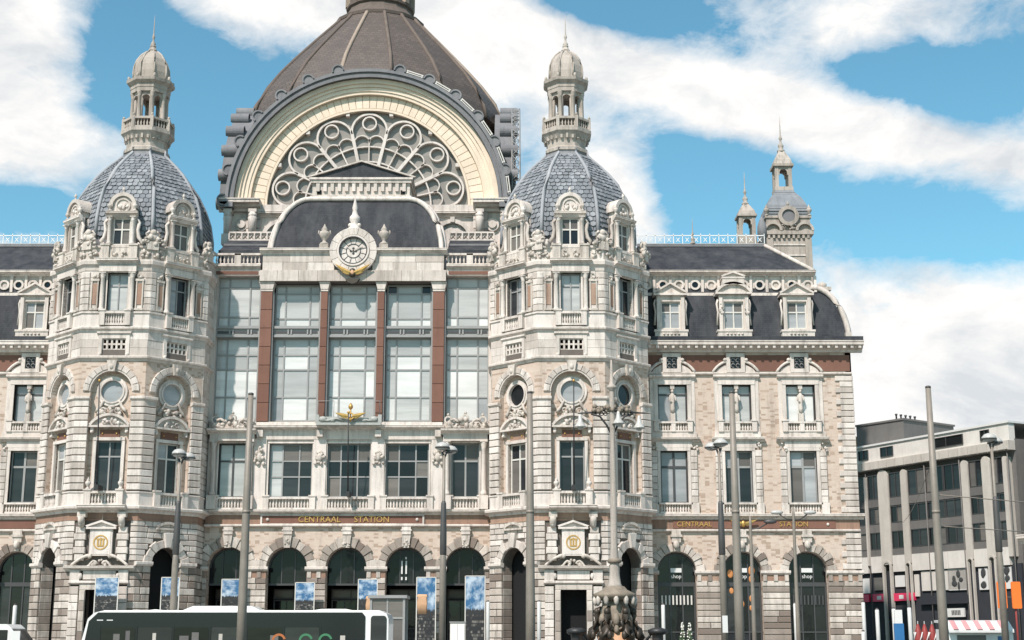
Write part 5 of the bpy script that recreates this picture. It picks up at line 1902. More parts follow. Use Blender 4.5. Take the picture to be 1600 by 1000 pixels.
        for s in (-1, 1):
            gf.tube([(x + s * (0.55 + 1.0 * t), -0.12, 19.25 + 0.72 * math.cos(t * math.pi / 2) ** 0.8) for t in [k / 8 for k in range(8)]] + [(x + s * 1.55, -0.12, 19.25)], 0.10, 6)
            gf.prism([(x + s * 0.6, 19.2), (x + s * 1.4, 19.2), (x + s * 1.2, 19.5), (x + s * 0.6, 19.85)], -0.06, 0.05)
            gf.ball(x + s * 0.72, -0.16, 20.1, 0.14)
        gfo = put('frieze_window', gf, 'stone_trim', uw, M)
        put('pane', MB().box(x - 0.36, x + 0.36, -0.06, -0.03, 19.5, 20.3), 'glass_black', gfo, M)
        sc = MB()
        for (dx, dz) in ((-0.16, 0.18), (0.16, 0.18), (-0.16, -0.18), (0.16, -0.18)):
            sc.tube([(x + dx + 0.13 * math.cos(t), -0.1, 19.9 + dz + 0.13 * math.sin(t)) for t in [k * 0.75 for k in range(8)]], 0.028, 4)
        put('scrollwork', sc, 'frame_grey', gfo, M)
    for i in range(len(xs) + 1):
        a = xs[i - 1] + 1.5 if i else xa
        b = xs[i] - 1.5 if i < len(xs) else xb
        a2, b2 = (xs[i - 1] + 0.64 if i else xa), (xs[i] - 0.64 if i < len(xs) else xb - (0.1 if corner > 0 else 0))
        put('frieze_panel', MB().box(a2, b2, -0.05, 0.02, 19.36, 20.45), 'granite', uw, M)
    put('string_course', string(MB(), xa, xb, 19.08, 19.26, 0.2), 'stone_trim', uw, M)
    if corner > 0:
        for k in range(23):
            za = 9.85 + k * 0.40
            L = 1.15 if k % 2 == 0 else 0.85
            QUOIN.rect(uw, M, xb - L, xb + 0.05, za + 0.02, za + 0.38, 0.02, -0.10, 0.03)
            Ms = frame(xb, YF, 0, 90)
            QUOIN.rect(uw, Ms, -0.0, 0.8 if k % 2 == 0 else 1.15, za + 0.02, za + 0.38, 0.02, -0.06, 0.03)
        for k in range(6):
            za = 6.15 + k * 0.40
            L = 1.25 if k % 2 == 0 else 0.95
            QUOIN.rect(gw, M, xb - L, xb + 0.05, za + 0.02, za + 0.38, 0.02, -0.10, 0.03)
        put('wing_side_wall', MB().box(0.0, 12.0, 0.0, 0.4, 0, 20.7), 'brick', STATION, frame(xb, YF, 0, 90))
    # main cornice with modillions
    over = 0.75 if corner > 0 else 0.0
    mc = cornice(MB(), xa, xb + over, 20.62, 21.35, 0.85, 0.0, 0.52)
    put('main_cornice', mc, 'stone_trim', STATION, M)
    put('gutter', MB().box(xa, xb + over, -0.72, 0.6, 21.35, 21.62), 'slate', STATION, M)
    # mansard with dormers
    xe = xb - (2.4 if corner > 0 else 0)
    mr = MB()
    mr.add([(xa, 0.0, 21.5), (xb - 0.15, 0.0, 21.5), (xe, 0.75, 25.3), (xa, 0.75, 25.3)], [(0, 1, 2, 3)])
    if corner > 0:
        pts = [(xe + 2.25 * math.sin(R(90 * k / 10)), 21.6 + 3.7 * math.cos(R(90 * k / 10))) for k in range(11)]
        mr = MB()
        mr.add([(xa, 0.0, 21.5)] + [(xb - 0.15, 0.0, 21.5)] + [(x, 0.75 * (z - 21.5) / 3.8, z) for x, z in pts[::-1]] + [(xa, 0.75, 25.3)], [tuple(range(14))])
        vs_ = [(x, 0.75 * (z - 21.5) / 3.8, z) for x, z in pts] + [(x, 9.0, z) for x, z in pts]
        mr.add(vs_, [(k, k + 1, k + 12, k + 11) for k in range(10)])
        rim = MB().tube([(x + 0.12, 0.75 * (z - 21.5) / 3.8 - 0.05, z + 0.05) for x, z in pts], 0.2, 6)
        rim.box(xb - 0.3, xb + 0.1, -0.3, 0.6, 21.6, 22.0)
        put('roof_edge', rim, 'stone_trim', STATION, M)
        chm = MB().box(21.3, 22.35, 3.0, 4.2, 23.0, 25.9)
        chm.box(21.1, 22.5, 2.9, 4.3, 25.7, 25.95)
        chm.lathe([(0.3, 25.95), (0.34, 26.3), (0.2, 26.4)], 8, 22.0, 3.6)
        put('chimney', chm, 'stone_carved', STATION, M)
    mr.add([(xa, 0.3, 21.5), (xa, 9, 21.5), (xa, 9, 25.3), (xa, 0.75, 25.3)], [(0, 1, 2, 3)])
    put('mansard_roof', mr, 'slate', STATION, M)
    for i, x in enumerate(xs):
        mid = (corner > 0 and i == 1)
        dm = MB()
        wdt = 0.95 if not mid else 1.0
        stack_wall(dm, x - wdt, x + wdt, 21.7, 24.6, [('rect', x, 0.66, 22.25, 24.15)], -0.18, 0.25)
        dm.box(x - wdt + 0.05, x + wdt - 0.05, 0.55, 2.0, 21.7, 24.6)
        dm.box(x - wdt - 0.15, x + wdt + 0.15, -0.4, 0.2, 21.66, 22.0)
        dm.box(x - wdt - 0.2, x + wdt + 0.2, -0.45, 0.2, 22.0, 22.14)
        for s in (-1, 1):
            dm.box(x + s * (wdt - 0.12) - 0.12, x + s * (wdt - 0.12) + 0.12, -0.3, 0.1, 22.14, 24.4)
            dm.tube([(x + s * (wdt + 0.05), -0.1, 24.3), (x + s * (wdt + 0.14), -0.1, 24.0), (x + s * (wdt + 0.06), -0.1, 23.4), (x + s * (wdt + 0.14), -0.1, 22.5)], 0.075, 6)
        if mid:
            seg_pediment(dm, x, 1.15, 24.75, 0.62, -0.36, 0.6)
            dm.box(x - 0.75, x + 0.75, -0.42, 0.3, 25.3, 25.75)
            tri_pediment(dm, x, 0.75, 25.7, 0.4, -0.4, 0.6)
            for s in (-1, 1):
                crest(dm, x + s * 0.85, 23.2, 0.4, 1.0, -0.3, 77 + s, 7, 0.1)
        else:
            tri_pediment(dm, x, 1.1, 24.55, 0.78, -0.36, 0.6)
        put('dormer', dm, 'stone_trim', STATION, M)
        window(STATION, M, x, 22.25, 24.15, 1.32, (0, .5, 1), (0, .62, 1), 0.05, 'frame_pale', ('glass_pale', 'glass_grey', 'glass_pale'), 0.09, 60 + i, 'dormer_window')
        bx = MB()
        for k in range(5):
            bx.ball(x - 0.5 + 0.25 * k, -0.4, 21.84, 0.09)
        put('sill_carving', bx, 'stone_carved', STATION, M)
    # parapet with round lights, upper cornice, hipped roof, cresting
    xu = xe + (0.15 if corner > 0 else 0)
    pw = MB().box(xa, xu, 0.75, 1.2, 24.75, 26.2)
    pw.box(xa, xu, 0.62, 0.8, 24.75, 24.95)
    par = put('upper_parapet', pw, 'stone_trim', STATION, M)
    n = max(3, round((xu - xa) / 2.12))
    for k in range(2 * n + 1):
        x = xa + (xu - xa) * (k + 0.25) / (2 * n + 0.5)
        oc = MB().arc(x, 25.52, 0.22, 0.36, 0.62, 0.8, 0, 360, 16)
        oc.box(x + 0.42, x + 0.6, 0.6, 0.8, 25.0, 26.15)
        oo = put('roundel', oc, 'stone_trim', par, M)
        put('roundel_light', MB().disc(x, 25.52, 0.23, 0.72, 0.78, 14), 'glass_black' if k % 2 else 'stone_carved', oo, M)
    put('upper_cornice', cornice(MB(), xa, xu + 0.25, 26.12, 26.5, 0.55, 0.75), 'stone_trim', STATION, M)
    hr = MB()
    if corner > 0:
        hr.add([(xa, 0.5, 26.45), (xu + 0.1, 0.5, 26.45), (xu - 2.5, 4.2, 29.25), (xa, 4.2, 29.25), (xu + 0.1, 9, 26.45), (xu - 2.5, 6.2, 29.25), (xa, 6.2, 29.25)], [(0, 1, 2, 3), (1, 4, 5, 2), (2, 5, 6, 3)])
        put('hip_coping', MB().tube([(xu + 0.1, 0.45, 26.5), (xu - 2.5, 4.15, 29.3)], 0.15, 6), 'stone_trim', STATION, M)
        xr = xu - 2.5
    else:
        hr.add([(xa, 0.5, 26.45), (xb, 0.5, 26.45), (xb, 4.2, 29.25), (xa, 4.2, 29.25), (xa, 6.2, 29.25), (xb, 6.2, 29.25)], [(0, 1, 2, 3), (3, 2, 5, 4)])
        xr = xb
    put('hipped_roof', hr, 'slate', STATION, M)
    put('ridge_capping', MB().box(xa, xr + 0.1, 4.05, 4.35, 29.2, 29.42), 'lead', STATION, M)
    cr = MB()
    cr.box(xa, xr, 4.18, 4.22, 29.42, 29.47)
    cr.box(xa, xr, 4.18, 4.22, 30.03, 30.09)
    n = int((xr - xa) / 0.62)
    for k in range(n + 1):
        x = xa + (xr - xa) * k / n
        cr.box(x - 0.025, x + 0.025, 4.18, 4.22, 29.47, 30.2)
        if k < n:
            xm = x + (xr - xa) / n / 2
            for t in (-1, 1):
                cr.prism([(xm - t * 0.12 - 0.03, 29.6), (xm - t * 0.12 + 0.03, 29.6), (xm + t * 0.12 + 0.03, 29.9), (xm + t * 0.12 - 0.03, 29.9)], 4.185 - 0.004 * t, 4.215)
    put('ridge_cresting', cr, 'white_paint', STATION, M)
    if corner > 0:
        put('finial', finial(MB(), 13.0, 4.2, 29.4, 2.0), 'stone_lantern', STATION, M)


TXT = {'shop': text_mesh('shop', 0.36, 0.01, 'sign_white'), 'centraal': text_mesh('CENTRAAL', 0.46, 0.03, 'gold'), 'station': text_mesh('STATION', 0.46, 0.03, 'gold')}
wing([10.78, 15.08, 19.38], 9.0, 22.9, 1, 1)
wing([-36.78, -32.48], -39.2, -30.75, -1, 2)

# ------------------------------------------------------------------ turrets rising behind the right wing
def turret(x, y, z, k, big):
    M = frame(x, y, z) @ Matrix.Diagonal((k, k, k, 1))
    if big:
        b = MB().box(-2.0, 2.0, -2.0, 2.0, -6.0, 0.6)
        b.box(-2.25, 2.25, -2.25, 2.25, 0.6, 0.95)
        for t in range(9):
            b.box(-1.95 + t * 0.45, -1.75 + t * 0.45, -2.2, 0, 0.25, 0.6)
        b.box(-2.0, 2.0, -2.0, 2.0, 0.95, 2.2)
        b.box(-2.12, 2.12, -2.12, 2.12, 2.2, 2.4)
        for s in (-1, 1):
            b.arc(s * 1.45, 0.95, 0.62, 0.85, -2.3, -1.9, 0, 180, 12)
            urn(b, s * 1.95, -1.95, 2.4, 1.1)
            b.box(s * 1.75 - 0.3, s * 1.75 + 0.3, -2.12, -1.9, -6.0, 0.3)
        b.arc(0, 2.35, 0.6, 0.95, -2.35, -1.9, 0, 360, 22)
        crest(b, 0, 1.1, 1.8, 0.5, -2.1, 5, 10)
        urn(b, 0, -2.1, 3.2, 0.6)
        tb = put('turret_base', b, 'stone_lantern', STATION, M)
        put('turret_roundel', MB().disc(0, 2.35, 0.62, -2.2, -2.0, 22), 'lead', tb, M)
        for zz in (-0.4, -1.4, -2.4, -3.4):
            put('turret_string', MB().box(-2.08, 2.08, -2.08, 2.08, zz, zz + 0.12), 'stone_trim', tb, M)
        dm = MB().lathe([(2.0, 2.4), (1.98, 2.9), (1.78, 3.6), (1.4, 4.4), (0.95, 5.0), (0.82, 5.3)], 4, 0, 0, 45, True, False)
        dd = put('turret_dome', dm, 'slate_tile', STATION, M)
        for q in range(10):
            zz = 2.6 + q * 0.26
            r = 2.02 if zz < 2.9 else 2.0 - (zz - 2.75) ** 1.35 * 0.36
            put('slate_row', MB().box(-r, r, -r - 0.04, -r + 0.1, zz, zz + 0.05), 'lead', dd, M)
        ln = MB().box(-0.85, 0.85, -0.85, 0.85, 5.25, 5.6)
        for sx in (-1, 1):
            for sy in (-1, 1):
                ln.box(sx * 0.62 - 0.16, sx * 0.62 + 0.16, sy * 0.62 - 0.16, sy * 0.62 + 0.16, 5.6, 7.6)
        for d in (0, 90, 180, 270):
            m2 = stack_wall(MB(), -0.7, 0.7, 6.8, 7.6, [('arch', 0, 0.36, 6.8, 7.0)], -0.72, -0.55, 8)
            ln.merge(m2, Matrix.Rotation(R(d), 4, 'Z'))
        ln.box(-0.95, 0.95, -0.95, 0.95, 7.6, 7.85)
        ln.lathe([(0.85, 7.85), (0.75, 8.3), (0.45, 8.9), (0.25, 9.3)], 4, 0, 0, 45, True, False)
        finial(ln, 0, 0, 9.2, 3.6)
        put('turret_lantern', ln, 'stone_lantern', STATION, M)
    else:
        ln = MB().box(-0.8, 0.8, -0.8, 0.8, -3.0, 0.2)
        for sx in (-1, 1):
            for sy in (-1, 1):
                ln.box(sx * 0.58 - 0.16, sx * 0.58 + 0.16, sy * 0.58 - 0.16, sy * 0.58 + 0.16, 0.2, 1.9)
        for d in (0, 90, 180, 270):
            m2 = stack_wall(MB(), -0.66, 0.66, 1.2, 1.95, [('arch', 0, 0.34, 1.2, 1.4)], -0.68, -0.52, 8)
            ln.merge(m2, Matrix.Rotation(R(d), 4, 'Z'))
        ln.box(-0.88, 0.88, -0.88, 0.88, 1.95, 2.15)
        ln.lathe([(0.8, 2.15), (0.7, 2.5), (0.4, 3.0), (0.2, 3.3)], 4, 0, 0, 45, True, False)
        finial(ln, 0, 0, 3.2, 3.2)
        put('small_turret', ln, 'stone_lantern', STATION, M)


turret(21.75, 110.0, 32.2, 0.86, True)
turret(18.2, 107.0, 32.0, 0.86, False)
um = MB().lathe([(0.3, 30.5), (0.3, 32.0), (0.38, 32.1), (0.36, 32.7), (0.2, 33.2), (0.05, 33.5)], 10, 0, 0)
put('roof_vent', um, 'lead', STATION, frame(19.25, 106.0))

for pc in (STONE, GSTONE, BLOCK, QUOIN, VOUS, GVOUS, SLATE, ARCHB):
    pc.finish(STATION)
# ------------------------------------------------------------------ modern block down the side street
MODERN = empty('office_block', frame(36.7, 105.0, 0, -62.87), label='beige concrete office block with ribbon windows and rounded pilasters beside the station', cat='building')
MB_M = WM[MODERN.name]
BL = -30.0
body = MB().box(BL, 0, 0.5, 12, 0, 16.2)
put('wall', body, 'concrete_dark', MODERN, MB_M)
up = MB().box(BL, 0, 0.0, 0.6, 16.05, 17.35)
put('top_storey', up, 'concrete_pale', MODERN, MB_M)
put('roof_edge', MB().box(BL, 0.1, -0.12, 12, 17.35, 17.5), 'sign_white', MODERN, MB_M)
ev = MB().prism([(BL, 15.35), (0.05, 15.35), (0.05, 16.05), (BL, 16.05)], -0.2, 0.5)
put('eaves_band', ev, 'concrete', MODERN, MB_M)
for k in range(30):
    put('eaves_slab', cached('eaves_slab', 'concrete', lambda: MB().box(0, 0.94, -0.06, 0.0, 0, 0.6)), 'concrete', MODERN, MB_M @ Matrix.Translation((-k - 0.97, -0.2, 15.4)))
pill = [(-0.62, 0.4), (-2.5, 0.85), (-4.7, 0.7), (-11.4, 0.7), (-13.85, 1.2), (-16.0, 0.3), (-18.4, 0.7), (-20.8, 1.2)]
for c_, wd in pill:
    r = wd / 2
    poly = [(c_ - r, 7.6), (c_ + r, 7.6)] + [(c_ + r * math.cos(R(180 * i / 8)), 14.75 + r * 0.9 * math.sin(R(180 * i / 8))) for i in range(9)]
    put('pilaster', MB().prism(poly, -0.06, 0.5), 'concrete', MODERN, MB_M)
    if wd > 0.65:
        lg = MB().arc(c_, 7.4, r * 0.6, r * 0.9, -0.12, 0.1, 0, 180, 10)
        for s in (-1, 1):
            lg.box(*sorted((c_ + s * r * 0.55, c_ + s * r * 0.9)), -0.12, 0.1, 0, 7.4)
        put('street_post', lg, 'concrete', MODERN, MB_M)
bays = [(-2.06, -0.83), (-4.34, -2.94), (-11.03, -5.06), (-13.23, -11.76), (-15.83, -14.47), (-18.03, -16.17), (-20.18, -18.77)]
for bi, (a, b) in enumerate(bays):
    nw = 1 if b - a < 2 else 3
    for (z0, z1) in ((8.85, 10.25), (10.9, 12.25), (12.95, 14.95)):
        for k in range(nw):
            u0, u1 = a + (b - a) * k / nw, a + (b - a) * (k + 1) / nw
            window(MODERN, MB_M, (u0 + u1) / 2, z0, z1, u1 - u0 - 0.06, (0, .5, 1), (0, 1), 0.10, 'frame_dark', ('glass_black', 'glass_dark', 'glass_dark', 'glass_grey'), 0.06, bi * 9 + k, 'window', 0.07)
        put('spandrel', MB().box(a, b, 0.04, 0.5, z0 - 0.65, z0 - 0.02), 'concrete_dark', MODERN, MB_M)
    for k in range(nw):
        put('fascia_panel', MB().box(a + (b - a) * k / nw + 0.02, a + (b - a) * (k + 1) / nw - 0.02, 0.0, 0.5, 7.0, 8.3), 'concrete_pale', MODERN, MB_M)
for (a, b) in ((-2.8, -1.9), (-8.2, -4.6), (-13.9, -12.4), (-16.6, -15.4), (-18.6, -17.2)):
    window(MODERN, MB_M, (a + b) / 2, 16.3, 17.1, b - a, (0, .5, 1), (0, 1), -0.03, 'frame_dark', ('glass_black',), 0.05, int(-a), 'top_window', 0.05)
put('shop_recess', MB().box(BL, 0, 0.25, 0.45, 0, 7.1), 'dark_panel', MODERN, MB_M)
for a, b, z0, z1, m in ((-10.2, -5.3, 5.4, 6.9, 'concrete_pale'), (-7.3, -5.4, 5.35, 6.95, 'sign_white'), (-4.1, -3.2, 5.3, 6.9, 'sign_white'), (-1.8, -0.9, 5.3, 6.9, 'sign_white'),
                       (-13.2, -12.1, 5.8, 6.7, 'sign_white'), (-15.7, -14.7, 5.6, 6.6, 'glass_grey'), (-17.6, -16.3, 5.4, 6.6, 'sign_white'), (-11.0, -10.5, 5.0, 6.7, 'concrete_pale')):
    put('shop_poster', MB().box(a, b, 0.12, 0.2, z0, z1), m, MODERN, MB_M)
rb = random.Random(3)
for (a, b) in ((-7.2, -5.5), (-4.0, -3.3), (-1.7, -1.0)):
    for k in range(5):
        put('poster_motif', MB().ball(rb.uniform(a + 0.25, b - 0.25), 0.1, rb.uniform(5.6, 6.7), rb.uniform(0.12, 0.3), 0.02, rb.uniform(0.15, 0.35)), 'frame_dark', MODERN, MB_M)
for a, b in ((-13.4, -11.0), (-16.0, -14.4), (-18.5, -16.3)):
    put('pink_fascia', MB().box(a, b, 0.0, 0.2, 4.7, 5.3), 'pink_sign', MODERN, MB_M)
    put('fascia_mark', MB().box(a + 0.7, a + 1.2, -0.02, 0.0, 4.85, 5.15), 'sign_white', MODERN, MB_M)
put('dark_fascia', MB().box(-10.3, -5.0, -0.1, 0.2, 4.35, 5.0), 'dark_panel', MODERN, MB_M)
sgb = put('shop_sign', MB().box(-7.6, -5.5, -0.25, -0.1, 3.35, 4.0), 'sign_white', MODERN, MB_M)
for k in range(6):
    put('sign_stroke', MB().box(-6.75 + k * 0.16, -6.66 + k * 0.16, -0.27, -0.25, 3.5, 3.85), 'frame_dark', sgb, MB_M)
PH = frame(32.4, 117.5, 0, 36)
put('penthouse', MB().box(0, 6.6, 0, 5.0, 16.8, 19.45), 'concrete_dark', MODERN, PH)
put('penthouse_coping', MB().box(-0.1, 6.7, -0.1, 5.1, 19.45, 19.6), 'concrete_dark', MODERN, PH)
put('penthouse', MB().box(-26.0, -19.6, 2.0, 5.0, 17.5, 18.9), 'plaster_orange', MODERN, MB_M)
for k in range(5):
    put('flue', MB().lathe([(0.07, 19.3), (0.07, 19.95), (0.11, 20.0), (0.11, 20.12)], 6, 0.4 + 0.6 * k, 1.0), 'frame_dark', MODERN, PH)
for k in range(4):
    put('rain_pipe', MB().tube([((-15.9, -9.0, -5.2, -0.3)[k], -0.02, 0), ((-15.9, -9.0, -5.2, -0.3)[k], -0.02, 15.3)], 0.05, 5), 'concrete_dark', MODERN, MB_M)

# dark slab and yellow house at the right edge
DARK = empty('dark_building', frame(38.0, 101.5, 0, -62.87), label='dark blue-black building at the right edge of the picture', cat='building')
Md = WM[DARK.name]
put('wall', MB().box(0, 14, 0, 12, 0, 17.6), 'dark_panel', DARK, Md)
put('roof_coping', MB().box(-0.1, 14, -0.15, 12, 17.6, 17.8), 'concrete_dark', DARK, Md)
for k in range(5):
    put('panel_joint', MB().box(0.05 + k * 1.5, 0.10 + k * 1.5, -0.04, 0, 0, 17.6), 'concrete_dark', DARK, Md)
put('roof_mast', MB().tube([(0.5, 1, 17.7), (0.5, 1, 20.0)], 0.04, 5).tube([(1.3, 1, 17.7), (1.3, 1, 19.6)], 0.04, 5).tube([(0.5, 1, 19.5), (1.3, 1, 19.5)], 0.03, 5), 'frame_grey', DARK, Md)
YEL = empty('yellow_house', frame(33.1, 93.5, 0, -62.87), label='low cream-yellow house with a projecting cornice at the right edge', cat='house')
My = WM[YEL.name]
stw = MB()
for k in range(4):
    stack_wall(stw, k * 2.0, k * 2.0 + 2.0, 0, 8.0, [('rect', k * 2.0 + 1.0, 0.5, 1.0, 3.2), ('rect', k * 2.0 + 1.0, 0.5, 4.6, 6.6)], 0, 0.4)
put('wall', stw, 'plaster_yellow', YEL, My)
put('house_body', MB().box(0, 8, 0.6, 8, 0, 8.0), 'plaster_yellow', YEL, My)
put('cornice', cornice(MB(), -0.15, 8, 7.7, 8.3, 0.5), 'stone_trim', YEL, My)
put('roof', MB().mould([(0.0, 8.3), (8.0, 8.3), (4.0, 8.9)], 0, 8), 'slate', YEL, My)
for k in range(4):
    for z0, z1 in ((1.0, 3.2), (4.6, 6.6)):
        window(YEL, My, k * 2.0 + 1.0, z0, z1, 1.0, (0, .5, 1), (0, .6, 1), 0.2, 'frame_pale', ('glass_dark', 'glass_grey'), 0.06, k)

# ------------------------------------------------------------------ banners in and beside the arches
BANN = [(162, 900, 940, 36, 88.6, 'printed sky banner at the door of the left tower'), (262, 900, 940, 28, 90.6, 'printed sky banner in the tower arch behind the left street lamp'),
        (361, 903, 940, 36, 94.4, 'printed sky banner in the leftmost arcade arch'), (474, 908, 948, 30, 94.0, 'printed sky banner at the second arcade arch'),
        (573, 903, 950, 30, 93.8, 'short printed sky and skyline banner at the middle arcade arch'), (665, 900, 1000, 30, 93.6, 'tall printed skyline banner with an orange tower at the fourth arcade arch'),
        (742, 898, 1000, 31, 93.6, 'tall printed skyline banner at the rightmost arcade arch')]
for k, (px, ya, yb, wpx, Y, lab) in enumerate(BANN):
    sc_ = Y * 0.976 / 2236.0
    x = (px - 800) * sc_
    zt = CAM_Z + (1000 - ya) * sc_ * 1.02 - 0.25
    wd = wpx * sc_
    zb = 0.35 if yb == 1000 else CAM_Z + (1000 - yb) * sc_ * 1.02 - 1.4
    M = frame(x, Y, 0)
    b = empty('banner', M, label=lab, cat='banner', group='printed banners along the arcade')
    put('print', MB().box(-wd / 2, wd / 2, -0.015, 0.015, zb, zt), 'banner_print', b, M)
    bf = MB()
    for s in (-1, 1):
        bf.box(s * wd / 2 - 0.03, s * wd / 2 + 0.03, -0.03, 0.03, 0.0, zt + 0.03)
    bf.box(-wd / 2, wd / 2, -0.03, 0.03, zt, zt + 0.05)
    bf.box(-wd / 2, wd / 2, -0.03, 0.03, zb - 0.05, zb)
    put('banner_frame', bf, 'frame_pale', b, M)
    if k in (4, 5):
        ob = MB().lathe([(0.30, zt - 2.3), (0.34, zt - 1.6), (0.30, zt - 1.25), (0.36, zt - 1.2), (0.3, zt - 1.05)], 10, (0.22 if k == 4 else -0.25), -0.02)
        for i in range(len(ob.v)):
            ob.v[i] = (ob.v[i][0], -0.02 + ob.v[i][1] * 0.02, ob.v[i][2])
        put('printed_tower', ob, 'stone_orange', b, M)

# ------------------------------------------------------------------ flagpoles at the balconies
for (x, y, z0, z1, lab) in ((-10.75, 93.7, 11.0, 16.2, 'thin black flagpole in front of the middle first floor window'),
                            (3.85, 88.6, 10.9, 17.4, 'thin black flagpole on the right tower balcony'),
                            (-25.75, 88.6, 10.9, 17.4, 'thin black flagpole on the left tower balcony')):
    M = frame(x, y, z0)
    f = empty('flagpole', M, label=lab, cat='flagpole', group='flagpoles on the balconies')
    h = z1 - z0
    put('pole', MB().tube([(0, 0.25, 0), (0, -0.6, h)], [0.055, 0.035], 6), 'iron', f, M)
    put('pole_tip', MB().ball(0, -0.6, h + 0.06, 0.09), 'gold', f, M)
    put('bracket', MB().box(-0.12, 0.12, 0.1, 1.2, -0.15, 0.15), 'iron', f, M)

# ------------------------------------------------------------------ tram poles
for (x, y, h, lab) in ((-8.5, 46.0, 9.45, 'tall grey tram pole in front of the bus'), (0.58, 46.0, 9.5, 'tall grey tram pole in front of the right tower'),
                       (7.15, 46.0, 9.5, 'tall grey tram pole in front of the right wing'), (13.56, 46.0, 9.68, 'tall grey tram pole before the office block')):
    M = frame(x, y, 0)
    t = empty('tram_pole', M, label=lab, cat='pole', group='tram poles along the street')
    put('shaft', MB().lathe([(0.16, 0.0), (0.145, 3.0), (0.12, 6.0), (0.088, h)], 14), 'pole_grey', t, M)
    put('cap', MB().lathe([(0.092, h - 0.02), (0.092, h + 0.04), (0.05, h + 0.06)], 14), 'pole_dark', t, M)
    put('base_collar', MB().lathe([(0.34, 0.0), (0.34, 0.25), (0.24, 0.6), (0.22, 0.9)], 14), 'pole_dark', t, M)
    put('clamp', MB().lathe([(0.13, 5.6), (0.13, 5.7)], 12), 'pole_grey', t, M)

# ------------------------------------------------------------------ street lamps with double globes
for (x, y, h, arms, lab) in ((-14.4, 62.0, 9.55, 1, 'double-headed street lamp in front of the left tower'), (-2.95, 62.0, 9.85, 1, 'slim street lamp with a round head left of the right tower'),
                             (9.0, 62.0, 10.0, -1, 'double-headed street lamp in front of the right wing'), (20.2, 60.0, 9.95, 1, 'double-headed street lamp before the office block')):
    M = frame(x, y, 0)
    t = empty('street_lamp', M, label=lab, cat='street lamp', group='double-headed street lamps')
    put('post', MB().lathe([(0.15, 0.0), (0.14, 4.8), (0.12, 5.2), (0.085, 5.3), (0.07, 7.0), (0.06, h - 0.35)], 12), 'pole_grey', t, M)
    put('sleeve', MB().lathe([(0.12, 5.2), (0.145, 5.25), (0.145, 6.0), (0.11, 7.4), (0.08, 7.5)], 12), 'pole_dark', t, M)
    put('arm', MB().tube([(0, 0, h - 0.5), (0.1 * arms, 0, h - 0.25), (0.35 * arms, 0, h - 0.2)], 0.05, 6).tube([(0, 0, h - 0.5), (-0.08 * arms, 0, h - 0.2)], 0.05, 6), 'pole_dark', t, M)
    for (dx, dz, dy) in ((-0.08 * arms, 0.0, 0.0), (0.26 * arms, -0.12, 0.3)):
        hd = MB().lathe([(0.06, h + dz - 0.16), (0.2, h + dz - 0.12), (0.31, h + dz - 0.04), (0.30, h + dz + 0.06), (0.2, h + dz + 0.17), (0.05, h + dz + 0.22)], 14, dx, dy)
        ho = put('lamp_head', hd, 'lamp_glass', t, M)
        put('lamp_rim', MB().lathe([(0.31, h + dz - 0.06), (0.33, h + dz - 0.03), (0.315, h + dz)], 14, dx, dy), 'pole_dark', ho, M)

# slim lamp columns with one bent arm, right of the tower
for (x, y, h, dx, lab) in ((12.9, 78.0, 8.2, 0.9, 'slim bent-arm lamp column before the right wing middle arch'), (15.25, 78.0, 8.7, -0.75, 'slim lamp column with two small heads before the right wing end arch')):
    M = frame(x, y, 0)
    t = empty('lamp_column', M, label=lab, cat='street lamp')
    put('post', MB().lathe([(0.13, 0.0), (0.11, 3.0), (0.075, h - 0.4), (0.06, h)], 10), 'pole_grey', t, M)
    put('arm', MB().tube([(0, 0, h - 0.7), (dx * 0.5, 0, h - 0.65), (dx, 0, h - 0.4)], 0.04, 5), 'pole_dark', t, M)
    put('lamp_head', MB().ball(dx * 1.2, 0, h - 0.3, 0.36, 0.16, 0.13), 'lamp_glass' if dx < 0 else 'pole_dark', t, M)
    if dx < 0:
        put('lamp_head', MB().ball(-dx * 1.2, 0, h - 0.3, 0.36, 0.16, 0.13), 'lamp_glass', t, M)
        put('arm', MB().tube([(0, 0, h - 0.7), (-dx * 0.5, 0, h - 0.65), (-dx, 0, h - 0.4)], 0.04, 5), 'pole_dark', t, M)

# ------------------------------------------------------------------ the ornate candelabrum
Mc = frame(4.52, 64.0, 0)
CD = empty('candelabrum', Mc, label='tall pale candelabrum with sculpted bronze base and hanging bell lamps before the right tower', cat='candelabrum')
put('shaft', MB().lathe([(0.42, 3.9), (0.28, 4.05), (0.22, 4.5), (0.21, 5.0), (0.155, 5.8), (0.14, 9.0), (0.12, 11.5), (0.11, 12.6), (0.11, 12.7), (0.22, 12.78), (0.24, 12.86), (0.08, 13.0), (0.07, 13.6), (0.03, 14.1)], 14), 'stone_lantern', CD, Mc)
put('collar', MB().lathe([(0.25, 4.95), (0.31, 5.0), (0.31, 5.1), (0.25, 5.15)], 14), 'stone_tan', CD, Mc)
crn = MB().lathe([(0.78, 3.35), (0.92, 3.5), (0.95, 3.62), (0.55, 3.8), (0.42, 3.95)], 16)
cro = put('crown', crn, 'stone_tan', CD, Mc)
for k in range(12):
    a = 2 * math.pi * k / 12
    put('crown_leaf', cached('crown_leaf', 'stone_carved', lambda: MB().lathe([(0.02, -0.4), (0.1, -0.28), (0.12, -0.1), (0.05, 0.05)], 6)), 'stone_carved', cro, Mc @ Matrix.Translation((0.86 * math.cos(a), 0.86 * math.sin(a), 3.5)))
put('drum', MB().lathe([(0.55, 1.9), (0.62, 2.3), (0.68, 2.9), (0.62, 3.05), (0.5, 3.3), (0.6, 3.4)], 12), 'stone_tan', CD, Mc)
rs = random.Random(12)
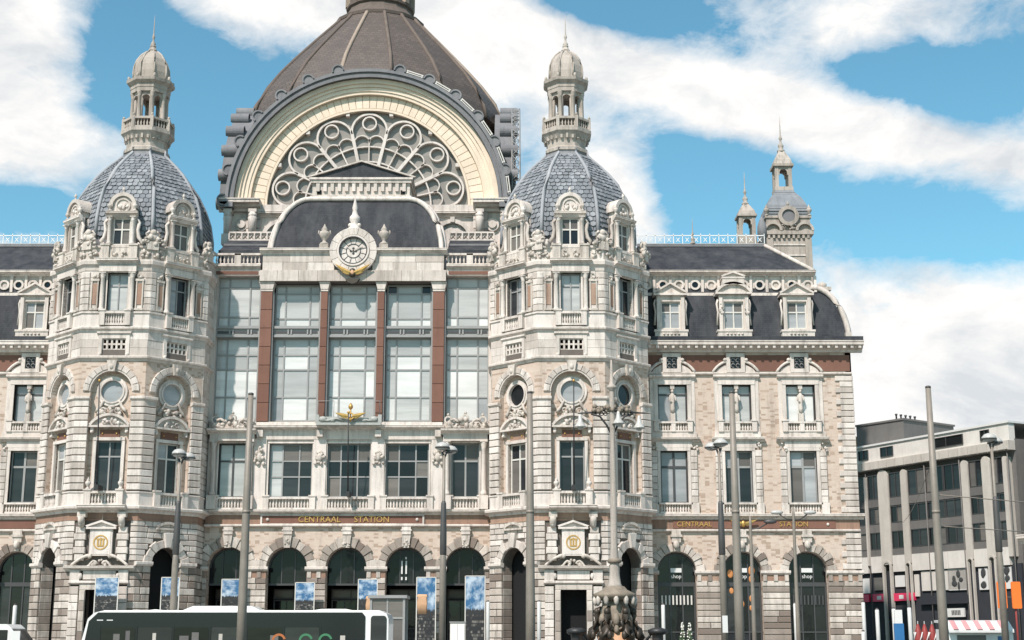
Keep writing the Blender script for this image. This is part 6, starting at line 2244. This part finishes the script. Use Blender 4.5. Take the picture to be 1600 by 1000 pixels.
for k in range(6):                                   # sculpted scroll beasts round the drum
    a = R(60 * k)
    c, s = math.cos(a), math.sin(a)
    sc = MB()
    prf = [(0.60, 3.05), (0.74, 2.95), (0.80, 2.72), (0.72, 2.45), (0.80, 2.2), (1.0, 2.02), (1.12, 1.75), (1.02, 1.45), (0.88, 1.4), (0.86, 1.6)]
    sc.tube([(r * c, r * s, z) for r, z in prf], [0.07, 0.12, 0.15, 0.13, 0.17, 0.21, 0.18, 0.13, 0.1, 0.06], 8)
    sc.ball(0.80 * c, 0.80 * s, 2.86, 0.15, 0.15, 0.17)
    for t in (-1, 1):
        sc.tube([(0.78 * c - t * 0.05 * s, 0.78 * s + t * 0.05 * c, 2.6), (0.86 * c - t * 0.24 * s, 0.86 * s + t * 0.24 * c, 2.42), (0.95 * c - t * 0.2 * s, 0.95 * s + t * 0.2 * c, 2.1)], [0.05, 0.08, 0.05], 6)
        sc.ball(0.98 * c - t * 0.2 * s, 0.98 * s + t * 0.2 * c, 1.85, 0.12, 0.12, 0.2)
    put('scroll_figure', sc, 'bronze', CD, Mc)
    a2 = a + R(30)
    sh_ = MB().ball(0.66 * math.cos(a2), 0.66 * math.sin(a2), 2.5, 0.17, 0.17, 0.3)
    sh_.ball(0.72 * math.cos(a2), 0.72 * math.sin(a2), 2.1, 0.12, 0.12, 0.2)
    sh_.tube([((0.7) * math.cos(a2 + R(d)), 0.7 * math.sin(a2 + R(d)), 2.2 - 0.12 * math.cos(R(d * 4))) for d in range(-22, 23, 6)], 0.05, 5)
    put('cartouche', sh_, 'stone_tan', CD, Mc)
put('pedestal', MB().lathe([(1.35, 0.0), (1.35, 0.3), (1.05, 0.45), (0.9, 0.9), (0.8, 1.5), (0.7, 2.0)], 8), 'stone_orange', CD, Mc)
ar = MB()
for s in (-1, 1):
    ar.tube([(0, 0, 10.6), (s * 0.25, 0, 11.1), (s * 0.55, 0, 11.5), (s * 0.95, 0, 11.62)], 0.05, 6)
    ar.tube([(0, 0, 11.75), (s * 0.5, 0, 11.82), (s * 0.95, 0, 11.68), (s * 1.55, 0, 11.64)], [0.08, 0.08, 0.05, 0.025], 6)
    for k in range(4):
        ar.tube([(s * (0.3 + 0.17 * k) + 0.08 * math.cos(t), 0, 11.62 + 0.08 * math.sin(t)) for t in [q * 0.9 for q in range(8)]], 0.022, 4)
put('bracket', ar, 'iron', CD, Mc)
fl = MB()
for k in range(50):
    fl.ball(rs.uniform(-0.85, 0.85), rs.uniform(-0.12, 0.12), 11.8 + rs.uniform(-0.1, 0.16), rs.uniform(0.05, 0.12), None, None, 6, 4)
put('leaf_garland', fl, 'stone_tan', CD, Mc)
for (dx, dz) in ((-1.45, 11.35), (0.27, 11.5), (1.2, 11.3)):
    bl = MB().lathe([(0.29, dz - 0.36), (0.24, dz - 0.30), (0.12, dz - 0.1), (0.08, dz + 0.12), (0.05, dz + 0.22)], 12, dx, -0.15)
    bo = put('bell_lamp', bl, 'lamp_glass', CD, Mc)
    put('lamp_glass', MB().ball(dx, -0.15, dz - 0.38, 0.15, 0.15, 0.1), 'lamp_glass', bo, Mc)
for k, dx in enumerate((-1.75, 1.75)):
    M = frame(4.52 + dx, 63.0, 0)
    lab = ('dark stubby bollard with a flat cap left of the candelabrum base', 'dark stubby bollard with a flat cap right of the candelabrum base')[k]
    b = empty('bollard', M, label=lab, cat='bollard', group='bollards round the candelabrum')
    put('stem', MB().lathe([(0.32, 0), (0.32, 0.3), (0.24, 0.4), (0.24, 1.85), (0.3, 1.9)], 12), 'pole_dark', b, M)
    put('cap', MB().lathe([(0.34, 1.88), (0.42, 1.95), (0.42, 2.08), (0.2, 2.16)], 12), 'iron', b, M)
    s = 1 if dx < 0 else -1
    put('chain', MB().tube([(s * (0.3 + 0.1 * q), 0.1 * q, 1.9 - 0.45 * math.sin(q * math.pi / 9)) for q in range(9)], 0.06, 5), 'iron', b, M)

# ------------------------------------------------------------------ white light columns along the pavement
cols = [(8.8, 85, 3.65, 'before the first shop window of the right wing'), (1.57, 85, 3.83, 'left of the right tower door'), (-27.24, 80, 3.5, 'at the left wing'),
        (16.3, 84, 3.7, 'between the last two shop windows of the right wing'), (20.1, 83.5, 3.75, 'at the corner of the right wing'), (19.3, 80.5, 2.1, 'short one near the corner of the right wing'),
        (19.75, 79, 3.25, 'leftmost before the office block'), (20.65, 79, 3.3, 'second before the office block'), (21.5, 79, 3.36, 'third before the office block'),
        (24.6, 69.6, 3.9, 'at the right edge of the picture'), (-1.45, 88, 3.9, 'right of the rightmost arcade banner')]
for (x, y, h, lab) in cols:
    M = frame(x, y, 0)
    t = empty('light_column', M, label='white slim light column ' + lab, cat='light column', group='white light columns')
    put('tube', MB().lathe([(0.11, 0.0), (0.11, h - 0.06), (0.09, h)], 12), 'pole_white', t, M)
    put('cap', MB().lathe([(0.08, h), (0.08, h + 0.07), (0.03, h + 0.09)], 12), 'pole_dark', t, M)

# ------------------------------------------------------------------ the bus
Mb = frame(-11.35, 61.0, 0)
BUS = empty('bus', Mb, label='white and black city bus driving left in front of the station arcade', cat='bus')
L0, L1 = -6.3, 6.3


def rr_box(mb, x0, x1, y0, y1, z0, z1, r, n=5):
    """rounded in the x-z outline"""
    pts = []
    for cx_, cz_, a0 in ((x1 - r, z1 - r, 0), (x0 + r, z1 - r, 90), (x0 + r, z0 + r, 180), (x1 - r, z0 + r, 270)):
        for i in range(n + 1):
            a = R(a0 + 90 * i / n)
            pts.append((cx_ + r * math.cos(a), cz_ + r * math.sin(a)))
    mb.prism(pts, y0, y1)
    return mb


sh = MB()
outl = [(L0 + 0.05, 0.35), (L1, 0.35), (L1, 2.5), (L1 - 0.08, 2.7), (L1 - 0.3, 2.80), (L0 + 0.9, 2.80), (L0 + 0.55, 2.74), (L0 + 0.3, 2.5), (L0 + 0.05, 1.4)]
sh.prism(outl, -1.22, 1.22)
bo = put('body', sh, 'white_paint', BUS, Mb)
rf = MB()
rf.prism([(L0 + 0.6, 2.76), (L1 - 0.2, 2.76), (L1 - 0.4, 2.84), (L0 + 0.95, 2.84)], -1.12, 1.12)
put('roof', rf, 'white_paint', BUS, Mb)
for (a, b, h) in ((-2.3, 1.0, 0.18), (3.0, 4.9, 0.06), (-3.9, -2.9, 0.04)):
    u = MB()
    u.prism([(a, 2.82), (b, 2.82), (b - 0.4, 2.84 + h), (a + 0.5, 2.84 + h)], -0.8, 0.8)
    put('roof_unit', u, 'white_paint', BUS, Mb)
wb = MB().prism([(L0 + 0.16, 1.15), (5.35, 1.15), (5.35, 2.6), (5.22, 2.75), (L0 + 0.72, 2.75), (L0 + 0.36, 2.4)], -1.26, -1.2)
wbo = put('window_band', wb, 'black_paint', BUS, Mb)
for k in range(6):
    a = L0 + 0.9 + k * 1.5
    put('side_window', rr_box(MB(), a, a + 1.38, -1.275, -1.25, 1.2, 2.15, 0.08), 'glass_dark' if k % 2 else 'glass_black', wbo, Mb)
put('rear_window', rr_box(MB(), 5.58, 6.22, -1.26, -1.2, 1.1, 2.62, 0.12), 'glass_dark', BUS, Mb)
put('windscreen', MB().prism([(L0 + 0.02, 1.2), (L0 + 0.12, 1.2), (L0 + 0.42, 2.5), (L0 + 0.36, 2.5)], -1.1, 1.1), 'glass_black', BUS, Mb)
for x0 in (-5.6, -5.2):
    put('route_mark', MB().box(x0, x0 + 0.25, -1.285, -1.26, 2.42, 2.46), 'sign_white', wbo, Mb)
rs2 = random.Random(9)
for k, x0 in enumerate((-4.9, -4.4, -3.3, -2.2, -1.7, -0.6, 0.15, 1.5, 4.35)):      # seats, passengers and notices behind the glass
    wd = rs2.uniform(0.14, 0.4)
    put('window_notice', MB().box(x0, x0 + wd, -1.285, -1.276, 1.3, rs2.uniform(1.8, 2.05)), ('concrete_dark', 'concrete_dark', 'concrete')[k % 3], wbo, Mb)
for x0, m in ((1.85, 'dull_orange'), (2.95, 'green_paint'), (3.75, 'green_paint')):
    put('window_sticker', MB().arc(x0, 1.62, 0.2, 0.29, -1.29, -1.277, 15, 175, 12), m, wbo, Mb)
for k in range(7):
    put('window_post', MB().box(L0 + 0.84 + k * 1.5 - 0.03, L0 + 0.84 + k * 1.5 + 0.03, -1.283, -1.26, 1.15, 2.2), 'black_paint', wbo, Mb)
for x in (-3.6, 3.3):
    for s in (-1, 1):
        w_ = MB().lathe([(0.5, -0.14), (0.5, 0.14)], 18)
        Mw = Mb @ Matrix.Translation((x, s * 1.1, 0.5)) @ Matrix.Rotation(R(90), 4, 'X')
        wh = put('wheel', w_, 'rubber', BUS, Mw)
        put('rim', MB().lathe([(0.28, -0.16), (0.28, 0.16)], 14), 'frame_grey', wh, Mw)

# ------------------------------------------------------------------ white van at the left edge
Mv = frame(-23.9, 68.0, 0)
VAN = empty('van', Mv, label='white van cut off by the left edge of the picture', cat='van')
vb = MB().prism([(-2.6, 0.35), (2.2, 0.35), (2.3, 1.15), (1.55, 1.4), (0.95, 2.2), (0.75, 2.36), (-2.5, 2.36), (-2.6, 2.1)], -0.95, 0.95)
vo = put('body', vb, 'white_paint', VAN, Mv)
put('windscreen', MB().prism([(1.5, 1.42), (1.6, 1.42), (1.02, 2.15), (0.95, 2.15)], -0.85, 0.85), 'glass_dark', VAN, Mv)
put('side_window', MB().prism([(0.1, 1.4), (1.3, 1.4), (0.8, 2.1), (0.1, 2.1)], -0.98, -0.94), 'glass_dark', VAN, Mv)
put('seam', MB().box(-2.5, 0.0, -0.965, -0.95, 1.75, 1.78), 'frame_grey', VAN, Mv)
for x in (-1.7, 1.5):
    for s in (-1, 1):
        Mw = Mv @ Matrix.Translation((x, s * 0.85, 0.36)) @ Matrix.Rotation(R(90), 4, 'X')
        wh = put('wheel', MB().lathe([(0.36, -0.12), (0.36, 0.12)], 16), 'rubber', VAN, Mw)
        put('rim', MB().lathe([(0.2, -0.14), (0.2, 0.14)], 12), 'frame_grey', wh, Mw)
Ms = frame(-22.6, 66.5, 0)
SG = empty('a_board', Ms, label='small white sign board beside the white van', cat='sign')
put('board', MB().box(-0.28, 0.28, -0.03, 0.03, 1.3, 2.05), 'sign_white', SG, Ms)
put('post', MB().tube([(0, 0.05, 0), (0, 0.05, 1.9)], 0.04, 6), 'pole_grey', SG, Ms)

# ------------------------------------------------------------------ glass shelter and white cabinet right of the bus
Mg = frame(-6.4, 75.0, 0)
SH = empty('glass_shelter', Mg, label='grey-framed glass lift shelter right of the bus', cat='shelter')
for x in (-0.85, 0.85):
    for y in (0, 2.0):
        put('post', MB().box(x - 0.06, x + 0.06, y - 0.06, y + 0.06, 0, 3.75), 'frame_grey', SH, Mg)
put('roof', MB().box(-1.0, 1.0, -0.15, 2.15, 3.75, 3.9), 'frame_grey', SH, Mg)
for y in (0, 2.0):
    put('glass_panel', MB().box(-0.8, 0.8, y - 0.01, y + 0.01, 0.1, 2.7), 'glass_grey', SH, Mg)
    put('glass_panel', MB().box(-0.8, 0.8, y - 0.01, y + 0.01, 2.8, 3.7), 'glass_grey', SH, Mg)
put('rail', MB().box(-0.8, 0.8, -0.05, 0.05, 2.7, 2.8), 'frame_grey', SH, Mg)
put('mullion', MB().box(-0.04, 0.04, -0.04, 0.04, 0, 3.75), 'frame_grey', SH, Mg)
Mk = frame(-3.05, 82.0, 0)
KB = empty('cabinet', Mk, label='white two-door cabinet in front of the rightmost arcade arch', cat='cabinet')
put('case', MB().box(-0.42, 0.42, 0, 0.5, 0, 2.6), 'concrete_pale', KB, Mk)
for s in (-1, 1):
    put('door', MB().box(*sorted((s * 0.02, s * 0.38)), -0.03, 0, 0.15, 2.5), 'white_paint', KB, Mk)
put('top', MB().box(-0.46, 0.46, -0.05, 0.55, 2.6, 2.66), 'frame_grey', KB, Mk)

# ------------------------------------------------------------------ white flowering plants before the first shop window
for k, (x, lab) in enumerate(((9.55, 'left white-flowered spire plant before the first shop window'), (9.95, 'right white-flowered spire plant before the first shop window'))):
    M = frame(x, 82.0, 0)
    P = empty('flowering_plant', M, label=lab, cat='plant', group='flowering plants')
    put('pot', MB().lathe([(0.22, 0), (0.3, 0.5), (0.32, 0.55)], 12), 'pole_dark', P, M)
    st = MB()
    rp = random.Random(k)
    for q in range(6):
        a = q * 1.05
        st.tube([(0, 0, 0.5), (0.12 * math.cos(a), 0.12 * math.sin(a), 1.4), (0.06 * math.cos(a), 0.06 * math.sin(a), 2.2)], 0.02, 4)
        for j in range(10):
            t = rp.uniform(0.5, 1.8)
            p = Vector((rp.uniform(-0.2, 0.2), rp.uniform(-0.2, 0.2), t))
            d = Vector((rp.uniform(-0.16, 0.16), rp.uniform(-0.16, 0.16), rp.uniform(0.02, 0.14)))
            st.add([tuple(p), tuple(p + d * 0.5 + Vector((0, 0, 0.05))), tuple(p + d), tuple(p + d * 0.5 - Vector((0, 0, 0.05)))], [(0, 1, 2, 3)])
    put('foliage', st, 'leaf_green', P, M)
    fw = MB()
    for q in range(34):
        t = rp.uniform(0, 1)
        r = 0.2 * (1 - t) + 0.03
        a = rp.uniform(0, 6.28)
        fw.ball(r * math.cos(a), r * math.sin(a), 1.3 + 1.3 * t, 0.045, None, None, 5, 4)
    put('blossom', fw, 'flower_white', P, M)

# ------------------------------------------------------------------ things before the office block
Mo = frame(23.55, 69.0, 0)
OB = empty('road_sign', Mo, label='bright orange rectangular sign panel beside the right street lamp', cat='sign')
for s in (-1, 1):
    put('panel', rr_box(MB(), *sorted((s * 0.12, s * 0.56)), -0.04, 0.04, 3.1, 4.35, 0.06), 'orange_paint', OB, Mo)
put('post', MB().tube([(0.3, 0.1, 0), (0.3, 0.1, 4.3)], 0.05, 6), 'red_paint', OB, Mo)
put('crossbar', MB().box(-0.5, 0.5, 0.03, 0.07, 3.6, 3.68), 'pole_dark', OB, Mo)
Mt = frame(19.55, 62.0, 0)
ST = empty('market_stall', Mt, label='white stall van with pink-striped awning at the lower right', cat='stall')
put('body', MB().prism([(-1.35, 0.3), (1.35, 0.3), (1.35, 1.9), (1.2, 2.1), (-1.35, 2.1)], -0.9, 0.9), 'white_paint', ST, Mt)
aw = put('awning', MB().mould([(-1.2, 2.05), (-0.6, 2.42), (0.9, 2.48), (0.9, 2.38), (-0.6, 2.32), (-1.2, 1.95)], -1.4, 1.3), 'sign_white', ST, Mt)
for k in range(5):
    put('awning_stripe', MB().mould([(-1.22, 2.09), (-0.62, 2.45), (-0.60, 2.43), (-1.2, 2.06)], -1.2 + k * 0.5, -1.0 + k * 0.5), 'pale_pink', aw, Mt)
put('serving_window', MB().box(-1.0, 0.2, -0.93, -0.89, 1.1, 1.85), 'glass_grey', ST, Mt)
put('side_panel', MB().box(0.7, 0.95, -0.93, -0.89, 1.2, 1.8), 'blue_paint', ST, Mt)
for x in (-0.9, 0.9):
    Mw = Mt @ Matrix.Translation((x, -0.85, 0.34)) @ Matrix.Rotation(R(90), 4, 'X')
    put('wheel', MB().lathe([(0.34, -0.1), (0.34, 0.1)], 14), 'rubber', ST, Mw)
for k, (x, y) in enumerate(((20.8, 75.0), (21.25, 75.4), (21.75, 75.8))):
    M = frame(x, y, 0)
    P = empty('parasol', M, label=('left', 'middle', 'right')[k] + ' of the folded dark red parasols before the office block', cat='parasol', group='folded parasols')
    put('pole', MB().tube([(0, 0, 0), (0, 0, 2.6)], 0.03, 6), 'frame_grey', P, M)
    put('canopy', MB().lathe([(0.2, 1.4), (0.24, 1.7), (0.16, 2.1), (0.05, 2.45)], 8), 'red_paint', P, M)
    for q in range(4):
        put('strap', MB().tube([(0.24 * math.cos(q * 1.57 + t), 0.24 * math.sin(q * 1.57 + t), 1.6 + 0.55 * t) for t in (0, 0.4, 0.8)], 0.03, 5), 'sign_white', P, M)
Mq = frame(20.35, 77.0, 0)
BS = empty('info_column', Mq, label='tall blue information column with white top before the office block', cat='sign')
put('panel', MB().box(-0.25, 0.25, -0.08, 0.08, 0.1, 2.5), 'blue_paint', BS, Mq)
put('head', MB().box(-0.2, 0.2, -0.07, 0.07, 2.5, 3.2), 'sign_white', BS, Mq)
put('foot', MB().box(-0.35, 0.35, -0.2, 0.2, 0, 0.1), 'pole_dark', BS, Mq)
Mx = frame(8.93, 61.6, 0)
WS = empty('lamp_sign', Mx, label='small white sign plate fixed to the lamp post before the right wing', cat='sign')
put('plate', MB().box(-0.1, 0.12, -0.25, -0.2, 1.95, 2.65), 'sign_white', WS, Mx)
put('bracket', MB().box(-0.03, 0.03, -0.2, 0.25, 2.25, 2.35), 'pole_dark', WS, Mx)

# ------------------------------------------------------------------ tram wires
for k, (p0, p1, lab) in enumerate((((13.56, 46.0, 6.2), (42.0, 60.0, 6.6), 'thin tram wire from the right tram pole to the right edge'),
                                   ((13.56, 46.0, 5.2), (42.0, 75.0, 7.2), 'lower thin tram wire from the right tram pole to the right edge'),
                                   ((13.56, 46.0, 7.3), (27.0, 100.0, 9.5), 'thin tram wire from the right tram pole towards the wing corner'))):
    a, b = Vector(p0), Vector(p1)
    M = frame(*p0)
    pts = [tuple((b - a) * (i / 8) + Vector((0, 0, -0.35 * math.sin(math.pi * i / 8)))) for i in range(9)]
    put('tram_wire', MB().tube(pts, 0.016, 4), 'pole_grey', None, M, label=lab, cat='wire', group='tram wires')
